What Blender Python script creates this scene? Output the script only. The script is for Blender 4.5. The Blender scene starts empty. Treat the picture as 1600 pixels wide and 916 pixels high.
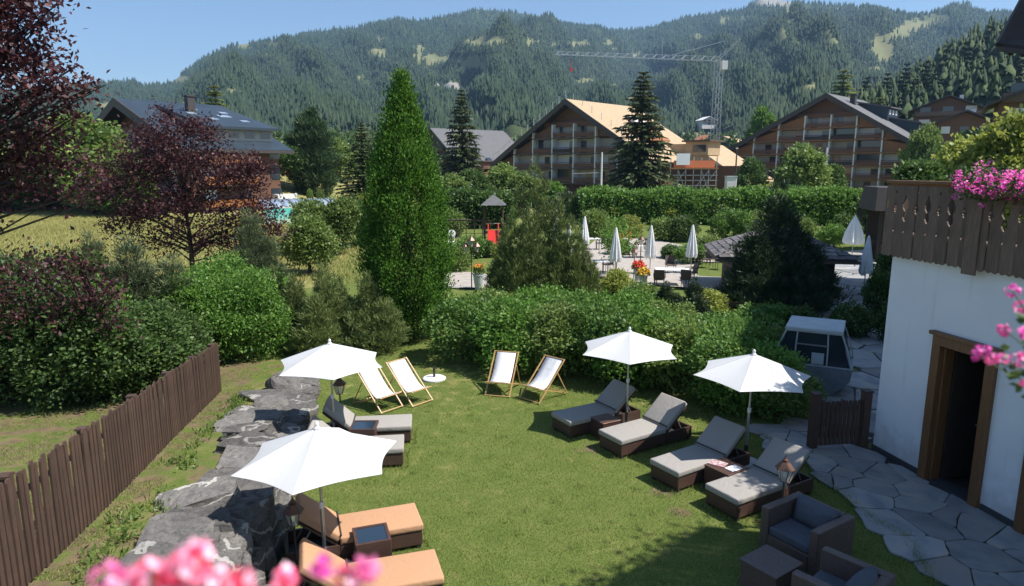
import bpy, bmesh, math, random
import numpy as np
from mathutils import Vector, Matrix, noise
R = math.radians
random.seed(7)
scene = bpy.context.scene
C = scene.collection

# ------------------------------------------------------------------ camera, sky, sun, exposure
EYE = 5.2; FPX = 1050.0; PITCH = R(10.57)
cam_d = bpy.data.cameras.new("camera"); cam = bpy.data.objects.new("camera", cam_d); C.objects.link(cam)
cam.location = (0, 0, EYE); cam.rotation_euler = (R(90) - PITCH, 0, 0)
cam_d.sensor_width = 36; cam_d.lens = 36 * FPX / 1600
cam_d.clip_start = 0.05; cam_d.clip_end = 9000
cam_d.dof.use_dof = True; cam_d.dof.focus_distance = 15; cam_d.dof.aperture_fstop = 2.6
scene.camera = cam
SUN_EL = R(56); SUN_AZ = R(-12)            # azimuth measured from +X towards +Y
world = bpy.data.worlds.new("World"); scene.world = world; world.use_nodes = True
nt = world.node_tree; bg = nt.nodes["Background"]
sky = nt.nodes.new("ShaderNodeTexSky"); sky.sky_type = 'NISHITA'; sky.sun_disc = False
sky.sun_elevation = SUN_EL; sky.sun_rotation = R(90) - SUN_AZ
sky.altitude = 300; sky.air_density = 1.0; sky.dust_density = 0.5; sky.ozone_density = 4.0
nt.links.new(sky.outputs[0], bg.inputs[0]); bg.inputs[1].default_value = 0.101
sun_d = bpy.data.lights.new("sun", 'SUN'); sun_d.energy = 5.0; sun_d.angle = R(0.5); sun_d.color = (1.0, 0.955, 0.89)
sun = bpy.data.objects.new("sun", sun_d); C.objects.link(sun)
sdir = Vector((math.cos(SUN_EL) * math.cos(SUN_AZ), math.cos(SUN_EL) * math.sin(SUN_AZ), math.sin(SUN_EL)))
sun.rotation_euler = sdir.to_track_quat('Z', 'Y').to_euler(); sun.location = (30, -10, 60)
scene.view_settings.view_transform = 'Standard'; scene.view_settings.look = 'None'
scene.view_settings.exposure = 0.62; scene.view_settings.gamma = 1.0; scene.view_settings.use_curve_mapping = False
scene.cycles.max_bounces = 6; scene.cycles.diffuse_bounces = 3; scene.cycles.transparent_max_bounces = 8
scene.cycles.transmission_bounces = 4; scene.cycles.volume_bounces = 0; scene.cycles.use_denoising = True

# ------------------------------------------------------------------ measuring helpers (photo pixel -> place)
cp, sp = math.cos(PITCH), math.sin(PITCH)
def ray(u, v):
    r = (u - 800) / FPX; w = -(v - 458) / FPX
    return r, cp + w * sp, -sp + w * cp
def G(u, v, z=0.0):
    d = ray(u, v); t = (z - EYE) / d[2]; return Vector((d[0] * t, d[1] * t, z))
def A(u, v, Y):
    d = ray(u, v); t = Y / d[1]; return Vector((d[0] * t, Y, EYE + d[2] * t))

# ------------------------------------------------------------------ materials
def lin(c):
    return tuple((x / 255 / 12.92) if x / 255 <= 0.04045 else ((x / 255 + 0.055) / 1.055) ** 2.4 for x in c)
def newmat(name):
    m = bpy.data.materials.new(name); m.use_nodes = True
    n = m.node_tree; return m, n, n.nodes["Principled BSDF"]
def nd(n, t, **k):
    x = n.nodes.new(t)
    for a, b in k.items(): setattr(x, a, b)
    return x
def ramp(n, fac, stops):
    r = nd(n, "ShaderNodeValToRGB"); e = r.color_ramp.elements
    while len(e) < len(stops): e.new(0.5)
    for el, (p, c) in zip(e, stops): el.position = p; el.color = (*c[:3], 1)
    n.links.new(fac, r.inputs[0]); return r.outputs[0]
def mat(name, c1, c2=None, rough=0.6, scale=8, bump=0.0, bscale=40, metal=0.0, stretch=None, spec=0.5, detail=4, coords='Object', dist=0.02, rnd=0.0):
    m, n, b = newmat(name); b.inputs["Roughness"].default_value = rough; b.inputs["Metallic"].default_value = metal
    b.inputs["Specular IOR Level"].default_value = spec
    b.inputs["Base Color"].default_value = (*c1, 1)
    tc = nd(n, "ShaderNodeTexCoord"); src = tc.outputs[coords]
    if stretch:
        mp = nd(n, "ShaderNodeMapping"); mp.inputs[3].default_value = stretch; n.links.new(src, mp.inputs[0]); src = mp.outputs[0]
    if c2:
        t = nd(n, "ShaderNodeTexNoise"); t.inputs["Scale"].default_value = scale; t.inputs["Detail"].default_value = detail
        n.links.new(src, t.inputs["Vector"])
        col = ramp(n, t.outputs[0], [(0.32, c1), (0.68, c2)])
        if rnd:
            oi = nd(n, "ShaderNodeObjectInfo"); hs = nd(n, "ShaderNodeHueSaturation")
            mr = nd(n, "ShaderNodeMapRange"); mr.inputs[3].default_value = 1 - rnd; mr.inputs[4].default_value = 1 + rnd
            n.links.new(oi.outputs["Random"], mr.inputs[0]); n.links.new(mr.outputs[0], hs.inputs["Value"]); n.links.new(col, hs.inputs["Color"]); col = hs.outputs[0]
        n.links.new(col, b.inputs["Base Color"])
    if bump:
        t2 = nd(n, "ShaderNodeTexNoise"); t2.inputs["Scale"].default_value = bscale; t2.inputs["Detail"].default_value = 5
        n.links.new(src, t2.inputs["Vector"]); bp = nd(n, "ShaderNodeBump"); bp.inputs[0].default_value = bump; bp.inputs[1].default_value = dist
        n.links.new(t2.outputs[0], bp.inputs["Height"]); n.links.new(bp.outputs[0], b.inputs["Normal"])
    return m
def creased(m, amt=.02):
    n = m.node_tree; b = n.nodes["Principled BSDF"]; old = b.inputs["Normal"].links[0].from_node
    tc = nd(n, "ShaderNodeTexCoord"); oi = nd(n, "ShaderNodeObjectInfo"); ad = nd(n, "ShaderNodeVectorMath", operation='MULTIPLY_ADD'); n.links.new(oi.outputs["Random"], ad.inputs[0]); ad.inputs[1].default_value = (9, 5, 3); n.links.new(tc.outputs["Object"], ad.inputs[2])
    t = nd(n, "ShaderNodeTexNoise"); t.inputs["Scale"].default_value = 4.5; t.inputs["Detail"].default_value = 3; t.inputs["Distortion"].default_value = 1.5; n.links.new(ad.outputs[0], t.inputs["Vector"])
    bp = nd(n, "ShaderNodeBump"); bp.inputs[0].default_value = .9; bp.inputs[1].default_value = amt; n.links.new(t.outputs[0], bp.inputs["Height"]); n.links.new(bp.outputs[0], old.inputs["Normal"]); return m
def foliage(name, cols, trans=0.3, rough=0.5, spec=0.35):
    m, n, b = newmat(name)
    g = nd(n, "ShaderNodeNewGeometry")
    k = len(cols); col = ramp(n, g.outputs["Random Per Island"], [(i / (k - 1), c) for i, c in enumerate(cols)])
    oi = nd(n, "ShaderNodeObjectInfo"); hs = nd(n, "ShaderNodeHueSaturation")
    mr = nd(n, "ShaderNodeMapRange"); mr.inputs[3].default_value = 0.95; mr.inputs[4].default_value = 1.32
    n.links.new(oi.outputs["Random"], mr.inputs[0]); n.links.new(mr.outputs[0], hs.inputs["Value"]); n.links.new(col, hs.inputs["Color"]); col = hs.outputs[0]
    n.links.new(col, b.inputs["Base Color"]); b.inputs["Roughness"].default_value = rough; b.inputs["Specular IOR Level"].default_value = spec
    if trans > 0:
        tr = nd(n, "ShaderNodeBsdfTranslucent"); mx = nd(n, "ShaderNodeMixShader"); mx.inputs[0].default_value = trans
        h2 = nd(n, "ShaderNodeHueSaturation"); h2.inputs["Hue"].default_value = 0.485; h2.inputs["Value"].default_value = 1.75
        n.links.new(col, h2.inputs["Color"]); n.links.new(h2.outputs[0], tr.inputs[0])
        n.links.new(b.outputs[0], mx.inputs[1]); n.links.new(tr.outputs[0], mx.inputs[2])
        n.links.new(mx.outputs[0], n.nodes["Material Output"].inputs[0])
    return m
def wicker(name, c1, c2):
    m, n, b = newmat(name); b.inputs["Roughness"].default_value = 0.5
    tc = nd(n, "ShaderNodeTexCoord"); w = nd(n, "ShaderNodeTexBrick"); w.inputs["Scale"].default_value = 22
    w.inputs["Color1"].default_value = (*c1, 1); w.inputs["Color2"].default_value = (*c2, 1); w.inputs["Mortar"].default_value = (c1[0] * .25, c1[1] * .25, c1[2] * .25, 1)
    w.inputs["Mortar Size"].default_value = 0.035; w.inputs["Brick Width"].default_value = .6; w.inputs["Row Height"].default_value = .33
    # box mapping from object coordinates
    sx = nd(n, "ShaderNodeSeparateXYZ"); n.links.new(tc.outputs["Object"], sx.inputs[0])
    ad = nd(n, "ShaderNodeMath", operation='ADD'); n.links.new(sx.outputs[0], ad.inputs[0]); n.links.new(sx.outputs[1], ad.inputs[1])
    az = nd(n, "ShaderNodeMath", operation='MULTIPLY_ADD'); n.links.new(sx.outputs[1], az.inputs[0]); az.inputs[1].default_value = .7; n.links.new(sx.outputs[2], az.inputs[2])
    cb = nd(n, "ShaderNodeCombineXYZ"); n.links.new(ad.outputs[0], cb.inputs[0]); n.links.new(az.outputs[0], cb.inputs[1])
    n.links.new(cb.outputs[0], w.inputs[0]); n.links.new(w.outputs[0], b.inputs["Base Color"])
    bp = nd(n, "ShaderNodeBump"); bp.inputs[0].default_value = .8; bp.inputs[1].default_value = .01; bp.invert = True
    n.links.new(w.outputs[1], bp.inputs["Height"]); n.links.new(bp.outputs[0], b.inputs["Normal"])
    return m

# ------------------------------------------------------------------ object helpers
def tag(o, label=None, cat=None, group=None, kind=None):
    if label: o["label"] = label
    if cat: o["category"] = cat
    if group: o["group"] = group
    if kind: o["kind"] = kind
    return o
def thing(name, label, cat, loc=(0, 0, 0), rz=0.0, group=None):
    o = bpy.data.objects.new(name, None); C.objects.link(o); o.location = loc; o.rotation_euler = (0, 0, rz); o.empty_display_size = .2
    return tag(o, label, cat, group)
def link(name, me, parent=None, loc=None, rot=None, scale=None):
    o = bpy.data.objects.new(name, me); C.objects.link(o)
    if parent: o.parent = parent
    if loc is not None: o.location = loc
    if rot is not None: o.rotation_euler = rot
    if scale is not None: o.scale = scale
    return o
def copy_tree(o, parent=None):
    c = o.copy(); C.objects.link(c); c.parent = parent
    for ch in list(o.children): copy_tree(ch, c)
    return c
class MB:
    def __init__(s): s.v = []; s.f = []
    def add(s, vs, fs):
        k = len(s.v); s.v += [tuple(v) for v in vs]; s.f += [tuple(i + k for i in f) for f in fs]; return s
    def box(s, c, d, rot=None):
        h = [x / 2 for x in d]; vs = [Vector((a * h[0], b * h[1], e * h[2])) for e in (-1, 1) for a, b in ((-1, -1), (1, -1), (1, 1), (-1, 1))]
        if rot is not None:
            M = rot if isinstance(rot, Matrix) else (Matrix.Rotation(rot[2], 3, 'Z') @ Matrix.Rotation(rot[1], 3, 'Y') @ Matrix.Rotation(rot[0], 3, 'X'))
            vs = [M @ v for v in vs]
        c = Vector(c)
        return s.add([v + c for v in vs], [(3, 2, 1, 0), (4, 5, 6, 7), (0, 1, 5, 4), (1, 2, 6, 5), (2, 3, 7, 6), (3, 0, 4, 7)])
    def tube(s, pts, rad, n=8, cap=True):
        pts = [Vector(p) for p in pts]; rs = rad if isinstance(rad, (list, tuple)) else [rad] * len(pts)
        k = len(s.v); u = None
        for i, p in enumerate(pts):
            d = (pts[min(i + 1, len(pts) - 1)] - pts[max(i - 1, 0)]).normalized()
            if u is None: u = d.orthogonal().normalized()
            u = (u - d * u.dot(d)); u = u.normalized() if u.length > 1e-6 else d.orthogonal().normalized()
            w = d.cross(u)
            for j in range(n):
                a = 2 * math.pi * j / n; s.v.append(tuple(p + (u * math.cos(a) + w * math.sin(a)) * rs[i]))
        for i in range(len(pts) - 1):
            for j in range(n):
                a, b = k + i * n + j, k + i * n + (j + 1) % n; s.f.append((a, b, b + n, a + n))
        if cap:
            s.f.append(tuple(k + j for j in reversed(range(n)))); e = k + (len(pts) - 1) * n; s.f.append(tuple(e + j for j in range(n)))
        return s
    def lathe(s, prof, n=16, c=(0, 0, 0)):
        k = len(s.v)
        for r, z in prof:
            for j in range(n):
                a = 2 * math.pi * j / n; s.v.append((c[0] + r * math.cos(a), c[1] + r * math.sin(a), c[2] + z))
        for i in range(len(prof) - 1):
            for j in range(n):
                a, b = k + i * n + j, k + i * n + (j + 1) % n; s.f.append((a, b, b + n, a + n))
        s.f.append(tuple(k + j for j in reversed(range(n)))); e = k + (len(prof) - 1) * n; s.f.append(tuple(e + j for j in range(n)))
        return s
    def prism(s, poly, fn, t0, t1):
        # poly of (a,b); fn(a,b,t)->xyz
        n = len(poly); vs = [fn(a, b, t0) for a, b in poly] + [fn(a, b, t1) for a, b in poly]
        return s.add(vs, [tuple(reversed(range(n))), tuple(range(n, 2 * n))] + [(i, (i + 1) % n, n + (i + 1) % n, n + i) for i in range(n)])
    def mesh(s, name, m, smooth=False, bevel=0.0, fixn=True, segs=2):
        me = bpy.data.meshes.new(name); me.from_pydata(s.v, [], s.f)
        if m: me.materials.append(m)
        if fixn or bevel:
            bm = bmesh.new(); bm.from_mesh(me)
            if fixn: bmesh.ops.recalc_face_normals(bm, faces=bm.faces[:])
            if bevel: bmesh.ops.bevel(bm, geom=bm.edges[:], offset=bevel, segments=segs, affect='EDGES', profile=.7, clamp_overlap=True)
            bm.to_mesh(me); bm.free()
        if smooth:
            for p in me.polygons: p.use_smooth = True
        return me
    def build(s, name, m, parent=None, **k):
        loc = k.pop('loc', None); rot = k.pop('rot', None)
        return link(name, s.mesh(name, m, **k), parent, loc, rot)
def npmesh(name, V, F, m, smooth=False, attrs=None):
    me = bpy.data.meshes.new(name); V = np.asarray(V, np.float32); F = np.asarray(F, np.int32); nf, k = F.shape
    me.vertices.add(len(V)); me.vertices.foreach_set("co", V.ravel())
    me.loops.add(nf * k); me.loops.foreach_set("vertex_index", F.ravel())
    me.polygons.add(nf); me.polygons.foreach_set("loop_start", np.arange(0, nf * k, k, dtype=np.int32)); me.polygons.foreach_set("loop_total", np.full(nf, k, np.int32))
    if smooth: me.polygons.foreach_set("use_smooth", np.ones(nf, bool))
    if m: me.materials.append(m)
    if attrs:
        for an, av in attrs.items():
            at = me.attributes.new(an, 'FLOAT', 'POINT'); at.data.foreach_set("value", np.asarray(av, np.float32))
    me.update(calc_edges=True); return me
def vnorm(a): return a / np.maximum(np.linalg.norm(a, axis=-1, keepdims=True), 1e-9)
def leafmesh(name, P, U, N, ln, wd, m):
    """rhombic leaves: P base point, U leaf axis, N leaf normal"""
    U = vnorm(U); N = vnorm(N - U * (N * U).sum(1, keepdims=True)); W = np.cross(N, U)
    ln = np.asarray(ln).reshape(-1, 1); wd = np.asarray(wd).reshape(-1, 1)
    v0 = P; v1 = P + U * ln * .5 + W * wd * .5 + N * wd * .15; v2 = P + U * ln; v3 = P + U * ln * .5 - W * wd * .5 + N * wd * .15
    V = np.stack([v0, v1, v2, v3], 1).reshape(-1, 3); F = np.arange(len(V)).reshape(-1, 4)
    return npmesh(name, V, F, m)
def stuff(o): o["kind"] = "stuff"; return o
def blobclumps(blobs, k, rng, inner=.6, lump=.12, flat_bottom=None):
    cs = np.array([b[0] for b in blobs], float); rs = np.array([b[1] if hasattr(b[1], '__len__') else (b[1],) * 3 for b in blobs], float)
    pr = (rs.prod(1)) ** (2 / 3); pr /= pr.sum()
    P = []; D = []
    while sum(len(p) for p in P) < k:
        i = rng.choice(len(blobs), size=k, p=pr); d = vnorm(rng.normal(size=(k, 3)))
        d[:, 2] = np.where(rng.random(k) < .6, np.abs(d[:, 2]), d[:, 2])
        f = inner + (1 - inner) * rng.random(k) ** .5
        f = f * (1 + lump * np.sin(d[:, 0] * 7 + i * 1.7) * np.sin(d[:, 1] * 6 + i) + lump * np.sin(d[:, 2] * 9 + i * 2.3) + lump * .6 * rng.normal(size=k))
        p = cs[i] + d * rs[i] * f[:, None]
        q = (p[:, None, :] - cs[None]) / rs[None]; r = np.sqrt((q ** 2).sum(2)); r[np.arange(k), i] = 9
        ok = r.min(1) > inner * .95 if len(blobs) > 1 else np.ones(k, bool)
        if flat_bottom is not None: ok &= p[:, 2] > flat_bottom
        P.append(p[ok]); D.append(vnorm(d / rs[i])[ok])
    return np.concatenate(P)[:k], np.concatenate(D)[:k]
def clump_leaves(Pc, Dc, per, spread, ln, asp, rng, up=.35, droop=0.0, jit=.8):
    P = np.repeat(Pc, per, 0); D = np.repeat(Dc, per, 0); n = len(P)
    P = P + D * (rng.random((n, 1)) - .3) * spread + rng.normal(size=(n, 3)) * spread * .35
    U = vnorm(D * .7 + rng.normal(size=(n, 3)) * jit * .7 + np.array([0, 0, -droop]))
    N = vnorm(D * .6 + np.array([0, 0, up]) + rng.normal(size=(n, 3)) * .6)
    s = ln * (.7 + .6 * rng.random(n)); return P, U, N, s, s * asp
def needle_tufts(Pc, Dc, per, ln, wd, rng, cone=.8):
    P = np.repeat(Pc, per, 0); D = np.repeat(Dc, per, 0); n = len(P)
    U = vnorm(D + rng.normal(size=(n, 3)) * cone * .6); P = P + rng.normal(size=(n, 3)) * ln * .15
    N = rng.normal(size=(n, 3)); s = ln * (.7 + .6 * rng.random(n)); return P, U, N, s, np.full(n, wd)
def smoothstep(a, b, x):
    t = np.clip((x - a) / (b - a), 0, 1); return t * t * (3 - 2 * t)
def vnoise(x, y, s, seed=0):
    """cheap smooth 2-d noise from summed sines"""
    x = np.asarray(x, float) / s; y = np.asarray(y, float) / s; r = 0
    rg = np.random.default_rng(seed)
    for k in range(6):
        a = rg.random() * 6.28; f = .7 + rg.random() * 1.6; r = r + np.sin((x * math.cos(a) + y * math.sin(a)) * f * 3 + rg.random() * 6.28)
    return r / 6

# ------------------------------------------------------------------ material library
M = {}
M['white_cloth'] = mat("white_canopy_cloth", (.82, .82, .80), (.78, .78, .77), rough=.85, scale=3, bump=.15, bscale=300, dist=.003)
mm, n, b = newmat("white_parasol_cloth"); b.inputs["Base Color"].default_value = (.70, .70, .69, 1); b.inputs["Roughness"].default_value = .85
tr = nd(n, "ShaderNodeBsdfTranslucent"); tr.inputs[0].default_value = (.6, .6, .58, 1); mx = nd(n, "ShaderNodeMixShader"); mx.inputs[0].default_value = .15
n.links.new(b.outputs[0], mx.inputs[1]); n.links.new(tr.outputs[0], mx.inputs[2]); n.links.new(mx.outputs[0], n.nodes["Material Output"].inputs[0]); M['parasol'] = mm
M['seam'] = mat('parasol_seam', (.52, .52, .51), rough=.9)
M['metal'] = mat("brushed_aluminium", (.55, .55, .54), (.45, .45, .44), rough=.35, scale=30, metal=.7)
M['dull_alu'] = mat('dull_aluminium', (.26, .28, .30), (.20, .215, .23), rough=.5, scale=12, metal=.3)
M['dark_metal'] = mat("dark_wrought_metal", (.03, .028, .026), (.05, .045, .04), rough=.5, scale=30)
M['copper'] = mat("aged_copper_brown", (.16, .085, .06), (.10, .055, .04), rough=.45, scale=25, metal=.4)
M['grey_fabric'] = mat("oat_grey_fabric", (.36, .335, .305), (.295, .275, .25), rough=.95, scale=180, bump=.4, bscale=420, dist=.004, stretch=(1, 3, 1))
M['orange_fabric'] = mat("apricot_fabric", (.52, .295, .165), (.46, .25, .135), rough=.95, scale=160, bump=.4, bscale=380, dist=.004, stretch=(1, 3, 1))
creased(M['grey_fabric'], .013); creased(M['orange_fabric'], .013)
M['slate_fabric'] = mat("slate_blue_fabric", (.09, .10, .12), (.07, .08, .10), rough=.9, scale=120, bump=.3, bscale=300, dist=.004)
M['wicker'] = wicker("brown_wicker", (.12, .062, .045), (.085, .045, .034))
M['wicker_grey'] = wicker("grey_brown_wicker", (.18, .125, .105), (.13, .095, .08))
M['glass_top'] = mat("tinted_table_glass", (.02, .035, .055), rough=.08, spec=.8)
M['wood_light'] = mat("varnished_beech", (.52, .33, .14), (.42, .25, .10), rough=.45, scale=12, stretch=(1, 1, .1), bump=.1)
M['sling'] = mat("white_canvas_sling", (.74, .74, .75), (.68, .68, .70), rough=.9, scale=40, bump=.3, bscale=300, dist=.003)
M['fence'] = mat("dark_brown_stained_wood", (.095, .052, .034), (.058, .033, .024), rough=.7, scale=9, stretch=(6, 6, .8), bump=.5, bscale=30, dist=.01, rnd=.22)
M['dark_wood'] = mat("weathered_dark_boards", (.17, .115, .085), (.10, .070, .054), rough=.75, scale=6, stretch=(6, 6, .7), bump=.5, bscale=30, dist=.01, rnd=.2)
M['door_wood'] = mat("warm_brown_door_wood", (.19, .088, .034), (.12, .055, .022), rough=.5, scale=8, stretch=(6, 6, .6), bump=.2, bscale=30, dist=.005)
M['orange_wood'] = mat("sunny_orange_larch", (.40, .155, .045), (.28, .105, .032), rough=.6, scale=6, stretch=(1, 1, 6), bump=.2)
M['tan_wood'] = mat('tan_brown_wood', (.30, .14, .05), (.20, .085, .032), rough=.65, scale=3, stretch=(1, 1, 8), bump=.2)
M['brown_wood'] = mat("chalet_brown_wood", (.16, .074, .040), (.10, .046, .027), rough=.65, scale=3, stretch=(1, 1, 8), bump=.3, bscale=20)
M['black_wood_and_shade'] = mat("black_timber_and_shade", (.028, .020, .016), (.045, .030, .024), rough=.7, scale=4, stretch=(4, 4, 1))  # dark timber, also stands in for the shade inside the doorway
M['render'] = mat("white_lime_render", (.74, .76, .79), (.69, .71, .74), rough=.9, scale=1.6, bump=.25, bscale=60, dist=.01)
def weathered(m):
    n = m.node_tree; b = n.nodes["Principled BSDF"]; src = b.inputs["Base Color"].links[0].from_socket
    g = nd(n, "ShaderNodeNewGeometry"); sx = nd(n, "ShaderNodeSeparateXYZ"); n.links.new(g.outputs["Position"], sx.inputs[0])
    t = nd(n, "ShaderNodeTexNoise"); t.inputs["Scale"].default_value = 5; t.inputs["Detail"].default_value = 8; n.links.new(g.outputs["Position"], t.inputs["Vector"])
    ma = nd(n, "ShaderNodeMath", operation='MULTIPLY_ADD'); n.links.new(t.outputs[0], ma.inputs[0]); ma.inputs[1].default_value = -1.3; n.links.new(sx.outputs[2], ma.inputs[2])
    mr = nd(n, "ShaderNodeMapRange"); mr.inputs[1].default_value = -.55; mr.inputs[2].default_value = .05; mr.inputs[3].default_value = .55; mr.inputs[4].default_value = 0; n.links.new(ma.outputs[0], mr.inputs[0])
    mp = nd(n, "ShaderNodeMapping"); mp.inputs[3].default_value = (3, 3, .25); n.links.new(g.outputs["Position"], mp.inputs[0]); t2 = nd(n, "ShaderNodeTexNoise"); t2.inputs["Scale"].default_value = 2.2; t2.inputs["Detail"].default_value = 6; n.links.new(mp.outputs[0], t2.inputs["Vector"])
    m2 = nd(n, "ShaderNodeMapRange"); m2.inputs[1].default_value = .58; m2.inputs[2].default_value = .80; m2.inputs[4].default_value = .35; n.links.new(t2.outputs[0], m2.inputs[0])
    mxm = nd(n, "ShaderNodeMath", operation='MAXIMUM'); n.links.new(mr.outputs[0], mxm.inputs[0]); n.links.new(m2.outputs[0], mxm.inputs[1])
    mx = nd(n, "ShaderNodeMix", data_type='RGBA'); n.links.new(mxm.outputs[0], mx.inputs[0]); n.links.new(src, mx.inputs[6]); mx.inputs[7].default_value = (.40, .38, .35, 1); n.links.new(mx.outputs[2], b.inputs["Base Color"])
weathered(M['render'])
M['plinth'] = mat("dark_plinth", (.05, .052, .058), (.035, .036, .04), rough=.8, scale=8, bump=.3)
M['white_paint'] = mat("white_painted_concrete", (.72, .71, .69), (.64, .63, .61), rough=.8, scale=.8)
M['slate_roof'] = mat("blue_grey_metal_roof", (.035, .052, .070), (.025, .040, .055), rough=.5, scale=.5, metal=.1)
M['grey_roof'] = mat("grey_slate_roof", (.13, .128, .13), (.09, .09, .093), rough=.7, scale=1.5, bump=.5, bscale=6, stretch=(1, 1, 4))
M['dark_roof'] = mat("dark_roof_edge", (.045, .036, .034), (.06, .05, .046), rough=.65, scale=3)
M['ply'] = mat("fresh_plywood_roof", (.47, .335, .20), (.40, .28, .16), rough=.7, scale=1.2)
M['wood_shingle'] = mat("weathered_shingle", (.12, .085, .06), (.08, .058, .045), rough=.8, scale=3, bump=.5)
M['window'] = mat("window_glass", (.03, .04, .05), rough=.08, spec=.9)
M['curtain'] = mat("pale_curtain", (.50, .46, .40), (.40, .36, .31), rough=.9, scale=5, stretch=(6, 6, .3))
M['bark'] = mat("grey_brown_bark", (.10, .075, .055), (.055, .04, .03), rough=.9, scale=6, stretch=(3, 3, .5), bump=.8, bscale=14, dist=.03)
M['dark_bark'] = mat("dark_bark", (.045, .034, .028), (.03, .022, .018), rough=.9, scale=6, bump=.8, bscale=14, dist=.03)
M['red'] = mat("red_slide_plastic", (.72, .045, .03), rough=.35)
M['teal'] = mat("turquoise_pool_wall", (.07, .50, .44), (.30, .68, .62), rough=.4, scale=1.1)
M['pool_roof'] = mat("translucent_pool_cover", (.24, .30, .38), (.32, .38, .45), rough=.25, scale=1)
M['planter'] = mat("pale_planter", (.50, .53, .54), (.42, .45, .46), rough=.6, scale=3)
M['net'] = mat("orange_safety_net", (.78, .24, .10), (.70, .18, .08), rough=.8, scale=10)
M['paper'] = mat("white_paper", (.82, .82, .84), rough=.7)
M['print'] = mat("printed_magazine_cover", (.30, .08, .10), (.70, .62, .60), rough=.4, scale=18)
M['skin'] = mat("tan_skin", (.48, .26, .18), (.42, .22, .15), rough=.6, scale=8)  # skin tone with slight random mottling
M['hair'] = mat("brown_hair", (.06, .035, .02), rough=.7)
M['leaf_lush'] = foliage("lush_green_leaves", [(.050, .125, .018), (.095, .20, .03), (.15, .26, .05)], .32)
M['leaf_hedge'] = foliage("hedge_leaves", [(.045, .11, .02), (.090, .18, .032), (.15, .25, .055)], .3)
M['leaf_horn'] = foliage("hornbeam_leaves", [(.015, .052, .008), (.052, .13, .014), (.105, .21, .028)], .32, rough=.6, spec=.2)
M['leaf_yellow'] = foliage("yellow_green_leaves", [(.14, .19, .03), (.21, .25, .045), (.30, .32, .09)], .35)
M['leaf_dark'] = foliage("dark_shrub_leaves", [(.028, .062, .014), (.058, .108, .024), (.095, .15, .038)], .25)
M['leaf_mid'] = foliage("garden_shrub_leaves", [(.060, .11, .024), (.12, .185, .042), (.20, .26, .07)], .3)
M['leaf_purple'] = foliage("purple_plum_leaves", [(.024, .010, .014), (.045, .015, .020), (.085, .028, .03), (.12, .05, .045)], .25, rough=.5, spec=.3)
M['needle_olive'] = foliage("olive_pine_needles", [(.060, .095, .026), (.115, .155, .045), (.20, .225, .08)], .12)
M['needle_grey'] = foliage("grey_green_needles", [(.055, .080, .035), (.09, .12, .055), (.14, .165, .08)], .15)
M['needle_dark'] = foliage("dark_pine_needles", [(.014, .032, .014), (.028, .052, .022), (.045, .075, .03)], .1)
M['spruce'] = foliage("spruce_sprays", [(.028, .045, .016), (.055, .075, .024), (.095, .105, .04)], .08)
M['pine_blue'] = foliage("blue_green_pine", [(.030, .062, .026), (.055, .100, .038), (.085, .13, .05)], .1)
M['larch'] = foliage("larch_sprays", [(.10, .14, .03), (.15, .19, .045), (.20, .23, .06)], .2)
M['forest'] = foliage("mountain_spruce_forest", [(.012, .026, .014), (.021, .040, .020), (.038, .058, .028)], 0, rough=.9)
M['forest_near'] = foliage("wooded_slope_conifers", [(.014, .028, .012), (.030, .050, .018), (.060, .085, .028)], 0, rough=.9)
M['pink'] = foliage("pink_geranium_petals", [(.75, .10, .32), (.85, .22, .48), (.90, .45, .62)], .3)
M['magenta'] = foliage("magenta_geranium_petals", [(.62, .05, .34), (.75, .12, .45), (.80, .30, .55)], .3)
M['redpink'] = foliage("red_and_pink_petals", [(.75, .02, .06), (.85, .12, .22), (.90, .45, .58), (.93, .72, .82)], .3)
M['flower_mix'] = foliage("red_and_yellow_blooms", [(.75, .04, .03), (.80, .08, .03), (.85, .50, .03), (.88, .62, .04)], .2)
M['stem'] = mat("green_stem", (.07, .11, .03), (.10, .13, .04), rough=.6, scale=20)

creased(M['slate_fabric'], .03); creased(M['sling'], .012)
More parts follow.
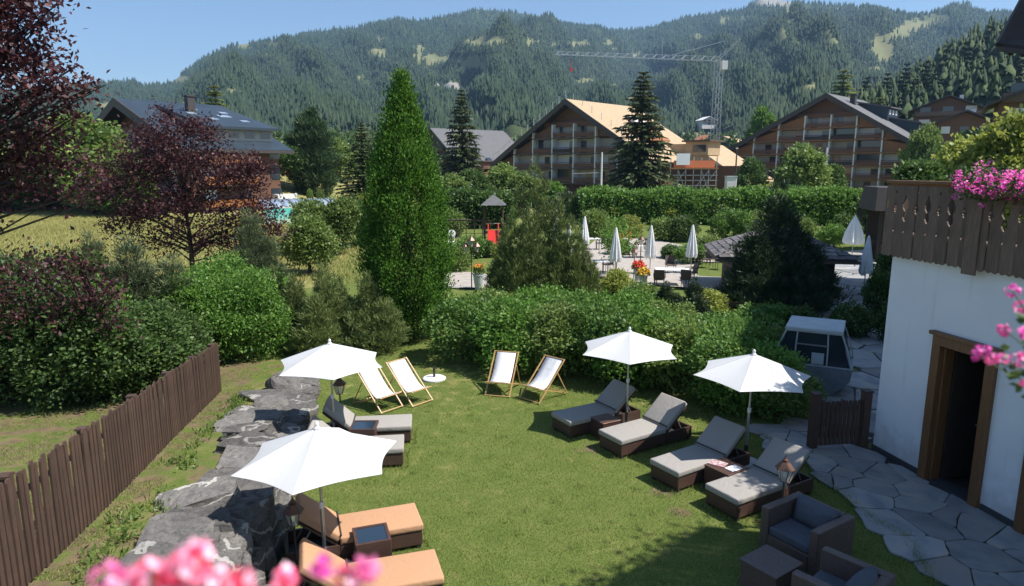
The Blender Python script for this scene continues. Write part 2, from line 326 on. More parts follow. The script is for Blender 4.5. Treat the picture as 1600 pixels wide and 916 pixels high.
# ground with zone attributes
def ground_mat(name, base, dry, soil, sc=1.0):
    m, n, b = newmat(name); b.inputs["Roughness"].default_value = .95; b.inputs["Specular IOR Level"].default_value = .15
    tc = nd(n, "ShaderNodeNewGeometry")
    def noi(s, d=5):
        t = nd(n, "ShaderNodeTexNoise"); t.inputs["Scale"].default_value = s; t.inputs["Detail"].default_value = d; n.links.new(tc.outputs["Position"], t.inputs["Vector"]); return t.outputs[0]
    c0 = ramp(n, noi(2.2 * sc), [(.3, base[0]), (.5, base[1]), (.72, base[2])])
    c0b = ramp(n, noi(28 * sc, 3), [(.3, base[0]), (.7, base[2])])
    mx0 = nd(n, "ShaderNodeMix", data_type='RGBA'); mx0.inputs[0].default_value = .5; n.links.new(c0, mx0.inputs[6]); n.links.new(c0b, mx0.inputs[7])
    c1 = ramp(n, noi(1.3 * sc), [(.3, dry[0]), (.7, dry[1])]); c2 = ramp(n, noi(6 * sc), [(.3, soil[0]), (.7, soil[1])])
    def zone(attr, prev, col, thr):
        a = nd(n, "ShaderNodeAttribute"); a.attribute_name = attr
        ad = nd(n, "ShaderNodeMath", operation='ADD'); n.links.new(a.outputs["Fac"], ad.inputs[0]); ns = noi(3.1 * sc, 6)
        sb = nd(n, "ShaderNodeMath", operation='MULTIPLY_ADD'); n.links.new(ns, sb.inputs[0]); sb.inputs[1].default_value = 1.4; sb.inputs[2].default_value = -.7; n.links.new(sb.outputs[0], ad.inputs[1])
        mr = nd(n, "ShaderNodeMapRange"); mr.inputs[1].default_value = thr - .15; mr.inputs[2].default_value = thr + .15; n.links.new(ad.outputs[0], mr.inputs[0])
        mx = nd(n, "ShaderNodeMix", data_type='RGBA'); n.links.new(mr.outputs[0], mx.inputs[0]); n.links.new(prev, mx.inputs[6]); n.links.new(col, mx.inputs[7]); return mx.outputs[2]
    c = zone("dry", mx0.outputs[2], c1, .5); c = zone("soil", c, c2, .5)
    n.links.new(c, b.inputs["Base Color"])
    bp = nd(n, "ShaderNodeBump"); bp.inputs[0].default_value = .7; bp.inputs[1].default_value = .03; n.links.new(noi(45 * sc, 4), bp.inputs["Height"]); n.links.new(bp.outputs[0], b.inputs["Normal"])
    return m
M['ground'] = ground_mat("lawn_and_meadow_ground", [(.075, .115, .022), (.11, .150, .032), (.16, .18, .05)], [(.30, .26, .095), (.21, .215, .072)], [(.20, .145, .085), (.12, .09, .055)])
M['mountain'] = ground_mat("mountain_slope_ground", [(.030, .045, .018), (.045, .062, .022), (.06, .08, .03)], [(.20, .19, .095), (.13, .15, .065)], [(.30, .29, .27), (.22, .21, .18)], sc=.012)
def stone_mat(name, a, b2, c3, vs=2.0):
    m, n, b = newmat(name); b.inputs["Roughness"].default_value = .8
    tc = nd(n, "ShaderNodeTexCoord"); oi = nd(n, "ShaderNodeObjectInfo")
    ad = nd(n, "ShaderNodeVectorMath", operation='MULTIPLY_ADD'); n.links.new(oi.outputs["Random"], ad.inputs[0]); ad.inputs[1].default_value = (37, 19, 7); n.links.new(tc.outputs["Object"], ad.inputs[2])
    t = nd(n, "ShaderNodeTexNoise"); t.inputs["Scale"].default_value = vs; t.inputs["Detail"].default_value = 8; t.inputs["Distortion"].default_value = .8; n.links.new(ad.outputs[0], t.inputs["Vector"])
    c = ramp(n, t.outputs[0], [(.3, a), (.52, b2), (.66, c3)])
    hs = nd(n, "ShaderNodeHueSaturation"); mr = nd(n, "ShaderNodeMapRange"); mr.inputs[3].default_value = .7; mr.inputs[4].default_value = 1.3
    n.links.new(oi.outputs["Random"], mr.inputs[0]); n.links.new(mr.outputs[0], hs.inputs["Value"]); n.links.new(c, hs.inputs["Color"]); n.links.new(hs.outputs[0], b.inputs["Base Color"])
    t2 = nd(n, "ShaderNodeTexNoise"); t2.inputs["Scale"].default_value = vs * 5; t2.inputs["Detail"].default_value = 8; n.links.new(ad.outputs[0], t2.inputs["Vector"])
    bp = nd(n, "ShaderNodeBump"); bp.inputs[0].default_value = .7; bp.inputs[1].default_value = .03; n.links.new(t2.outputs[0], bp.inputs["Height"]); n.links.new(bp.outputs[0], b.inputs["Normal"])
    return m
def rock_mat():
    m, n, b = newmat("grey_schist_rock"); b.inputs["Roughness"].default_value = .85
    tc = nd(n, "ShaderNodeTexCoord"); oi = nd(n, "ShaderNodeObjectInfo"); ad = nd(n, "ShaderNodeVectorMath", operation='MULTIPLY_ADD'); n.links.new(oi.outputs["Random"], ad.inputs[0]); ad.inputs[1].default_value = (37, 19, 7); n.links.new(tc.outputs["Object"], ad.inputs[2])
    def noi(sc_, dt, ds=0, rg_=.6):
        t = nd(n, "ShaderNodeTexNoise"); t.inputs["Scale"].default_value = sc_; t.inputs["Detail"].default_value = dt; t.inputs["Distortion"].default_value = ds; t.inputs["Roughness"].default_value = rg_; n.links.new(ad.outputs[0], t.inputs["Vector"]); return t.outputs[0]
    c1 = ramp(n, noi(3.0, 12, 1.2, .72), [(.30, (.028, .028, .030)), (.48, (.115, .108, .10)), (.60, (.19, .175, .16)), (.80, (.27, .25, .225))])
    c2 = ramp(n, noi(22, 8, 0, .7), [(.35, (.06, .056, .052)), (.65, (.26, .245, .22))])
    mx = nd(n, "ShaderNodeMix", data_type='RGBA'); mx.inputs[0].default_value = .42; n.links.new(c1, mx.inputs[6]); n.links.new(c2, mx.inputs[7])
    wv = nd(n, "ShaderNodeTexWave"); wv.inputs["Scale"].default_value = 1.1; wv.inputs["Distortion"].default_value = 9; wv.inputs["Detail"].default_value = 5; wv.bands_direction = 'Z'; n.links.new(ad.outputs[0], wv.inputs[0])
    vein = nd(n, "ShaderNodeMapRange"); vein.inputs[1].default_value = .975; vein.inputs[2].default_value = .99; n.links.new(wv.outputs[1], vein.inputs[0])
    m2 = nd(n, "ShaderNodeMix", data_type='RGBA'); n.links.new(vein.outputs[0], m2.inputs[0]); n.links.new(mx.outputs[2], m2.inputs[6]); m2.inputs[7].default_value = (.42, .40, .36, 1)
    hs = nd(n, "ShaderNodeHueSaturation"); mr = nd(n, "ShaderNodeMapRange"); mr.inputs[3].default_value = .65; mr.inputs[4].default_value = 1.35; n.links.new(oi.outputs["Random"], mr.inputs[0]); n.links.new(mr.outputs[0], hs.inputs["Value"]); n.links.new(m2.outputs[2], hs.inputs["Color"]); n.links.new(hs.outputs[0], b.inputs["Base Color"])
    b1 = nd(n, "ShaderNodeBump"); b1.inputs[0].default_value = 1; b1.inputs[1].default_value = .05; n.links.new(noi(6, 12, .6, .75), b1.inputs["Height"])
    b2 = nd(n, "ShaderNodeBump"); b2.inputs[0].default_value = .8; b2.inputs[1].default_value = .012; n.links.new(noi(40, 8, 0, .7), b2.inputs["Height"]); n.links.new(b1.outputs[0], b2.inputs["Normal"]); n.links.new(b2.outputs[0], b.inputs["Normal"])
    return m
M['rock'] = rock_mat()
M['flag'] = stone_mat("grey_flagstone", (.18, .19, .195), (.27, .27, .265), (.33, .30, .26), 1.6)
M['joint'] = mat("dark_earth_joint", (.035, .032, .028), (.06, .055, .045), rough=.95, scale=10, coords='Object')
M['gravel'] = mat("pale_terrace_paving", (.42, .37, .32), (.33, .295, .26), rough=.9, scale=2.5, bump=.4, bscale=30)

# ------------------------------------------------------------------ terrain
def wall_foot(y): return -3.35 - .21 * (y - 8)
def hz(x, y):
    x = np.asarray(x, float); y = np.asarray(y, float)
    bank = np.clip(1.2 - .12 * (y - 6), 0, 1.7)
    w = .22 + 2.5 * smoothstep(14.2, 16.5, y)
    xm = wall_foot(y) - .55
    k = smoothstep(xm + w, xm - w, x) if False else 1 - smoothstep(-w, w, x - xm)
    z = bank * k * (1 - smoothstep(9, 18, -x) * .6)
    z = z + .03 * vnoise(x, y, 2.2, 3) * smoothstep(3, 6, np.abs(y - 10) + np.abs(x))
    hill = smoothstep(72, 112, y) * smoothstep(18, 40, -x - .03 * y) * (1 - smoothstep(140, 200, y) * .5)
    z = z + 5.0 * hill
    z = z + .35 * vnoise(x, y, 25, 5) * smoothstep(34, 60, y)
    z = z + 14 * smoothstep(150, 420, y) + .5 * vnoise(x, y, 60, 9) * smoothstep(120, 200, y)
    z = z + 26 * smoothstep(60, 200, x - .42 * y) * smoothstep(60, 160, y)
    return z
def hzs(x, y): return float(hz(np.array([x]), np.array([y]))[0])
ys = np.concatenate([np.arange(-6, 3, 1.5), np.arange(3, 24, .25), 24 * 1.055 ** np.arange(0, 64)])
us = np.concatenate([-3.2 * 1.12 ** np.arange(14, 0, -1), np.linspace(-1.25, 1.25, 150), 3.2 * 1.12 ** np.arange(1, 15)]) 
us = np.sort(np.concatenate([np.linspace(-1, 1, 200)]))
rows = []
for y in ys:
    half = max(16, 1.6 * y + 8); xs = us * half
    if y < 24: xs = np.sort(np.concatenate([np.linspace(-half, -8, 30), np.linspace(-7.9, -2.5, 70), np.linspace(-2.4, 9, 70), np.linspace(9.5, half, 30)]))
    rows.append(np.stack([xs, np.full(200, y)], 1))
XY = np.array(rows); ny, nx = XY.shape[:2]; X = XY[..., 0].ravel(); Y = XY[..., 1].ravel(); Z = hz(X, Y)
i = np.arange(ny - 1)[:, None] * nx + np.arange(nx - 1)[None]; F = np.stack([i, i + 1, i + nx + 1, i + nx], -1).reshape(-1, 4)
dry = .21 + .17 * vnoise(X, Y, 3.0, 1)
mead = (1 - smoothstep(-8.5, -6.0, X + .12 * (Y - 20))) * smoothstep(24, 32, Y); dry = np.maximum(dry, mead * .92)
dry = np.where(Y > 62, np.maximum(dry, .50 + .22 * vnoise(X, Y, 30, 2)), dry)
bankm = (X < wall_foot(Y) - .3) & (Y < 18); dry = np.where(bankm, .42 + .22 * vnoise(X, Y, 1.6, 4), dry)
far_lawn = (Y > 14) & (Y < 24) & (X > -6); dry = np.where(far_lawn, dry + .10, dry)
soil = .1 + .1 * vnoise(X, Y, 1.3, 8)
soil = np.where(bankm, soil + .30, soil)
fx = -4.75 - (Y - 5.86) * .215
soil = np.where(np.abs(X - fx) < .45, soil + .15, soil)
soil = np.where((X < fx - .3) & (Y < 26) & (Y > 3), soil + .10, soil)
for (px, py, pr_) in [(1.55, 11.95, .42), (2.65, 9.55, .3), (2.5, 10.2, .3), (-1.9, 16.26, .5)]:
    soil = np.maximum(soil, .66 * np.exp(-((X - px) ** 2 + (Y - py) ** 2) / pr_ ** 2))
ground = link("ground", npmesh("ground", np.stack([X, Y, Z], 1), F, M['ground'], True, {"dry": dry, "soil": soil})); tag(ground, kind='structure', label="green lawn with drier meadow grass beyond and bare patches")

# ------------------------------------------------------------------ mountain
RID = [(-700, 150), (-300, 150), (0, 148), (124, 136), (183, 129), (210, 128), (226, 136), (236, 131), (255, 134), (272, 126), (285, 116), (305, 100), (331, 85), (360, 72), (393, 67), (426, 64), (458, 57), (485, 51), (560, 43), (620, 30), (660, 33), (700, 25), (745, 15), (800, 19), (850, 27), (900, 40), (960, 47), (1010, 45), (1060, 30), (1100, 23), (1160, 15), (1175, 4), (1190, -4), (1240, 3), (1290, 8), (1330, 10), (1370, 13), (1410, 23), (1440, 25), (1470, 17), (1490, 8), (1510, 5), (1530, 20), (1560, 20), (1600, 23), (1700, 18), (1900, 30), (2300, 60)]
ru = np.array([p[0] for p in RID], float); rv = np.array([p[1] for p in RID], float)
def elev(u, v):   # elevation tangent for a photo direction
    r = (u - 800) / FPX; w = -(v - 458) / FPX; dy = cp + w * sp; dz = -sp + w * cp
    return np.arctan2(r, dy), dz / np.sqrt(r * r + dy * dy)
ra, re = elev(ru, rv)
NA, NT = 620, 230
az = np.linspace(ra[0], ra[-1], NA); tt = np.linspace(0, 1.12, NT)
def mount(a, t):
    e = np.interp(a, ra, re); Rr = 2350 + 260 * np.sin(a * 5.3 + 1) + 180 * np.sin(a * 13)
    r0 = 300.0; zb = 10.0; r = r0 + (Rr - r0) * t; zr = EYE + e * Rr
    p = np.where(t < 1, np.maximum(t, 0) ** 1.28, 1 - (t - 1) * 1.2)
    z = zb + (zr - zb) * p
    sw = np.sin(np.clip(t, 0, 1) * math.pi) 
    g = np.sin(a * 38 + 2.2 * np.sin(t * 5 + a * 9)) * .5 + np.sin(a * 71 + 3 * np.sin(t * 7) + 1) * .3 + np.sin(a * 17 + 1.5 * np.sin(t * 4)) * .9
    z = z + sw * (34 * g + 16 * np.sin(t * 21 + a * 30) + 9 * np.sin(a * 150 + t * 40)) * np.clip(zr / 500, .25, 1)
    return r * np.sin(a), r * np.cos(a), z
AA, TT = np.meshgrid(az, tt); mxx, myy, mzz = mount(AA, TT)
PATCH = [(591, 83, 12, 8), (655, 84, 8, 14), (678, 94, 28, 8), (712, 95, 14, 6), (738, 97, 12, 10), (746, 107, 35, 5), (759, 92, 15, 8), (762, 65, 40, 9), (555, 177, 8, 6), (763, 174, 10, 12), (531, 220, 12, 7), (539, 241, 6, 10), (431, 70, 14, 7), (412, 86, 7, 6), (386, 74, 12, 6), (278, 126, 14, 6), (160, 165, 13, 7), (363, 144, 12, 5), (831, 67, 18, 5), (868, 71, 12, 4), (910, 69, 18, 5), (961, 136, 8, 5), (841, 174, 8, 7), (913, 127, 10, 5), (1152, 151, 10, 5), (1064, 168, 4, 14), (1106, 196, 14, 6), (1194, 70, 18, 9), (1163, 30, 8, 6), (1131, 33, 6, 7), (1236, 20, 5, 20), (1220, 56, 8, 12), (1268, 65, 28, 5), (1299, 66, 16, 5), (1288, 52, 10, 8), (1380, 73, 20, 22), (1435, 38, 30, 10), (1407, 52, 18, 12), (1463, 31, 25, 8), (1376, 87, 8, 12), (1369, 108, 12, 4), (1261, 143, 24, 12), (1229, 154, 14, 9), (1240, 171, 12, 8), (1187, 150, 12, 5), (1166, 100, 4, 14), (1229, 124, 10, 6), (1090, 215, 30, 9), (1150, 190, 16, 7), (940, 200, 10, 5), (600, 60, 9, 4), (1090, 60, 9, 4), (1040, 95, 10, 4)]
ROCKS = [(1208, 4, 34, 9), (696, 136, 26, 7)]
def pmask(x, y, z, lst):
    zz = z - EYE; c = y * cp - zz * sp; u = 800 + FPX * x / c; v = 458 - FPX * (y * sp + zz * cp) / c
    u = u + 10 * vnoise(u, v, 22, 31) + 6 * vnoise(u, v, 8, 34); v = v + 5 * vnoise(u, v, 18, 32) + 4 * vnoise(u, v, 7, 35); o = np.zeros(u.shape)
    for (a, b_, c_, d_) in lst: o = np.maximum(o, 1.35 - .85 * (((u - a) / c_) ** 2 + ((v - b_) / d_) ** 2))
    return np.clip(o, 0, 1), u, v
mm_, uu_, vv_ = pmask(mxx, myy, mzz, PATCH); rk_, _, _ = pmask(mxx, myy, mzz, ROCKS)
nz = vnoise(uu_, vv_, 34, 77) + .5 * vnoise(uu_, vv_, 13, 78); extra = np.clip((nz - .55) * 3, 0, 1) * (uu_ > 560); mm_ = np.maximum(mm_, extra * .9)
i = np.arange(NT - 1)[:, None] * NA + np.arange(NA - 1)[None]; F = np.stack([i, i + 1, i + NA + 1, i + NA], -1).reshape(-1, 4)
mount_o = link("mountain", npmesh("mountain", np.stack([mxx.ravel(), myy.ravel(), mzz.ravel()], 1), F, M['mountain'], True, {"dry": mm_.ravel(), "soil": rk_.ravel()})); tag(mount_o, kind='structure', label="long wooded mountain with pale alpine meadows")

def cone_forest(name, P, H, Rd, m, tiers, sides, rng, jag=.25):
    n = len(P); Vs = []; Fs = []; base = 0
    for k in range(tiers):
        z0 = k / tiers * .8 + .04; z1 = min(1, z0 + 1.25 / tiers); rr = (1 - k / tiers) ** .85
        a = rng.random(n)[:, None] * 6.28 + np.arange(sides)[None] * 2 * math.pi / sides
        rj = Rd[:, None] * rr * (1 + jag * rng.normal(size=(n, sides)))
        ring = np.stack([P[:, None, 0] + np.cos(a) * rj, P[:, None, 1] + np.sin(a) * rj, P[:, None, 2] + H[:, None] * (z0 + .04 * rng.normal(size=(n, sides)))], -1)
        tip = np.stack([P[:, 0], P[:, 1], P[:, 2] + H * z1], -1)[:, None]
        Vs.append(np.concatenate([ring, tip], 1).reshape(-1, 3)); idx = base + np.arange(n)[:, None] * (sides + 1)
        for j in range(sides): Fs.append(np.stack([idx[:, 0] + j, idx[:, 0] + (j + 1) % sides, idx[:, 0] + sides], 1))
        base += n * (sides + 1)
    return link(name, npmesh(name, np.concatenate(Vs), np.concatenate(Fs), m))
rng = np.random.default_rng(11)
# sample so that the forest is about equally dense over the visible face
inner = (AA[:-1, :-1] > elev(-150., 200.)[0]) & (AA[:-1, :-1] < elev(1800., 60.)[0])
wv = np.abs(vv_[1:, :-1] - vv_[:-1, :-1]) * np.abs(uu_[:-1, 1:] - uu_[:-1, :-1]) * inner * (TT[:-1, :-1] < 1.03)
wv = np.minimum(wv, np.quantile(wv[wv > 0], .97)) + inner * .25 * wv.mean() ; wv = wv.ravel() / wv.sum()
pick = rng.choice(len(wv), size=125000, p=wv); ia = pick % (NA - 1); it = pick // (NA - 1)
ta = az[ia] + rng.random(len(pick)) * (az[1] - az[0]); t_ = tt[it] + rng.random(len(pick)) * (tt[1] - tt[0])
px, py, pz = mount(ta, t_); mk, pu, pv = pmask(px, py, pz, PATCH + ROCKS)
nz = vnoise(pu, pv, 34, 77) + .5 * vnoise(pu, pv, 13, 78); mk = np.maximum(mk, np.clip((nz - .55) * 3, 0, 1) * (pu > 560))
keep = (mk + .22 * rng.normal(size=len(mk)) < .50) & (np.hypot(px, py) > 420); px, py, pz = px[keep], py[keep], pz[keep]
dist = np.hypot(px, py); hh = (7 + 8 * rng.random(len(px)) ** 1.4) * np.clip(dist / 1500, .8, 1.1)
fo = cone_forest("mountain_forest", np.stack([px, py, pz - 1], 1), hh, hh * (.17 + .06 * rng.random(len(px))), M['forest'], 2, 5, rng); tag(fo, kind='stuff', label="dense spruce forest covering the mountain", cat="forest")

# near wooded slope on the right
SR = [(1200, 235), (1290, 215), (1330, 190), (1370, 172), (1410, 155), (1450, 128), (1490, 98), (1540, 72), (1600, 60), (1750, 30), (2000, 20), (2300, 60)]
sa, se = elev(np.array([p[0] for p in SR], float), np.array([p[1] for p in SR], float))
na, nt_ = 90, 60; aa, t2 = np.meshgrid(np.linspace(sa[0], sa[-1], na), np.linspace(0, 1.15, nt_))
def slope(a, t):
    e = np.interp(a, sa, se); Rr = 470 - 60 * (a - sa[0]); r = 190 + (Rr - 190) * t; z0 = 6.0; zr = EYE + e * Rr
    z = z0 + (zr - z0) * np.where(t < 1, np.maximum(t, 0) ** 1.15, 1 - (t - 1)) + 2.5 * np.sin(a * 40 + t * 6) * np.sin(np.clip(t, 0, 1) * math.pi)
    return r * np.sin(a), r * np.cos(a), z
sx_, sy_, sz_ = slope(aa, t2); CLR = [(1533, 145, 34, 17), (1590, 165, 30, 18), (1470, 205, 30, 10)]
dm, _, _ = pmask(sx_, sy_, sz_, CLR); i = np.arange(nt_ - 1)[:, None] * na + np.arange(na - 1)[None]; F = np.stack([i, i + 1, i + na + 1, i + na], -1).reshape(-1, 4)
so = link("hillside", npmesh("hillside", np.stack([sx_.ravel(), sy_.ravel(), sz_.ravel()], 1), F, M['mountain'], True, {"dry": dm.ravel(), "soil": dm.ravel() * 0})); tag(so, kind='structure', label="near hillside below the conifer wood with one open meadow")
k = 1500; ta = sa[0] + .02 + rng.random(k) * (sa[-1] - sa[0] - .1); t_ = .12 + rng.random(k) ** .8 * .95
px, py, pz = slope(ta, t_); mk, pu, pv = pmask(px, py, pz, CLR); keep = (mk < .3) & (pu < 1900); px, py, pz = px[keep], py[keep], pz[keep]
hh = 13 + 9 * rng.random(len(px))
fo = cone_forest("hillside_wood", np.stack([px, py, pz - .5], 1), hh, hh * (.15 + .05 * rng.random(len(px))), M['forest_near'], 8, 9, rng, .3); tag(fo, kind='stuff', label="dark conifer wood on the near hillside", cat="wood")

# ------------------------------------------------------------------ hotel wing on the right (white wall, balcony, doors)
HC = G(1363, 704); HD = Vector((.2042, -.9789, 0)); HN = Vector((-.9789, -.2042, 0))   # along wall towards the viewer, outward normal
def HW(s, z, o=0.0): p = HC + HD * s + HN * o; return Vector((p.x, p.y, z))
hw = thing("hotel_wing", "white rendered hotel wing with carved dark wood balcony and open doorway", "building", tuple(HC))
hinv = Matrix.Translation(-HC)
def hb(mb, name, m, parent=None, **k):
    mb.v = [tuple(hinv @ Vector(v)) for v in mb.v] if parent is None or parent.parent is None else [tuple(hinv @ Vector(v)) for v in mb.v]
    return mb.build(name, m, parent or hw, **k)
def wallbox(mb, s0, s1, z0, z1, o0=0.0, o1=-.28):
    mb.prism([(s0, z0), (s1, z0), (s1, z1), (s0, z1)], lambda a, b, t: HW(a, b, t), o0, o1); return mb
w = MB(); wallbox(w, .002, 1.15, 0, 3.95); wallbox(w, 1.15, 2.28, 2.40, 3.95); wallbox(w, 2.28, 2.92, 0, 3.95); wallbox(w, 2.92, 4.1, 2.4, 3.95); wallbox(w, 4.1, 9.0, 0, 3.95)
o_end = HC + HN * -.28
w.prism([(.283, 0), (.283, 3.95), (8, 3.95), (8, 0)], lambda a, b, t: Vector((HC.x, HC.y, 0)) - HN * a + HD * t + Vector((0, 0, b)), 0, .28)
hb(w, "wall", M['render'])
for s0, s1 in ((-.0, 1.12), (2.31, 2.88), (4.14, 9)): hb(wallbox(MB(), s0, s1, 0, .13, .03, -.002), "plinth", M['plinth'])
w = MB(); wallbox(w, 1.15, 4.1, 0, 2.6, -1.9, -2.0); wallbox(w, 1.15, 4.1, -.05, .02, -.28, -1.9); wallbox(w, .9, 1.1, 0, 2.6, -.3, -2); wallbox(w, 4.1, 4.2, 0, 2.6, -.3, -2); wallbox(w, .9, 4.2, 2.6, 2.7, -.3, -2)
hb(w, "room_interior", M['black_wood_and_shade'])  # shade inside the room is put into its black surfaces
def door_frame(s0, s1):
    w = MB(); wallbox(w, s0, s0 + .16, .0, 2.36, .07, -.20); wallbox(w, s1 - .16, s1, 0, 2.36, .07, -.20); wallbox(w, s0, s1, 2.36, 2.52, .072, -.20)
    wallbox(w, s0 - .05, s1 + .05, 2.52, 2.58, .11, -.05); wallbox(w, s0 + .16, s0 + .20, 0, 2.32, -.02, -.2)
    f = hb(w, "door_frame", M['door_wood'], bevel=.006, segs=1)
    w = MB(); wallbox(w, s0 + .16, s1 - .16, .0, .05, .04, -.3); hb(w, "door_sill", M['plinth'], f)
    w = MB(); w.prism([(0, .05), (.78, .05), (.78, 2.3), (0, 2.3)], lambda a, b, t: HW(s0 + .17 + a * .02 + t, b, -.22 - a), 0, .05); hb(w, "door_leaf", M['black_wood_and_shade'], f)  # leaf coloured black to match the painted shade of the room
    w = MB(); w.tube([HW(s0 + .22, 1.0, -.8), HW(s0 + .30, 1.0, -.8), HW(s0 + .30, 1.0, -.68)], .012, 6); hb(w, "door_handle", M['metal'], f)
door_frame(1.12, 2.28); door_frame(2.90, 4.06)
w = MB(); wallbox(w, -.12, 9, 3.72, 3.95, .12, -8); hb(w, "terrace_slab", M['dark_wood'])
bal = hb(wallbox(MB(), -.13, 9, 4.93, 4.985, .17, -.03), "balcony", M['door_wood'], bevel=.006, segs=1)
# carved boards: notched edges make the cut-out figures between boards
BW = .232; nb = 38
def board_outline(k):
    wdt = BW - .008; zt, zb = 4.90, 3.68
    L = [(0, zt)]; Rr = []
    m = k % 2
    def left(lst): return lst
    # left edge going down, right edge going up
    if m == 0:   # tulip half on left edge, small cross on right
        L += [(0, 4.74), (0.0204, 4.74), (0.0170, 4.70), (0.0374, 4.66), (0.0680, 4.60), (0.0612, 4.53), (0.0238, 4.47), (0.0374, 4.42), (0.0510, 4.37), (0.0272, 4.32), (0, 4.29), (0, 4.16), (0.0204, 4.14), (0, 4.10)]
        Rr = [(wdt, 4.10), (wdt - 0.0204, 4.14), (wdt, 4.18), (wdt, 4.44), (wdt - 0.0204, 4.46), (wdt - 0.0204, 4.49), (wdt - 0.0578, 4.51), (wdt - 0.0204, 4.53), (wdt - 0.0204, 4.57), (wdt, 4.60), (wdt, 4.76), (wdt - 0.0238, 4.79), (wdt, 4.82)]
    else:
        L += [(0, 4.82), (0.0238, 4.79), (0, 4.76), (0, 4.60), (0.0204, 4.57), (0.0204, 4.53), (0.0578, 4.51), (0.0204, 4.49), (0.0204, 4.46), (0, 4.44), (0, 4.18), (0.0204, 4.14), (0, 4.10)]
        Rr = [(wdt, 4.10), (wdt - 0.0204, 4.14), (wdt, 4.16), (wdt, 4.29), (wdt - 0.0272, 4.32), (wdt - 0.0510, 4.37), (wdt - 0.0374, 4.42), (wdt - 0.0238, 4.47), (wdt - 0.0612, 4.53), (wdt - 0.0680, 4.60), (wdt - 0.0374, 4.66), (wdt - 0.0170, 4.70), (wdt - 0.0204, 4.74), (wdt, 4.74)]
    bot = [(0, zb + .03), (wdt * .25, zb - .01), (wdt * .5, zb + .012), (wdt * .75, zb - .01), (wdt, zb + .03)]
    return L + bot + Rr + [(wdt, zt)]
bmesh_ = []
for k in (0, 1):
    q = MB(); q.prism(board_outline(k), lambda a, b, t: HD * a + HN * t + Vector((0, 0, b)), 0, .028); bmesh_.append(q.mesh("balcony_board", M['dark_wood']))
for k in range(nb):
    o = link("board", bmesh_[k % 2], bal); o.location = HD * (-.12 + k * BW) + HN * (.112 + .006 * ((k * 7) % 3))
w = MB(); wallbox(w, -.1, 9, 4.86, 4.93, .11, .05); wallbox(w, -.1, 9, 3.96, 4.04, .11, .05); hb(w, "rail", M['orange_wood'], bal)
for s in (-.06, 1.62, 3.3, 5.0, 6.7): hb(wallbox(MB(), s, s + .09, 3.72, 4.93, .108, .02), "balcony_post", M['door_wood'], bal)
w = MB(); wallbox(w, 1.60, 1.84, 3.60, 4.90, .175, .145); hb(w, "joint_board", M['dark_wood'], bal)
# end face of the balcony going away behind the corner
w = MB()
for k in range(10): w.prism([(0, 3.68), (BW - .012, 3.68), (BW - .012, 4.9), (0, 4.9)], lambda a, b, t: HW(-.14, b, .1) - HN * (k * BW + a) - HD * t, 0, .03)
hb(w, "end_boards", M['dark_wood'], bal)
# roof of the wing seen at the upper right corner, and below it an added, unseen balcony that shades the lawn
rf = thing("hotel_roof", "dark wooden roof overhang of the hotel jutting in at the upper right corner", "roof", tuple(A(1560, 78, 17.0)))
p1 = A(1560, 78, 17.0); p2 = A(1645, -80, 18.5); p3 = A(2300, -60, 14.0); p4 = A(1705, 96, 15.0)
def slab(mb, pts, th):
    up = Vector((0, 0, th)); n = len(pts); mb.add([p - Vector(p1) for p in pts] + [p - Vector(p1) + up for p in pts], [tuple(reversed(range(n))), tuple(range(n, 2 * n))] + [(i, (i + 1) % n, n + (i + 1) % n, n + i) for i in range(n)]); return mb
slab(MB(), [p1, p2, p3, p4], .16).build("roof_deck", M['black_wood_and_shade'], rf)
q = MB(); e = (p2 - p1).normalized()
q.tube([Vector((-.03, -.03, .10)), (p2 - p1) + Vector((-.03, -.03, .10))], .09, 4); q.build("verge_board", M['dark_roof'], rf)
q = MB(); q.tube([Vector((-.03, -.03, .02)), (p4 - p1) + Vector((-.03, -.03, .02))], .08, 4); q.build("fascia_board", M['dark_roof'], rf)
for k in range(1, 7):
    a = p1.lerp(p4, k / 7) - p1; b_ = p2.lerp(p3, k / 7) - p1; q = MB(); q.tube([a + Vector((0, 0, -.06)), b_ + Vector((0, 0, -.06))], .06, 4); q.build("rafter", M['black_wood_and_shade'], rf)
# unseen hotel block added out of frame, shaped to throw the big shade
hm = thing("hotel_shade_block", "unseen tall white block added beyond the right edge to throw the big shade", "building", (14.6, 12.5, 0))
def poly_block(mb, pts, z0, z1):
    n = len(pts); mb.add([(x, y, z0) for x, y in pts] + [(x, y, z1) for x, y in pts], [tuple(reversed(range(n))), tuple(range(n, 2 * n))] + [(i, (i + 1) % n, n + (i + 1) % n, n + i) for i in range(n)]); return mb
foot = [(0, 0), (8.4, 17.5), (19, 12), (19, -12), (6, -12), (1.2, -6)]
poly_block(MB(), foot, 0, 15.4).build("wall", M['render'], hm)
poly_block(MB(), [(4.32, 9.0), (8.4, 17.5), (19, 12), (15, 4)], 15.4, 17.6).build("added_shade_storey", M['render'], hm)  # extra height added to carry the shade further over the path
poly_block(MB(), [(-.4, -.4), (8.1, 17.9), (20.5, 12.6), (20.5, -13.3), (5, -13.3), (.6, -6)], 15.4, 15.7).build("roof", M['dark_roof'], hm)
poly_block(MB(), [(4.0, 8.8), (8.1, 17.9), (20, 12.4), (15.2, 3.6)], 17.6, 18.0).build("roof", M['dark_roof'], hm)
for fl in range(4):
    for k in range(4):
        t = (k + .6) / 4.6; x, y = 8.4 * t, 17.5 * t; nx_, ny_ = -.90, .433
        q = MB(); q.box((x + nx_ * .03, y + ny_ * .03, 1.6 + fl * 3), (1.3, .12, 1.5), rot=(0, 0, math.atan2(17.5, 8.4))); q.build("window", M['window'], hm)
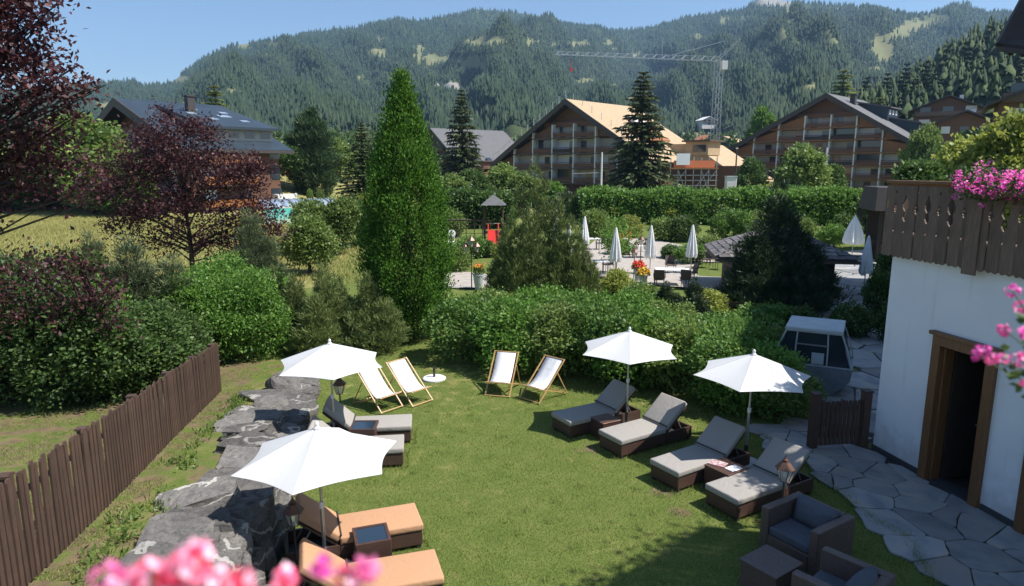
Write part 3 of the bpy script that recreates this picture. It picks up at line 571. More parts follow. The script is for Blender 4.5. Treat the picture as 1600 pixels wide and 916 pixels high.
ub = thing("shade_balcony", "unseen balcony with boards added beyond the right edge to shade the lawn", "balcony", (6.3, 6.2, 7.0))  # out of view, put in to cast shade on the lower right lawn
poly_block(MB(), [(0, 0), (2.0, 1.75), (4.2, 1.9), (4.2, -4), (0, -4)], 0, .2).build("floor", M['dark_wood'], ub)
for k in range(12):
    t = k / 12; q = MB(); q.box((2.0 * t + .08, 1.75 * t + .07, .7 + .05 * math.sin(k * 5)), (.215 if k % 4 else .16, .04, 1.1), rot=(0, 0, R(41))); q.build("board", M['dark_wood'], ub)
rgu = np.random.default_rng(3); tb = rgu.random(420); Pu = np.stack([2.0 * tb, 1.75 * tb, 1.2 + .2 * rgu.normal(size=420)], 1) + rgu.normal(size=(420, 3)) * .16
link("dapple_flowers", leafmesh("dapple_flowers", Pu, rgu.normal(size=(420, 3)), rgu.normal(size=(420, 3)), np.full(420, .13), np.full(420, .09), M['magenta']), ub)  # loose petals added to break the balcony's shade into dapples

# ------------------------------------------------------------------ paving
def clip_poly(poly, n, d):
    out = []
    for i in range(len(poly)):
        a = poly[i]; b = poly[(i + 1) % len(poly)]; da = a[0] * n[0] + a[1] * n[1] - d; db = b[0] * n[0] + b[1] * n[1] - d
        if da <= 0: out.append(a)
        if (da < 0 < db) or (db < 0 < da): t = da / (da - db); out.append((a[0] + (b[0] - a[0]) * t, a[1] + (b[1] - a[1]) * t))
    return out
def inside(pt, poly):
    x, y = pt; r = False
    for i in range(len(poly)):
        x1, y1 = poly[i]; x2, y2 = poly[(i + 1) % len(poly)]
        if (y1 > y) != (y2 > y) and x < (x2 - x1) * (y - y1) / (y2 - y1) + x1: r = not r
    return r
def sheet(name, poly, z, m, label=None):
    me = bpy.data.meshes.new(name); me.from_pydata([(x, y, z) for x, y in poly], [], [tuple(range(len(poly)))]); me.materials.append(m)
    bm = bmesh.new(); bm.from_mesh(me); bmesh.ops.triangulate(bm, faces=bm.faces[:]); bmesh.ops.recalc_face_normals(bm, faces=bm.faces[:])
    for f in bm.faces:
        if f.normal.z < 0: f.normal_flip()
    bm.to_mesh(me); bm.free(); o = link(name, me); tag(o, kind='structure'); 
    if label: o["label"] = label
    return o
g2 = lambda u, v: tuple(G(u, v))[:2]
patio_poly = [g2(1189, 680), g2(1210, 667), g2(1262, 662)] + [tuple(HW(s, 0, -.02))[:2] for s in (-.3, 1, 2, 3, 4, 5.5)] + [g2(1560, 1060), g2(1500, 980), g2(1465, 914), g2(1437, 870), g2(1423, 842), g2(1369, 815), g2(1342, 794), g2(1312, 768), g2(1282, 749), g2(1240, 712)]
path_poly = [g2(1262, 662), g2(1330, 600), g2(1347, 560), g2(1300, 510), g2(1190, 497), g2(1130, 480), g2(1112, 455), g2(1200, 440), g2(1285, 432), g2(1292, 414), g2(1330, 402), g2(1420, 398), (13.6, 26), (11.5, 18), tuple(HW(-.3, 0, -2.2))[:2], tuple(HW(-.3, 0, -.02))[:2]]
def paving(name, poly, step, seed, gap, label, z0=.012, th=.03):
    base = sheet(name, poly, z0, M['joint'], label)
    rg = random.Random(seed); xs = [p[0] for p in poly]; ys_ = [p[1] for p in poly]; S = []
    x = min(xs) - step
    while x < max(xs) + step:
        y = min(ys_) - step
        while y < max(ys_) + step: S.append((x + rg.uniform(-.5, .5) * step, y + rg.uniform(-.5, .5) * step)); y += step
        x += step
    S = [s for s in S if rg.random() > .22]
    for s in S:
        e_ = step * 1.9; cell = [(s[0] - e_, s[1] - e_), (s[0] + e_, s[1] - e_), (s[0] + e_, s[1] + e_), (s[0] - e_, s[1] + e_)]
        for q in S:
            if q is s or abs(q[0] - s[0]) > 4 * step or abs(q[1] - s[1]) > 4 * step: continue
            dx, dy = q[0] - s[0], q[1] - s[1]; L = math.hypot(dx, dy); n_ = (dx / L, dy / L)
            cell = clip_poly(cell, n_, (s[0] + q[0]) / 2 * n_[0] + (s[1] + q[1]) / 2 * n_[1] - gap / 2)
            if len(cell) < 3: break
        if len(cell) < 3: continue
        cx = sum(p[0] for p in cell) / len(cell); cy = sum(p[1] for p in cell) / len(cell)
        if sum(inside(p, poly) for p in cell) + inside((cx, cy), poly) < (len(cell) + 1) * .36: continue
        q = MB(); h = th + rg.uniform(0, .012); cell = [(a - cx, b_ - cy) for a, b_ in cell]
        # chip corners
        c2 = []
        for i2 in range(len(cell)):
            a, b_ = cell[i2], cell[(i2 + 1) % len(cell)]
            L = math.hypot(b_[0] - a[0], b_[1] - a[1])
            if L < .05: c2.append(a); continue
            c2 += [(a[0] + (b_[0] - a[0]) * .08, a[1] + (b_[1] - a[1]) * .08), (a[0] + (b_[0] - a[0]) * .5 + rg.uniform(-.02, .02), a[1] + (b_[1] - a[1]) * .5 + rg.uniform(-.02, .02)), (a[0] + (b_[0] - a[0]) * .92, a[1] + (b_[1] - a[1]) * .92)]
        q.prism(c2, lambda a, b_, t: (a, b_, t), 0, h - z0); q.build("paving_stone", M['flag'], base, loc=(cx, cy, z0 + .001), rot=(rg.uniform(-.01, .01), rg.uniform(-.01, .01), 0))
    return base
paving("patio", patio_poly, .52, 3, .014, "shaded crazy paving of grey flagstones beside the white wall")
paving("flagstone_path", path_poly, 1.15, 5, .05, "shaded flagstone path leading away behind the gate")
terr_poly = [g2(868, 455), g2(880, 420), g2(905, 398), g2(935, 372), g2(1000, 372), g2(1110, 392), g2(1180, 396), g2(1290, 396), g2(1400, 388), g2(1440, 392), g2(1420, 398), g2(1330, 402), g2(1292, 412), g2(1200, 412), g2(1100, 411), g2(1080, 420), g2(1092, 433), g2(1200, 438), g2(1112, 455), g2(1000, 445), g2(960, 431), g2(935, 436), g2(925, 452)]
sheet("terrace", terr_poly, .055, M['gravel'], "pale paved cafe terrace behind the shrubs")
sheet("garden_path", [g2(690, 452), g2(700, 426), g2(745, 427), g2(800, 440), g2(820, 452)], .06, M['gravel'], "pale garden path beside the columnar tree")
sheet("pool_path", [g2(505, 318), g2(470, 312), g2(430, 312), g2(410, 316), g2(415, 320), g2(520, 322)], .3, M['gravel'], "pale path above the pool shelter")

# ------------------------------------------------------------------ vegetation builders
def trunk_limbs(name, h, r, targets, m, parent, rng, lean=(0, 0), n=7, limb_r=.35, split=.12):
    q = MB(); pts = [Vector((lean[0] * t * t + .04 * h * math.sin(t * 5) * .3, lean[1] * t * t, h * t)) for t in [i / 6 for i in range(7)]]
    q.tube(pts, [r * (1 - .75 * i / 6) * (1.35 if i == 0 else 1) for i in range(7)], n)
    for tg in targets:
        tg = Vector(tg); t0 = min(.92, max(split, tg.z / h * .55 + rng.random() * .15)); i0 = int(t0 * 6); base = pts[i0].lerp(pts[min(6, i0 + 1)], t0 * 6 - i0)
        mid = base.lerp(tg, .5) + Vector((rng.normal() * .06, rng.normal() * .06, .08)) * h * .3; rr = r * limb_r
        q.tube([base, mid, tg], [rr, rr * .6, rr * .2], 4, cap=False)
    return q.build(name, m, parent)
BUSHES = {}
def bush_mesh(key, blobs, k, per, ln, asp, m, seed, spread=None, up=.35, inner=.6, lump=.12, jit=.8, droop=0):
    rg = np.random.default_rng(seed); Pc, Dc = blobclumps(blobs, k, rg, inner, lump, flat_bottom=.02)
    P, U, N, s, w_ = clump_leaves(Pc, Dc, per, spread or ln * 2.2, ln, asp, rg, up, droop, jit); return leafmesh("foliage", P, U, N, s, w_, m)
def tuft_mesh(blobs, k, per, ln, wd, m, seed, up=.8, inner=.6, lump=.12, cone=.8):
    rg = np.random.default_rng(seed); Pc, Dc = blobclumps(blobs, k, rg, inner, lump, flat_bottom=.02)
    Dc = vnorm(Dc + np.array([0, 0, up])); P, U, N, s, w_ = needle_tufts(Pc, Dc, per, ln, wd, rg, cone); return leafmesh("needles", P, U, N, s, w_, m)
def plant(name, label, cat, loc, parts, rz=0, scale=(1, 1, 1), group=None):
    t = thing(name, label, cat, loc, rz, group); t.scale = scale if hasattr(scale, '__len__') else (scale,) * 3
    for pn, me in parts: link(pn, me, t)
    return t
def stems_mesh(blobs, r, m, seed, k=9, h0=0.0):
    rg = random.Random(seed); q = MB()
    for i in range(k):
        b_ = blobs[i % len(blobs)]; c = Vector(b_[0]); rr = b_[1][0] if hasattr(b_[1], '__len__') else b_[1]
        tg = c + Vector((rg.uniform(-.6, .6), rg.uniform(-.6, .6), rg.uniform(-.2, .7))) * rr; s0 = Vector((c.x * .5 + rg.uniform(-.12, .12), c.y * .5 + rg.uniform(-.12, .12), h0))
        q.tube([s0, s0.lerp(tg, .5) + Vector((rg.uniform(-.1, .1), rg.uniform(-.1, .1), 0)) * rr, tg], [r, r * .7, r * .25], 5, cap=False)
    return q.mesh("stems", m)
def spruce_meshes(h, r, seed, per=9, whorls=26, m=None, bark=None, droop=.35, ln=.55, asp=.42, power=.9, skirt=.06, shag=1.0):
    rg = np.random.default_rng(seed); P = []; U = []; N = []; S = []; q = MB(); q.tube([(0, 0, 0), (0, 0, h * .5), (0, 0, h * .98)], [h * .016, h * .010, h * .002], 7)
    for i in range(whorls):
        t = skirt + (1 - skirt) * (i + rg.random() * .5) / whorls; z = h * t; L = r * (1 - t) ** power * (.85 + .3 * rg.random()) + .12 * r * (1 - t) ** .2; nb_ = int(7 + 6 * (1 - t)); a0 = rg.random() * 6.28
        for j in range(nb_):
            a = a0 + j * 6.283 / nb_ + rg.normal() * .15; l = L * (.75 + .4 * rg.random()); d = np.array([math.cos(a), math.sin(a), 0]); s_ = np.array([-d[1], d[0], 0])
            dr = droop * (1.2 - t * 1.6)
            if i % 3 == 0: q.tube([(0, 0, z), tuple(d * l * .9 + np.array([0, 0, z - dr * l * .7]))], [h * .003, h * .001], 3, cap=False)
            k = max(3, int(per * l / r + 3))
            for u_ in range(k):
                f = (u_ + .5 * rg.random()) / k * .92 + .08; c = d * l * f + np.array([0, 0, z - dr * l * f * f + .06 * l * f]);
                for sd in (-1, 1):
                    wv_ = vnorm(d * (.6 + .3 * rg.random()) + s_ * sd * (.8 * (1 - f) + .25) + np.array([0, 0, -.15 * shag - .2 * rg.random()])); P.append(c + rg.normal(size=3) * .04 * ln); U.append(wv_); N.append(np.array([0, 0, 1]) + rg.normal(size=3) * .35); S.append(ln * (.6 + .7 * rg.random()) * (.5 + .5 * min(1, l / r * 1.6)))
                # hanging curtain sprays
                if rg.random() < .7 * shag: P.append(c); U.append(vnorm(np.array([d[0] * .3, d[1] * .3, -1]) + rg.normal(size=3) * .25)); N.append(d + rg.normal(size=3) * .4); S.append(ln * (.5 + .4 * rg.random()) * (.5 + .5 * min(1, l / r * 1.6)))
    S = np.array(S); return [("crown", leafmesh("crown", np.array(P), np.array(U), np.array(N), S, S * asp, m or M['spruce'])), ("trunk", q.mesh("trunk", bark or M['dark_bark']))]
def tree(name, label, loc, h, tr, blobs, k, per, ln, asp, m, seed, bark='bark', limbs=14, lean=(0, 0), cat="tree", **kw):
    t = thing(name, label, cat, loc); rg = np.random.default_rng(seed)
    link("crown", bush_mesh("x", blobs, k, per, ln, asp, m, seed, **kw), t)
    tg = []
    for i in range(limbs):
        b_ = blobs[i % len(blobs)]; rr = np.array(b_[1] if hasattr(b_[1], '__len__') else (b_[1],) * 3); tg.append(np.array(b_[0]) + vnorm(rg.normal(size=3)) * rr * .6)
    trunk_limbs("trunk", h, tr, tg, M[bark], t, rg, lean)
    return t

# --- front row: laurel-like hedge bushes behind the lawn
HB = []
for sd in range(3):
    rg = random.Random(sd + 40); bl = [((0, 0, .75), (1.05, .95, .85))] + [((rg.uniform(-.75, .75), rg.uniform(-.6, .6), rg.uniform(.45, 1.1)), rg.uniform(.45, .62)) for _ in range(7)]
    HB.append([("foliage", bush_mesh("h", bl, 1700, 7, .095, .55, (M['leaf_hedge'], M['leaf_lush'], M['leaf_mid'])[sd], 60 + sd, spread=.13, lump=.08)), ("stems", stems_mesh(bl, .018, M['bark'], sd))])
def bush_at(i, u, v, w, h, label, name="shrub", meshes=None, z=0.0, cat="shrub", group=None, rz=None, w0=2.3, h0=1.75):
    """u,v = photo position of the foot, w,h = metres"""
    p = G(u, v, z); p.z = hzs(p.x, p.y) if z == 0 else z
    ms = (meshes or HB)[i % len(meshes or HB)]
    return plant(name, label, cat, p, ms, rz if rz is not None else (i * 1.9) % 6.28, (w / w0, w / w0, h / h0), group)
front = [(735, 560, 2.5, 1.8, "dense green hedge bush just right of the columnar tree"), (800, 572, 2.5, 1.85, "green hedge bush behind the upright deck chair"), (872, 578, 2.4, 1.8, "green hedge bush behind the tilted deck chair"), (940, 585, 2.4, 1.9, "green hedge bush behind the first grey lounger of the right row"),
    (1000, 592, 2.5, 1.8, "green hedge bush behind the small right parasol"), (1062, 606, 2.4, 1.7, "green hedge bush between the two right parasols"), (1122, 622, 2.3, 1.7, "hedge bush directly behind the near right parasol"), (1178, 640, 2.0, 1.5, "shaded hedge bush beside the gate and gondola cabin"), (1215, 652, 1.5, 1.1, "low dark bush at the corner of the patio"),
    (905, 545, 2.5, 1.75, "tall hedge bush of the second row in the middle of the view"), (975, 545, 2.5, 1.75, "round topped hedge bush of the second row, right of the middle"), (1045, 560, 2.4, 1.6, "second row hedge bush in front of the dark shrubs"), (1125, 575, 2.3, 1.5, "second row hedge bush beside the low rail"), (845, 535, 2.4, 1.75, "second row hedge bush at the foot of the olive pines"), (770, 535, 2.4, 1.6, "second row hedge bush below the pale planter"), (1160, 595, 1.8, 1.6, "hedge bush in front of the gondola cabin")]
for i, (u, v, w_, h_, lb) in enumerate(front): bush_at(i, u, v, w_, h_, lb, "hedge_bush", group="hedge bushes behind the lawn")
# --- columnar hornbeam
def horn_profile(t): return float(np.interp(t, [0, .06, .18, .30, .45, .55, .67, .79, .90, 1.0], [.95, 1.15, 1.38, 1.42, 1.28, 1.14, .98, .64, .34, .07]))
rg = np.random.default_rng(5); k = 11500; tz = rg.random(k * 2) ** 1.05; a = rg.random(k * 2) * 6.28
prof = np.array([max(.06, horn_profile(t)) for t in tz]); acc = rg.random(k * 2) < prof / 1.5 + .15; tz, a, prof = tz[acc][:k], a[acc][:k], prof[acc][:k]
lobe = np.sin(a * 7 + 2.2 * np.sin(tz * 6)) * .5 + np.sin(a * 13 + 1.7 * np.sin(tz * 9 + 1)) * .3 + .35 * np.sin(tz * 26 + a * 3) + .25 * np.sin(tz * 47 - a * 5)
kp = rg.random(len(tz)) < .72 + .5 * lobe; tz, a, prof, lobe = tz[kp], a[kp], prof[kp], lobe[kp]
rr = prof * (.55 + .45 * rg.random(len(tz)) ** .55) * (1 + .16 * lobe + .08 * rg.normal(size=len(tz)))
Pc = np.stack([rr * np.cos(a), rr * np.sin(a), .25 + tz * 7.55], 1); Dc = vnorm(np.stack([np.cos(a), np.sin(a), .75 + 1.2 * tz ** 4], 1))
hp = G(638, 540); t = thing("columnar_hornbeam", "tall columnar hornbeam with dense bright green leaves at the far end of the lawn", "tree", (hp.x - .12, hp.y + .9, 0)); t.scale = (.85, .85, 1)
P, U, N, s_, w_ = clump_leaves(Pc, Dc, 9, .26, .092, .55, rg, .3, 0, .8); U = vnorm(U + np.array([0, 0, .5])); link("crown", leafmesh("crown", P, U, N, s_, w_, M['leaf_horn']), t)
trunk_limbs("trunk", 7.6, .16, [tuple(Pc[i] * np.array([.8, .8, 1])) for i in range(0, 400, 10)], M['bark'], t, rg, limb_r=.22, split=.06)
# --- olive mugo pines left and right of the hornbeam
def mugo(seed, m='needle_olive', peaks=((0, 0, 2.6, .8), (.8, .2, 2.0, .7), (-.8, 0, 1.7, .75)), k=3000, per=9, ln=.19, wd=.02):
    bl = []; rg = random.Random(seed)
    for (x, y, h, r) in peaks:
        n_ = 6
        for i in range(n_): t_ = i / (n_ - 1); bl.append(((x + rg.uniform(-.12, .12), y + rg.uniform(-.12, .12), r * .5 + t_ * (h - r * .75)), (r * (1.05 - .72 * t_), r * (1.05 - .72 * t_), r * .75)))
    return [("needles", tuft_mesh(bl, k, per, ln, wd, M[m], seed, up=1.7, cone=.75, inner=.5, lump=.2)), ("stems", stems_mesh(bl, .03, M['dark_bark'], seed, 10))]
MU = mugo(71); 
plant("mountain_pine", "olive green mountain pine with two tall tips in the middle of the garden, left clump", "tree", G(830, 475), mugo(72, peaks=((.1, 0, 5.0, .62), (-.45, .2, 4.1, .6), (.6, .1, 4.4, .6), (-.95, -.2, 3.0, .7), (1.05, 0, 3.3, .7), (0, -.6, 3.3, .7), (-1.25, 0, 1.9, .7), (1.4, -.2, 2.2, .7), (.5, -.7, 2.0, .7), (-.5, -.7, 1.8, .7)), k=5200, per=9, ln=.22, wd=.024), 0, (.90, .9, 1.0))
plant("mountain_pine", "lower olive green mountain pine leaning right beside the terrace tables", "tree", G(888, 480), mugo(73, peaks=((0, 0, 3.3, .6), (-.5, .2, 4.0, .55), (.5, 0, 2.9, .6), (.95, -.2, 2.0, .65), (.3, -.5, 1.9, .65), (-.6, -.3, 2.6, .6), (1.3, 0, 1.5, .5)), k=3600, per=9, ln=.22, wd=.024), 0, (.72, .8, .92))
for i, (u, v, hh_, ww, lb) in enumerate([(470, 540, 2.0, 2.0, "olive mountain pine left of the hornbeam, nearest the small parasol"), (515, 545, 2.35, 2.1, "spiky olive mountain pine behind the far left parasol"), (575, 545, 2.1, 2.1, "olive mountain pine at the left foot of the hornbeam"), (430, 520, 2.0, 1.8, "olive mountain pine beside the bright green bush")]):
    plant("mountain_pine", lb, "pine shrub", G(u, v), MU, i * 1.3, (ww / 2.5, ww / 2.5, hh_ / 2.9), "olive pines left of the hornbeam")
DK = mugo(75, 'needle_dark', peaks=((0, 0, 3.7, 1.15), (-.9, -.2, 2.6, 1.0), (.9, 0, 2.5, 1.0), (-1.1, -.5, 1.5, .9), (1.1, -.3, 1.6, .9), (0, -.8, 1.7, 1.0)), k=6000, per=9, ln=.22, wd=.03)
plant("dark_pine", "large dark round pine standing in the shade before the stone-slab roof", "pine", G(1207, 488), DK, .3, (1.12, 1.05, 1.03))
plant("dark_pine", "low dark pine shrub in front of the set table on the terrace edge", "pine shrub", G(1085, 502), DK, 1.2, (.60, .5, .33)); plant("dark_pine", "small dark pine shrub left of the terrace flower pots", "pine shrub", G(1040, 492), DK, 2.2, (.42, .42, .27))
# --- left side shrubs
LB = []
for sd in range(2):
    rg = random.Random(sd + 80); bl = [((0, 0, .9), (1.1, 1.0, 1.0))] + [((rg.uniform(-.9, .9), rg.uniform(-.7, .7), rg.uniform(.4, 1.5)), rg.uniform(.4, .65)) for _ in range(9)]
    LB.append([("foliage", bush_mesh("l", bl, 2300, 8, .085, .6, M['leaf_dark'] if sd == 0 else M['leaf_lush'], 90 + sd, spread=.2, lump=.14)), ("stems", stems_mesh(bl, .02, M['bark'], sd + 9))])
left = [(0, 20, 640, 3.0, 2.5, "dark leafy shrub at the left edge beyond the fence"), (0, 110, 640, 3.0, 2.4, "dark leafy shrub beyond the middle of the fence"), (0, 200, 632, 2.8, 2.0, "dark shrub close behind the fence pickets"), (0, 60, 590, 3.2, 3.0, "taller dark shrub behind the leftmost one"), (1, 160, 585, 2.6, 2.3, "mid green shrub amid the dark ones on the left"), (0, 262, 600, 2.2, 1.6, "small dark shrub near the far end of the fence"),
    (1, 330, 560, 2.6, 2.2, "bright green bush near the far end of the fence"), (1, 395, 555, 2.4, 2.25, "bright green rounded bush at the left edge of the lawn"), (1, 345, 520, 2.8, 2.3, "bright green bush below the purple tree"), (0, -60, 620, 3.2, 3.0, "dark shrub cut by the left edge of the view"), (1, 290, 560, 2.2, 2.2, "mid green bush among the grey pines"), (1, 410, 500, 2.4, 1.6, "low green bush in front of the rounded tree")]
for i, (mi, u, v, w_, h_, lb) in enumerate(left):
    p = G(u, v); p.z = hzs(p.x, p.y); plant("leafy_shrub", lb, "shrub", p, LB[mi], i * 2.1, (w_ / 2.6, w_ / 2.6, h_ / 2.1))
GP = mugo(95, 'needle_grey', peaks=((0, 0, 3.2, .75), (.3, .2, 2.2, .7), (-.4, 0, 1.8, .7)), k=2200, per=10, ln=.24, wd=.02)
for i, (u, v, s_, hh_, lb) in enumerate([(168, 560, .9, 3.0, "slim grey green pine sapling against the yellow meadow"), (222, 570, 1.2, 3.0, "taller grey green pine sapling in front of the purple tree"), (272, 565, 1.2, 2.5, "bushy grey green pine right of the saplings"), (245, 610, 1.0, 1.7, "low grey green pine right behind the fence"), (130, 600, .9, 2.0, "grey green pine between the dark shrubs"), (405, 470, 1.2, 3.1, "dark spiky pine between the purple tree and the pool shelter")]):
    p = G(u, v); p.z = hzs(p.x, p.y); plant("pine_sapling", lb, "pine", p, GP, i * 1.1, (s_, s_, hh_ / 3.2))
# --- purple trees
pb = G(302, 452)
PU = [((0, 0, 5.0), (2.0, 1.7, 1.7)), ((-2.1, 0, 4.6), (1.7, 1.4, 1.3)), ((2.0, .2, 4.3), (1.5, 1.3, 1.3)), ((-1.1, -.4, 6.0), (1.0, 1.0, .9)), ((.5, .2, 6.5), (.75, .8, .9)), ((-.1, -.5, 3.3), (1.6, 1.4, 1.0)), ((3.1, 0, 3.2), (.9, .9, .6)), ((-3.3, .2, 3.9), (1.1, 1.0, .8)), ((1.6, .3, 2.6), (.9, .9, .6)), ((-1.9, 0, 3.0), (1.0, .9, .6)), ((2.9, 0, 5.0), (.7, .8, .7)), ((1.0, 0, 1.9), (.9, .8, .6)), ((2.4, .1, 1.7), (.9, .8, .5)), ((-1.2, 0, 1.9), (.8, .8, .5)), ((3.4, .2, 2.4), (.7, .7, .5)), ((-3.0, .2, 2.6), (.8, .8, .5)), ((-.6, .1, 7.0), (.4, .4, .6)), ((1.5, .1, 6.2), (.4, .4, .6))]
tree("purple_plum_tree", "dark purple leaved tree standing in front of the left chalet", (pb.x, pb.y, 0), 5.2, .13, PU, 3500, 7, .13, .55, M['leaf_purple'], 33, 'dark_bark', 46, inner=.2, lump=.26, spread=.34)
bl = [(tuple(A(u, v, y) - Vector((-9.6, 9.4, .4))), r) for (u, v, y, r) in [(-60, 20, 9, .8), (5, 10, 9, .42), (50, 25, 9, .3), (95, 8, 9, .16), (70, 50, 9, .18), (-10, 95, 9, .5), (40, 110, 9, .3), (70, 150, 9, .25), (100, 142, 9, .18), (135, 142, 9, .15), (162, 136, 9, .08), (112, 105, 9, .1), (20, 180, 9.2, .36), (60, 215, 9.2, .26), (110, 190, 9.2, .16), (125, 175, 9.2, .1), (-60, 240, 9.4, .7), (10, 245, 9.4, .36), (60, 262, 9.4, .26), (100, 240, 9.4, .14), (130, 262, 9.6, .14), (20, 300, 9.6, .25), (80, 305, 9.6, .18), (120, 300, 9.6, .13), (160, 290, 9.6, .12), (-120, 120, 9.4, 1.2), (-100, 320, 9.6, .6), (195, 300, 9.6, .08), (-20, 330, 9.6, .25)]]
tree("purple_plum_tree", "near purple leaved tree whose branches reach in from the left edge", (-9.6, 9.4, .4), 6.0, .11, bl, 2700, 6, .082, .55, M['leaf_purple'], 34, 'dark_bark', 44, inner=.1, lump=.25, spread=.20)
bl = [(tuple(A(u, v, y * 1.3) - Vector((-9.3, 13.8, .3))), r * 1.25) for (u, v, y, r) in [(30, 425, 10, .28), (90, 420, 10, .24), (140, 435, 10, .26), (125, 410, 10, .15), (150, 470, 10, .25), (100, 490, 10, .32), (40, 500, 10, .38), (185, 455, 10, .16), (70, 450, 10, .2), (-20, 470, 10, .5), (180, 510, 10, .2), (120, 400, 10, .1)]]
tree("purple_plum_bush", "low spreading purple leaved bush among the dark shrubs on the left", (-9.3, 13.8, .3), 2.6, .1, bl, 400, 6, .10, .5, M['leaf_purple'], 35, 'dark_bark', 18, cat="shrub", inner=.1, lump=.2, spread=.3, lean=(1.0, 0))

# ------------------------------------------------------------------ picket fence on the bank
fa = G(0, 960, 1.28); fb = G(346, 613, .15); F0 = Vector((fa.x, fa.y, 0)); F1 = Vector((fb.x, fb.y, 0)); fd = (F1 - F0).normalized(); F0 = F0 - fd * 1.2; flen = (F1 - F0).length
fence = thing("picket_fence", "long dark brown picket fence running down the grassy bank on the left", "fence", tuple(F0) )
fang = math.atan2(fd.y, fd.x)
def picket_mesh(hh): 
    q = MB(); w_ = .068; q.prism([(-w_ / 2, 0), (w_ / 2, 0), (w_ / 2, hh - .03), (w_ * .3, hh), (-w_ * .3, hh), (-w_ / 2, hh - .03)], lambda a, b, t: (a, t, b), -.011, .011); return q.mesh("picket", M['fence'])
pk = [picket_mesh(1.13), picket_mesh(1.15), picket_mesh(1.12)]
npk = int(flen / .104); rg = random.Random(4)
for i in range(npk):
    s = (i + .5) * flen / npk; p = fd * s; z = hzs(F0.x + p.x, F0.y + p.y)
    link("picket", pk[i % 3], fence, (p.x, p.y, z + .03 + rg.uniform(-.012, .012)), (rg.uniform(-.012, .012), rg.uniform(-.014, .014), fang + rg.uniform(-.06, .06)))
for zz in (.32, .92):
    q = MB(); pts = []
    for i in range(9):
        p = fd * (flen * i / 8); pts.append(p + Vector((-fd.y, fd.x, 0)) * .035 + Vector((0, 0, hzs(F0.x + p.x, F0.y + p.y) + zz)))
    q.tube(pts, .032, 4); q.build("rail", M['fence'], fence)
for i in range(7):
    p = fd * (flen * (i + .02) / 6.1) + Vector((-fd.y, fd.x, 0)) * .10; z = hzs(F0.x + p.x, F0.y + p.y); q = MB(); q.box((0, 0, .55), (.09, .09, 1.14)); q.box((0, 0, 1.13), (.12, .12, .025)); q.build("post", M['fence'], fence, loc=(p.x, p.y, z), rot=(0, 0, fang))

# ------------------------------------------------------------------ boulder retaining wall
def boulder_mesh(w, d, h, seed, cuts=9):
    rg = np.random.default_rng(seed); bm = bmesh.new(); bmesh.ops.create_cube(bm, size=2.0); bmesh.ops.subdivide_edges(bm, edges=bm.edges[:], cuts=cuts, use_grid_fill=True)
    V = np.array([v.co for v in bm.verts]); L = np.linalg.norm(V, axis=1, keepdims=True); mxn = np.abs(V).max(1, keepdims=True); V = V * (mxn / L) ** .06
    # skewed block with cleavage planes
    V[:, 0] += V[:, 1] * rg.uniform(-.3, .3); V[:, 1] += V[:, 0] * rg.uniform(-.25, .25); V[:, :2] *= (1 + V[:, 2:3] * rg.uniform(-.12, .06))
    for _ in range(8):
        n_ = rg.normal(size=3) * np.array([1, 1, .45]); n_ = n_ / np.linalg.norm(n_); dd = .95 + .35 * rg.random(); t = V @ n_ - dd; V = V - np.maximum(t, 0)[:, None] * n_
    ph = rg.random(8) * 6.28; st = rg.uniform(-.25, .25)
    q = V[:, 2] + st * V[:, 0] + .12 * np.sin(V[:, 1] * 3 + ph[0])          # bedding planes step the sides in and out
    band = np.floor(q * 3.2 + ph[1]); off = np.sin(band * 12.9898 + seed) * .075
    V[:, :2] *= (1 + off[:, None] * (np.abs(V[:, 2:3]) < .97))
    for f_, am in ((1.6, .06), (4.5, .03), (11.0, .018)):
        dirs = rg.normal(size=(3, 3)) * f_; nn = sum(np.sin(V @ dirs[k] + ph[k + 2]) for k in range(3)) / 3; V = V + vnorm(V) * (am * nn)[:, None]
    top = V[:, 2] > .75; cr_ = np.abs(np.sin(V[:, 0] * 2.1 + V[:, 1] * rg.uniform(1, 3) + ph[5])) < .10; V[:, 2] -= np.where(top & cr_, .16, 0)
    V = V * np.array([w / 2, d / 2, h / 2])
    for v, c in zip(bm.verts, V): v.co = c
    me = bpy.data.meshes.new("boulder"); bm.to_mesh(me); bm.free(); me.materials.append(M['rock'])
    return me
wall_t = thing("boulder_wall", "dry stone retaining wall of large grey boulders between the bank and the lawn", "retaining wall", (-3.9, 10, 0))
def put_boulder(x, y, z, w, d, h, seed, rz, tilt=(0, 0)):
    link("boulder", boulder_mesh(w, d, h, seed), wall_t, (x + 3.9, y - 10, z), (tilt[0], tilt[1], rz))
y = 4.9; i = 0; rg = random.Random(12)
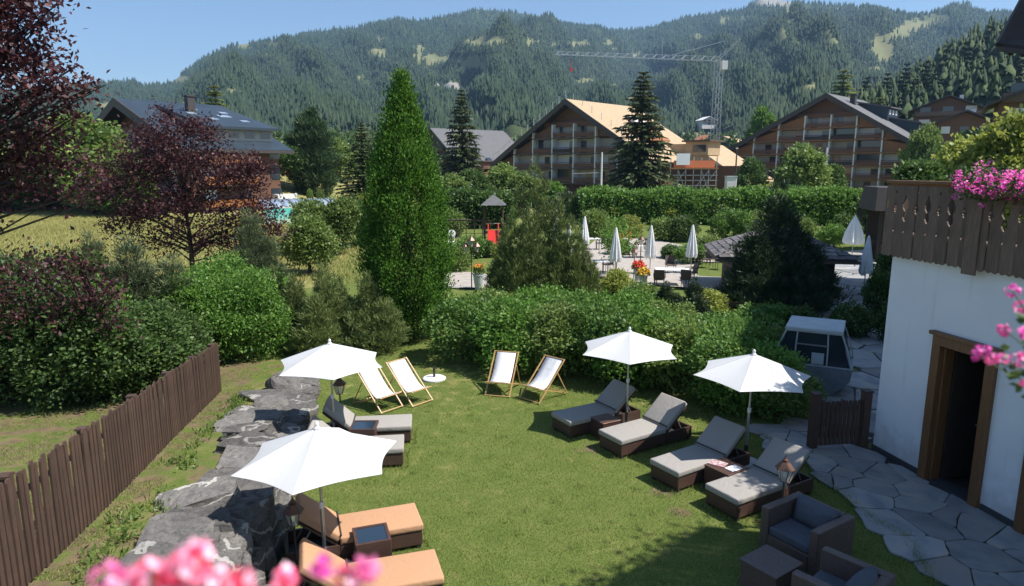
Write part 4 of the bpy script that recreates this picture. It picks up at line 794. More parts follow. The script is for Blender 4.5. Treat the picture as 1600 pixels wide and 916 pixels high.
while y < 14.6:
    L = rg.uniform(.62, 1.0); xf = wall_foot(y + L / 2); zb = max(.34, 1.2 - .12 * (y + L / 2 - 6)); zt = zb + rg.uniform(-.05, .20)
    wd = rg.uniform(.6, 1.15); ang = rg.uniform(-.45, .45) + .2
    put_boulder(xf - .38 - wd / 2 + .22, y + L / 2, zt - .15, wd, L * .98, .34, 100 + i, ang, (rg.uniform(-.05, .06), rg.uniform(-.02, .09)))
    k = 0; yy = y
    while yy < y + L - .1:
        l2 = rg.uniform(.42, .7); hh_ = zb + .02
        if hh_ > .62:
            put_boulder(xf - .14, yy + l2 / 2, hh_ * .24, rg.uniform(.5, .72), l2 * 1.1, hh_ * .55, 300 + i * 7 + k, rg.uniform(-.3, .3), (rg.uniform(-.15, .15), rg.uniform(-.1, .2)))
            put_boulder(xf - .24, yy + l2 / 2 + .12, hh_ * .62, rg.uniform(.45, .6), l2 * 1.05, hh_ * .5, 400 + i * 7 + k, rg.uniform(-.3, .3), (rg.uniform(-.15, .15), rg.uniform(-.1, .2)))
        else: put_boulder(xf - .10, yy + l2 / 2, hh_ * .36, rg.uniform(.5, .7), l2 * 1.1, hh_ * .85, 500 + i * 7 + k, rg.uniform(-.3, .3), (rg.uniform(-.1, .1), rg.uniform(-.1, .15)))
        yy += l2; k += 1
    y += L * .93; i += 1

rgw = np.random.default_rng(66); k = 90; yw = 5.2 + 9.2 * rgw.random(k); side = rgw.random(k) < .5
xw = np.array([wall_foot(v) for v in yw]) + np.where(side, -1.25 + .12 * rgw.normal(size=k), -.05 + .12 * rgw.normal(size=k)); zw = np.where(side, np.maximum(.1, 1.2 - .12 * (yw - 6)) + .02, .02 + rgw.random(k) * .1)
per = 26; P = np.repeat(np.stack([xw, yw, zw], 1), per, 0); n_k = len(P); P = P + rgw.normal(size=(n_k, 3)) * np.array([.07, .09, .01])
U = vnorm(rgw.normal(size=(n_k, 3)) * .7 + np.array([0, 0, .9])); o = link("wall_weeds", leafmesh("wall_weeds", P, U, rgw.normal(size=(n_k, 3)), .05 + .07 * rgw.random(n_k), .018 + .02 * rgw.random(n_k), M['leaf_mid'])); tag(o, "small weeds and grass tufts growing along the boulder wall", "weeds", kind='stuff')

# ------------------------------------------------------------------ sun loungers
def make_lounger(fab, label, grp, back=52, flip=1):
    t = thing("sun_lounger", label, "sun lounger", group=grp)
    q = MB(); q.box((.575, 0, .155), (1.11, .62, .21)); q.build("base_frame", M['wicker'], t, bevel=.012, segs=1)
    q = MB(); 
    for s in (-1, 1): q.box((1.465, s * .295, .155), (.67, .035, .21))
    q.box((1.80, 0, .155), (.035, .62, .21)); q.build("head_tray", M['wicker'], t)
    q = MB(); q.box((1.465, 0, .08), (.66, .56, .02)); q.build("tray_floor", M['dark_metal'], t)
    for sx in (.07, 1.08, 1.75):
        for s in (-1, 1): q = MB(); q.box((sx, s * .27, .045), (.06, .06, .09)); q.build("leg", M['dark_metal'], t)
    q = MB(); q.box((.565, 0, .318), (1.12, .65, .10)); q.build("seat_cushion", M[fab], t, bevel=.028, smooth=True)
    q = MB()
    for z_ in (.278, .358): q.tube([(.025, -.315, z_), (1.115, -.315, z_), (1.115, .315, z_), (.025, .315, z_), (.025, -.317, z_)], .0065, 5)
    q.build("piping", M[fab], t)
    b_ = R(back); hx, hz_ = 1.15, .27
    Mx = Matrix.Rotation(-b_, 3, 'Y')
    q = MB(); q.box((0, 0, 0), (.66, .65, .10)); c = Vector((hx, 0, hz_ + .05)) + Mx @ Vector((.33, 0, .035)); q.build("back_cushion", M[fab], t, bevel=.028, smooth=True, loc=c, rot=(0, -b_, 0))
    q = MB(); q.box((0, 0, 0), (.64, .60, .03)); c2 = Vector((hx, 0, hz_)) + Mx @ Vector((.33, 0, -.015)); q.build("backrest_frame", M['wicker'], t, loc=c2, rot=(0, -b_, 0))
    for s in (-1, 1):
        q = MB(); tp = Vector((hx, s * .2, hz_)) + Mx @ Vector((.40, 0, -.03)); q.tube([tp, (1.70, s * .2, .12)], .010, 6); q.build("prop", M['metal'], t)
    q = MB(); q.box((0, 0, 0), (.025, .67, .02)); c3 = Vector((hx, 0, hz_ + .05)) + Mx @ Vector((.03, 0, .09)); q.build("strap", M['dark_metal'], t, loc=c3, rot=(0, -b_, 0))
    return t
def mid_edge(p, q_): return (Vector(p) + Vector(q_)) / 2
LG = [("grey_fabric", (3.17, 9.47), 31, 40, "oat grey sun lounger nearest the patio, behind the copper roofed lantern", "right"), ("grey_fabric", (2.50, 10.38), 33, 40, "oat grey sun lounger left of the side table with papers", "right"), ("grey_fabric", (1.79, 11.67), 32, 40, "oat grey sun lounger just right of the small plain side table", "right"), ("grey_fabric", (.95, 12.58), 31, 40, "oat grey sun lounger farthest from the patio in the right row, shaded by its parasol", "right"),
      ("orange_fabric", (-1.32, 8.84), 199, 40, "apricot sun lounger behind the large glass topped side table", "apricot"), ("orange_fabric", (-.90, 7.62), 197, 40, "apricot sun lounger nearest the viewer at the bottom edge", "apricot"), ("grey_fabric", (-1.95, 12.44), 187, 42, "oat grey sun lounger behind the far glass topped table on the left", "left"), ("grey_fabric", (-1.94, 11.40), 188, 42, "oat grey sun lounger half hidden by the near left parasol", "left")]
for fab, (x, y), an, bk, lb, g in LG:
    t = make_lounger(fab, lb, g + " row of sun loungers", bk); t.location = (x, y, 0); t.rotation_euler = (0, 0, R(an))

# ------------------------------------------------------------------ open parasols
def make_parasol(x, y, rot, label, zt=2.08, rz=1.63, Rr=1.03, lean=(0, 0), pole='white'):
    t = thing("parasol", label, "parasol", (x, y, 0), R(rot), "open white parasols"); t.rotation_euler = (lean[0], lean[1], R(rot))
    q = MB(); q.tube([(0, 0, .0), (0, 0, 1.0)], .024, 12); q.tube([(0, 0, 1.0), (0, 0, 2.02)], .019, 12); q.build("pole", M['metal'], t, smooth=False)
    q = MB(); q.lathe([(.033, 0), (.033, .07), (.03, .08)], 12, (0, 0, .96)); q.build("pole_joint", M['white_paint'], t)
    q = MB(); q.lathe([(.035, 0), (.035, .30), (.028, .31)], 12, (0, 0, .04)); q.build("base_tube", M['dark_metal'], t)
    q = MB(); q.lathe([(.26, 0), (.26, .03), (.23, .05), (.05, .06)], 24); q.build("base_plate", M['planter'], t)
    # canopy: six sagging panels with scalloped hems
    V = []; nr, ns = 8, 8
    for i in range(nr + 1):
        f = i / nr
        for k in range(6):
            for j in range(ns):
                g = j / ns; a0 = k * math.pi / 3; a1 = a0 + math.pi / 3; p0 = Vector((math.cos(a0), math.sin(a0), 0)); p1_ = Vector((math.cos(a1), math.sin(a1), 0)); p = p0.lerp(p1_, g) * Rr
                sc = 1 - .085 * math.sin(math.pi * g) * f ** 3; sag = .055 * math.sin(math.pi * g) * f * (1.15 - f)
                zz = 2.02 - (2.02 - rz) * (f ** 1.06) - sag - .02 * f * (1 - f); V.append((p.x * f * sc, p.y * f * sc, zz))
    n6 = 6 * ns; Fq = [(i * n6 + j, i * n6 + (j + 1) % n6, (i + 1) * n6 + (j + 1) % n6, (i + 1) * n6 + j) for i in range(nr) for j in range(n6)]
    q = MB(); q.v = V; q.f = Fq; me = q.mesh("canopy", M['parasol'], fixn=False); o = link("canopy", me, t); sd_ = o.modifiers.new("thick", 'SOLIDIFY'); sd_.thickness = .004; sd_.offset = 0
    for k in range(6):
        a = k * math.pi / 3; d = Vector((math.cos(a), math.sin(a), 0)); q = MB(); q.tube([d * .03 + Vector((0, 0, 1.99)), d * Rr * .99 + Vector((0, 0, rz - .012))], .007, 5); q.tube([d * .03 + Vector((0, 0, 1.55)), d * Rr * .52 + Vector((0, 0, 1.99 - (1.99 - rz) * .52 - .02))], .006, 5, cap=False)
        q.build("rib", M['metal'], t)
    for k in range(6):
        a = k * math.pi / 3; d = Vector((math.cos(a), math.sin(a), 0)); q = MB(); q.tube([d * Rr * f + Vector((0, 0, 2.02 - (2.02 - rz) * (f ** 1.06) - .02 * f * (1 - f) + .002)) for f in (.03, .25, .5, .75, .995)], .0045, 4); q.build("seam", M['seam'], t)
    q = MB(); q.lathe([(.04, 0), (.04, .05)], 10, (0, 0, 1.53)); q.build("hub", M['white_paint'], t)
    q = MB(); q.lathe([(.045, 0), (.035, .015), (.022, .03), (.028, .06), (.015, .085), (.004, .09)], 12, (0, 0, 2.015)); q.build("finial", M['white_paint'], t)
    return t
make_parasol(-2.40, 7.86, 30, "large looking white parasol over the two apricot loungers", lean=(R(-1.5), 0))
make_parasol(-3.36, 12.0, -13, "white parasol over the two grey loungers on the left, far end")
make_parasol(2.33, 12.95, 21, "white parasol between the two farthest grey loungers of the right row")
make_parasol(4.17, 11.27, 0, "white parasol beside the patio with leaf shadows on its right edge", lean=(0, R(.8)))
q = thing("parasol_stand", "round white parasol stand standing empty on the lawn beside the deck chair", "parasol stand", (-1.94, 16.1, 0))
w = MB(); w.lathe([(.29, 0), (.29, .04), (.26, .06), (.04, .07)], 28); w.build("base_plate", M['white_paint'], q); w = MB(); w.lathe([(.03, .06), (.03, .34), (.022, .34)], 10); w.build("tube", M['dark_metal'], q); w = MB(); w.tube([(.02, 0, .28), (.08, 0, .28)], .008, 6); w.build("knob", M['dark_metal'], q)

# ------------------------------------------------------------------ side tables
def side_table(x, y, rz, s, h, label, glass=True, grp="woven side tables"):
    t = thing("side_table", label, "side table", (x, y, 0), R(rz), grp)
    q = MB(); q.box((0, 0, h / 2 + .01), (s, s, h - .02)); q.build("body", M['wicker'], t, bevel=.008, segs=1)
    if glass:
        q = MB()
        for a, b_, c, d in ((0, s / 2 - .02, s, .04), (0, -s / 2 + .02, s, .04), (s / 2 - .02, 0, .04, s - .08), (-s / 2 + .02, 0, .04, s - .08)): q.box((a, b_, h + .006), (c, d, .022))
        q.build("rim", M['wicker'], t); q = MB(); q.box((0, 0, h + .004), (s - .085, s - .085, .008)); q.build("glass_top", M['glass_top'], t)
    else:
        q = MB(); q.box((0, 0, h + .008), (s + .01, s + .01, .022)); q.build("table_top", M['copper'], t, bevel=.004, segs=1)
    return t
side_table(-1.86, 8.16, 19, .46, .42, "woven side table with dark glass top between the apricot loungers")
side_table(-2.80, 12.04, 2, .48, .40, "woven side table with dark glass top in front of the far left lounger")
side_table(1.83, 12.50, 29, .42, .35, "plain brown side table between the two farthest right loungers", False)
T4 = side_table(3.50, 10.29, 34, .48, .38, "brown side table with a magazine and white sheet on it", False)
o = MB().box((0, 0, 0), (.24, .17, .004)).build("paper_sheet", M['paper'], None, loc=(3.60, 10.20, .405), rot=(0, 0, R(30))); tag(o, "white sheet of paper lying on the brown side table", "paper")
o = MB().box((0, 0, 0), (.20, .27, .008)).build("magazine", M['print'], None, loc=(3.40, 10.38, .406), rot=(0, 0, R(52))); tag(o, "red and white magazine lying behind the white sheet on the side table", "magazine")

# ------------------------------------------------------------------ deck chairs
def deck_chair(f0, f1, label, extra=0):
    a = Vector(f0); b_ = Vector(f1); c = (a + b_) / 2; d = (b_ - a); t = thing("deck_chair", label, "deck chair", (c.x, c.y, 0), math.atan2(d.y, d.x) + R(extra), "white sling deck chairs"); w2 = .29
    # local: x across, y away from the front
    for s in (-1, 1):
        q = MB(); q.tube([(s * w2, 0, .02), (s * w2, .90, .86)], .017, 4); q.build("long_rail", M['wood_light'], t)
        q = MB(); q.tube([(s * (w2 - .035), .04, .34), (s * (w2 - .035), 1.02, .02)], .016, 4); q.build("seat_rail", M['wood_light'], t)
        q = MB(); q.tube([(s * (w2 + .02), .62, .60), (s * (w2 + .02), .99, .03)], .013, 4); q.build("prop_rail", M['wood_light'], t)
    for nm, y, z in (("top_bar", .89, .85), ("front_bar", .04, .34), ("foot_bar", .01, .035), ("rear_bar", .99, .03)):
        q = MB(); q.tube([(-w2, y, z), (w2, y, z)], .014, 6); q.build(nm, M['wood_light'], t)
    P = []; n_ = 14; 
    for i in range(n_ + 1):
        f = i / n_; y = .05 + (.87 - .05) * (f ** .80); z = .35 + .50 * f - .17 * math.sin(math.pi * f ** .6) * (1 - f * .55)
        P.append((y + .03, z))
    q = MB(); V = [(sx * .235, y, z) for (y, z) in P for sx in (-1, -.33, .33, 1)]
    q.v = V; q.f = [(i * 4 + j, i * 4 + j + 1, i * 4 + j + 5, i * 4 + j + 4) for i in range(n_) for j in range(3)]; me = q.mesh("sling", M['sling'], smooth=True, fixn=False); o = link("sling", me, t); m_ = o.modifiers.new("thick", 'SOLIDIFY'); m_.thickness = .006; m_.offset = 0
    return t
deck_chair(g2(762, 620), g2(791.6, 622.5), "upright white deck chair just left of the middle of the lawn")
deck_chair(g2(815.6, 624.5), g2(838, 631.5), "white deck chair right of the middle, leaning towards the right row")
deck_chair(g2(600, 645), g2(626.5, 639.5), "white deck chair partly behind the far left parasol", 16)
deck_chair(g2(647, 636), g2(675, 628.5), "white deck chair beside the empty round parasol base", 8)

# ------------------------------------------------------------------ woven armchairs and coffee table
def armchair(x, y, face, label):
    # local +x is the facing direction
    t = thing("woven_armchair", label, "armchair", (x, y, 0), R(face), "woven garden armchairs"); W_, D_, H_ = .86, .80, .68
    for s, nm in ((-1, "arm"), (1, "arm")):
        q = MB(); q.box((0, s * (W_ / 2 - .06), H_ / 2 + .02), (D_, .12, H_ - .04)); q.build(nm, M['wicker_grey'], t, bevel=.012, segs=1)
    q = MB(); q.box((-D_ / 2 + .06, 0, H_ / 2 + .018), (.12, W_ - .24, H_ - .044)); q.build("back", M['wicker_grey'], t, bevel=.012, segs=1)
    q = MB(); q.box((.06, 0, .18), (D_ - .13, W_ - .245, .26)); q.build("seat_base", M['wicker_grey'], t, bevel=.008, segs=1)
    q = MB(); q.box((.05, 0, .37), (D_ - .14, W_ - .26, .12)); q.build("seat_cushion", M['slate_fabric'], t, bevel=.035, smooth=True, segs=3)
    bm = bmesh.new(); bmesh.ops.create_cube(bm, size=1); bmesh.ops.subdivide_edges(bm, edges=bm.edges[:], cuts=7, use_grid_fill=True)
    for v in bm.verts:
        e_ = (1 - (abs(v.co.y) * 2) ** 3) * (1 - (abs(v.co.z) * 2) ** 3); v.co.x *= .08 + .16 * max(0, e_) ** .55; k_ = 1 - .06 * (1 - (2 * abs(v.co.y)) ** 2) * (abs(v.co.z) > .4); v.co.y *= .58; v.co.z *= .36 * k_
    me = bpy.data.meshes.new("pillow"); bm.to_mesh(me); bm.free(); me.materials.append(M['slate_fabric'])
    for p in me.polygons: p.use_smooth = True
    link("pillow", me, t, (-D_ / 2 + .23, .01, .57), (0, R(-20), 0))
    for sx in (-1, 1):
        for sy in (-1, 1): q = MB(); q.box((sx * (D_ / 2 - .05), sy * (W_ / 2 - .05), .015), (.05, .05, .03)); q.build("foot", M['dark_metal'], t)
armchair(3.96, 8.31, 212, "woven armchair with slate blue cushions standing beyond the coffee table")
armchair(3.76, 6.90, 131, "woven armchair cut by the bottom edge, seen from behind its arm")
t = thing("coffee_table", "low square grey brown woven coffee table in front of the armchairs", "coffee table", (3.22, 7.60, 0), R(-55))
q = MB(); q.box((0, 0, .19), (.50, .54, .36)); q.build("body", M['wicker_grey'], t, bevel=.01, segs=1); q = MB(); q.box((0, 0, .385), (.53, .57, .03)); q.build("table_top", M['wicker_grey'], t, bevel=.006, segs=1)

# ------------------------------------------------------------------ garden lanterns
def lantern_head(t, z, sc=1.0, x=0, y=0):
    q = MB()
    def sq(r, zz): return [(x + r * math.cos(a), y + r * math.sin(a), zz) for a in [R(30 + 60 * k) for k in range(6)]]
    r0, r1 = .065 * sc, .115 * sc; h = .19 * sc
    b0, b1 = sq(r0, z), sq(r1, z + h); gl = MB().add([Vector(p) for p in b0 + b1], [(k, (k + 1) % 6, 6 + (k + 1) % 6, 6 + k) for k in range(6)]); gl.build("glass_pane", M['lantern_glass'], t)
    for k in range(6): q.tube([Vector(b0[k]), Vector(b1[k])], .007 * sc, 4)
    q.tube(b0 + b0[:1], .008 * sc, 4); q.tube(b1 + b1[:1], .009 * sc, 4); q.build("cage", M['copper'], t)
    ra, rb = sq(r1 * 1.25, z + h), sq(r1 * .45, z + h * 1.55); q = MB(); q.add([Vector(p) for p in ra + rb], [(k, (k + 1) % 6, 6 + (k + 1) % 6, 6 + k) for k in range(6)] + [tuple(range(6, 12)), (5, 4, 3, 2, 1, 0)])
    q.build("lamp_roof", M['copper'], t); q = MB(); q.lathe([(.03 * sc, 0), (.045 * sc, .02 * sc), (.02 * sc, .05 * sc), (.008 * sc, .09 * sc), (.002, .11 * sc)], 10, (x, y, z + h * 1.55)); q.build("finial", M['copper'], t)
mg, n, b = newmat("lantern_glass"); b.inputs["Base Color"].default_value = (.75, .75, .70, 1); b.inputs["Roughness"].default_value = .1; b.inputs["Alpha"].default_value = .38; M['lantern_glass'] = mg
def lantern(x, y, h, label, sc=1.0, z0=0, heads=1):
    t = thing("garden_lantern", label, "lantern", (x, y, z0)); q = MB(); q.tube([(0, 0, 0), (0, 0, h - .34 * sc)], .016 * sc, 8); q.lathe([(.07, 0), (.07, .02), (.03, .05)], 10); q.build("post", M['dark_metal'], t)
    if heads == 1: lantern_head(t, h - .36 * sc, sc)
    else:
        for s in (-1, 1): q = MB(); q.tube([(0, 0, h - .55 * sc), (s * .14 * sc, 0, h - .58 * sc), (s * .16 * sc, 0, h - .50 * sc)], .01, 5); q.build("arm", M['dark_metal'], t); lantern_head(t, h - .5 * sc, sc * .8, s * .16 * sc)
        lantern_head(t, h - .34 * sc, sc * .85)
p = A(1222, 790, 9.0); lantern(p.x, 9.0, 1.14, "copper roofed garden lantern in front of the right row's nearest lounger")
p = A(460, 830, 8.0); lantern(p.x, 8.0, 1.02, "garden lantern under the edge of the near left parasol")
lantern(-3.42, 12.75, 1.15, "dark lantern head showing under the far left parasol")
for (u, v0, v1, lb, hd) in [(737, 452, 366, "tall lamp post with clustered lanterns beside the pale planter", 3), (990, 437, 387, "small lantern on a post left of the red and yellow flowers", 1), (1000, 428, 366, "taller dark lantern post behind the red and yellow flowers", 3), (549, 392, 318, "dark lantern post between the columnar tree and the rounded trees", 3)]:
    g = G(u, v0); zt_ = A(u, v1, g.y).z; lantern(g.x, g.y, zt_, lb, 1.5 if hd == 3 else 1.3, 0, hd)

# ------------------------------------------------------------------ apartment chalets
def chalet(label, au, av, D, th, wl, wr, sl, sr, L, slabs, bays_px, roofm, z_ground, strip=None, eave_t=.45, side=None, wedge='brown_wood'):
    ap = A(au, av, D); zr = ap.z; th = R(th); t = thing("apartment_chalet", label, "chalet", (ap.x, ap.y, 0), -th)
    c, s = math.cos(th), math.sin(th)
    def lx(u):      # photo column -> local x on the facade plane
        r = ray(u, 262); m = r[0] / r[1]; return (m * ap.y - ap.x) / (c + s * m)
    under = lambda x: zr - .5 - (sl * -x if x < 0 else sr * x)
    # body
    q = MB(); wL, wR = wl - 1.4, wr - 1.4; q.prism([(-wL, z_ground), (wR, z_ground), (wR, under(wR)), (0, under(0)), (-wL, under(-wL))], lambda a, b, y: (a, y, b), 1.7, L - 1.2); q.build("body", M[wedge], t)
    # roof slabs
    for sg, w_, s_, nm in ((-1, wl, sl, "roof"), (1, wr, sr, "roof")):
        q = MB(); q.prism([(0, zr - eave_t), (sg * w_, zr - eave_t - s_ * w_), (sg * w_, zr - s_ * w_), (0, zr)], lambda a, b, y: (a, y, b), -.8, L); q.build(nm, roofm if sg > 0 else M['dark_roof'], t)
        q = MB(); q.prism([(0, zr + .05), (sg * w_, zr + .05 - s_ * w_), (sg * w_, zr - 1.0 - s_ * w_), (0, zr - 1.0)], lambda a, b, y: (a, y, b), -1.0, -.803); q.build("verge_board", M['dark_roof'], t)
        q = MB(); q.box((sg * (w_ - .02), L / 2 - .4, zr - s_ * w_ - .25), (.25, L + 1, .35)); q.build("gutter", M['dark_roof'], t)
    xs = [lx(u) for u in bays_px]; k_ = 0; rgb = random.Random(int(au))
    for zi, z0 in enumerate(slabs):
        zt = slabs[zi + 1] if zi + 1 < len(slabs) else z0 + 2.7
        for j in range(len(xs) - 1):
            x0, x1 = xs[j], xs[j + 1]; cut = under(max(abs(x0), abs(x1)) * (1 if abs(x1) > abs(x0) else -1) if x0 * x1 > 0 else (x1 if x1 > -x0 else x0))
            xo = x0 if under(x0) < under(x1) else x1
            room = under(xo) - z0
            if room < .9:
                continue
            q = MB(); q.box(((x0 + x1) / 2, .85, z0 - .1), (x1 - x0 + .02, 1.7, .22)); q.build("balcony_floor", M[strip or 'dark_wood'], t)
            if room < 1.9: continue
            q = MB(); q.box(((x0 + x1) / 2, .05, z0 + .48), (x1 - x0 - .24, .07, .66)); q.box(((x0 + x1) / 2, .05, z0 + 1.0), (x1 - x0 - .24, .10, .12)); q.build("balcony_railing", M['brown_wood'] if rgb.random() < .8 else M['black_wood_and_shade'], t)
            hgt = min(zt - .25, under(xo)) - z0
            # glazed back wall with curtain or blind
            n_ = 3
            q = MB(); q.box(((x0 + x1) / 2, 1.66, z0 + hgt / 2), (x1 - x0 - .3, .05, hgt - .1)); q.build("shutter_wall" if rgb.random() < .6 else "blind", M['curtain'] if rgb.random() < .55 else M['white_paint'] if rgb.random() < .7 else M['window'], t)
            wx = x0 + (x1 - x0) * rgb.choice([.25, .5, .72]); q = MB(); q.box((wx, 1.61, z0 + hgt * .45), ((x1 - x0) * .26, .05, hgt * .82)); q.build("window", M['window'], t)
        for j, x in enumerate(xs):
            top = min(zt - .2, under(x) - .05)
            if top - z0 > .8: q = MB(); q.box((x, .85, (z0 + top) / 2), (.24, 1.72, top - z0)); q.build("partition_wall", M['white_paint'], t)
        if strip:
            q = MB(); xa, xb = xs[0], xs[-1]
            while under(xa) < z0 - .1 and xa < 0: xa += .25
            while under(xb) < z0 - .1 and xb > 0: xb -= .25
            q.box(((xa + xb) / 2, -.06, z0 - .08), (xb - xa, .1, .26)); q.build("fascia_strip", M['tan_wood'], t)
    # wood filled wedges under the verge
    for sg, w_, s_ in ((-1, wL, sl), (1, wR, sr)):
        for zi, z0 in enumerate(slabs):
            zt = slabs[zi + 1] if zi + 1 < len(slabs) else z0 + 2.7; 
            xo = sg * min(w_, (zr - .55 - z0) / s_); 
            ok = [x for x in xs if (x * sg > 0) and under(x) - z0 >= 1.9]
            if not ok: continue
            xi = max(ok, key=lambda x: abs(x)); 
            if abs(xo) - abs(xi) < .8: continue
            poly = [(xi + sg * .2, z0), (xo, z0), (xo, min(under(xo), zt)), (xi + sg * .2, min(under(xi + sg * .2), zt - .2))]
            q = MB(); q.prism(poly, lambda a, b, y: (a, y, b), .5, 1.7); q.build("wood_infill", M[wedge] if strip is None else M['tan_wood'] if zi > 1 else M['brown_wood'], t)
    # gable peak lattice
    zt_ = slabs[-1] + 2.7; q = MB(); hw_ = min((zr - .6 - zt_) / max(sl, sr), 6); q.add([(-hw_ * 1.4, 1.0, zt_ - .6), (hw_ * 1.2, 1.0, zt_ - .6), (hw_ * 1.2, 1.0, zt_ + .3), (-hw_ * 1.4, 1.0, zt_ + .3)], [(0, 1, 2, 3)]); q.box((0, 1.0, zt_ - .2), (hw_ * 2.2, .12, .9)); q.v = q.v[4:]; q.f = [tuple(i - 4 for i in f) for f in q.f[1:]]; q.build("gable_railing", M['brown_wood'], t)
    return t, zr, under
ch, zr1, un1 = chalet("five storey wooden apartment chalet under roof renovation, bright bare plywood on its right roof slope", 888, 155, 130, 43, 19.6, 19.3, .60, .60, 22.5, [2.3, 5.1, 7.9, 10.8], [803, 832, 862, 895, 929, 964, 1000], M['ply'], 0)
q = MB(); q.box((0, 0, 0), (5.5, 9, .25)); q.build("brown_membrane", M['orange_wood'], ch, loc=(10.5, 11, zr1 - .60 * 10.5 + .12), rot=(0, math.atan(.60), 0))
q = MB(); q.box((0, 0, 0), (2.8, 4, .5)); q.build("material_stack", M['white_paint'], ch, loc=(6.8, 13, zr1 - .60 * 6.8 + .5), rot=(0, math.atan(.60), 0))
for k in range(13):      # guard posts along the left verge and ridge
    f = k / 12; q = MB(); q.tube([(-19 * f, -.7, zr1 - .6 * 19 * f), (-19 * f - .1, -.7, zr1 - .6 * 19 * f + 1.5)], .06, 4); q.build("guard_post", M['metal'], ch)
q = MB(); q.tube([(0, -.7, zr1 + 1.3), (-19, -.7, zr1 - .6 * 19 + 1.3)], .035, 4); q.build("guard_rail", M['metal'], ch)
for k in range(9):
    f = k / 8; q = MB(); q.tube([(17.5 * f, 1.5, zr1 - .6 * 17.5 * f), (17.5 * f, 1.5, zr1 - .6 * 17.5 * f + 1.2)], .05, 4); q.build("guard_post", M['metal'], ch)
# right wing of the building site: lower plywood roof with dormer
q = MB(); q.prism([(12, 9.5), (19, 9.5), (30, 2.8), (30, 2.3), (12, 6)], lambda a, b, y: (a, y, b), 12, 25); q.build("wing_roof", M['ply'], ch)
q = MB(); q.box((22.6, 11.95, 3.0), (14, .5, 5)); q.box((24, 18, 1.6), (11.5, 12.5, 3.2)); q.build("wing_wall", M['brown_wood'], ch)
q = MB(); q.box((20.5, 14, 8.6), (4.5, 4.6, 2.4)); q.build("dormer", M['ply'], ch); q = MB(); q.box((20.6, 13.8, 9.95), (5.6, 5.6, .3)); q.build("dormer_roof", M['wood_shingle'], ch); q = MB(); q.box((21.0, 11.66, 8.6), (2.6, .06, 1.3)); q.build("dormer_window", M['window'], ch)
sc_ = thing("scaffolding", "steel scaffolding with orange netting and a white sheet on the right of the renovated chalet", "scaffolding", tuple(A(1080, 300, 118)))
rg = random.Random(5); base = A(1080, 300, 118)
sx = lambda u: (u - 1080) / 1068 * 118
for u in (1046, 1058, 1070, 1082, 1094, 1106, 1118):
    q = MB(); q.tube([(sx(u), 0, -base.z), (sx(u), 0, A(1080, 252 if u < 1110 else 245, 118).z - base.z + rg.uniform(0, .8))], .09, 4); q.build("upright", M['metal'], sc_)
for v in (298, 290, 282, 274, 264, 254):
    q = MB(); q.tube([(sx(1044), 0, A(1080, v, 118).z - base.z), (sx(1120), 0, A(1080, v, 118).z - base.z)], .09, 4); q.build("ledger", M['metal'], sc_)
for k, (a, b_) in enumerate(((1046, 1070), (1070, 1058), (1082, 1106), (1106, 1094), (1094, 1118))):
    q = MB(); q.tube([(sx(a), -.1, A(1080, 298, 118).z - base.z), (sx(b_), -.1, A(1080, 266, 118).z - base.z)], .06, 4); q.build("brace", M['metal'], sc_)
zz_ = lambda v: A(1080, v, 118).z - base.z
q = MB(); q.box((sx(1082), -.3, (zz_(262) + zz_(251)) / 2), (sx(1112) - sx(1048), .06, zz_(251) - zz_(262))); q.build("safety_net", M['net'], sc_)
q = MB(); q.box((sx(1064), -.5, (zz_(258) + zz_(240)) / 2), (2.3, .06, zz_(240) - zz_(258))); q.build("white_sheet", M['paper'], sc_)
q = MB(); q.box((sx(1082), 0, zz_(263)), (sx(1120) - sx(1044), 1.0, .18)); q.build("deck", M['orange_wood'], sc_)
chalet("large wooden apartment chalet with orange balcony strips and grey roof at the right", 1294, 146, 140, 45, 22.6, 18.6, .51, .60, 21, [.5, 3.0, 5.55, 8.1, 10.7, 13.2], [1136, 1175, 1212, 1252, 1292, 1332, 1374, 1423], M['grey_roof'], 0, strip='dark_wood')
rc = [o for o in bpy.data.objects if o.name.startswith("apartment_chalet")][-1]; zr2 = A(1294, 146, 140).z
def on_roof(x, s, dz=0): return zr2 - s * x + dz
for (x, y0, y1, w_) in ((6.4, 8, 14.5, 3.2), (11.6, 9.5, 16, 3.2)):     # two shed dormers with grey cladding
    q = MB(); q.prism([(x - 3.2, on_roof(x - 3.2, .60) + .35), (x + w_ - .6, on_roof(x - 3.2, .60) - .9), (x + w_ - .6, on_roof(x + w_ - .6, .60)), (x - 3.2, on_roof(x - 3.2, .60))], lambda a, b, y: (a, y, b), y0, y1); dm_ = q.build("dormer", M['slate_roof'], rc)
    q = MB(); q.prism([(x - 3.4, on_roof(x - 3.2, .60) + .65), (x + w_, on_roof(x - 3.2, .60) - .75), (x + w_, on_roof(x - 3.2, .60) - 1.0), (x - 3.4, on_roof(x - 3.2, .60) + .36)], lambda a, b, y: (a, y, b), y0 - .4, y1 + .4); q.build("dormer_roof", M['grey_roof'], rc)
    for k in range(3): q = MB(); q.box((x + w_ - .57, y0 + 1.2 + k * 2.0, on_roof(x - 3.2, .60) - 1.7), (.06, 1.0, .9)); q.build("dormer_window", M['white_paint'], rc)
for (x, y) in ((3.2, 5), (6.0, 11.5)): q = MB(); q.box((x, y, on_roof(x, .60) + .7), (1.0, 1.0, 2.0)); q.box((x, y, on_roof(x, .60) + 1.8), (1.3, 1.3, .2)); q.build("chimney", M['dark_roof'], rc)
q = MB(); q.box((-25.2, 3.6, 2.6), (7.4, 4, 5.2)); q.build("low_wing", M['brown_wood'], rc); q = MB(); q.prism([(-21, 8.6), (-30.2, 4.8), (-30.2, 5.2), (-21, 9.0)], lambda a, b, y: (a, y, b), -.8, 10); q.build("low_wing_roof", M['dark_roof'], rc)
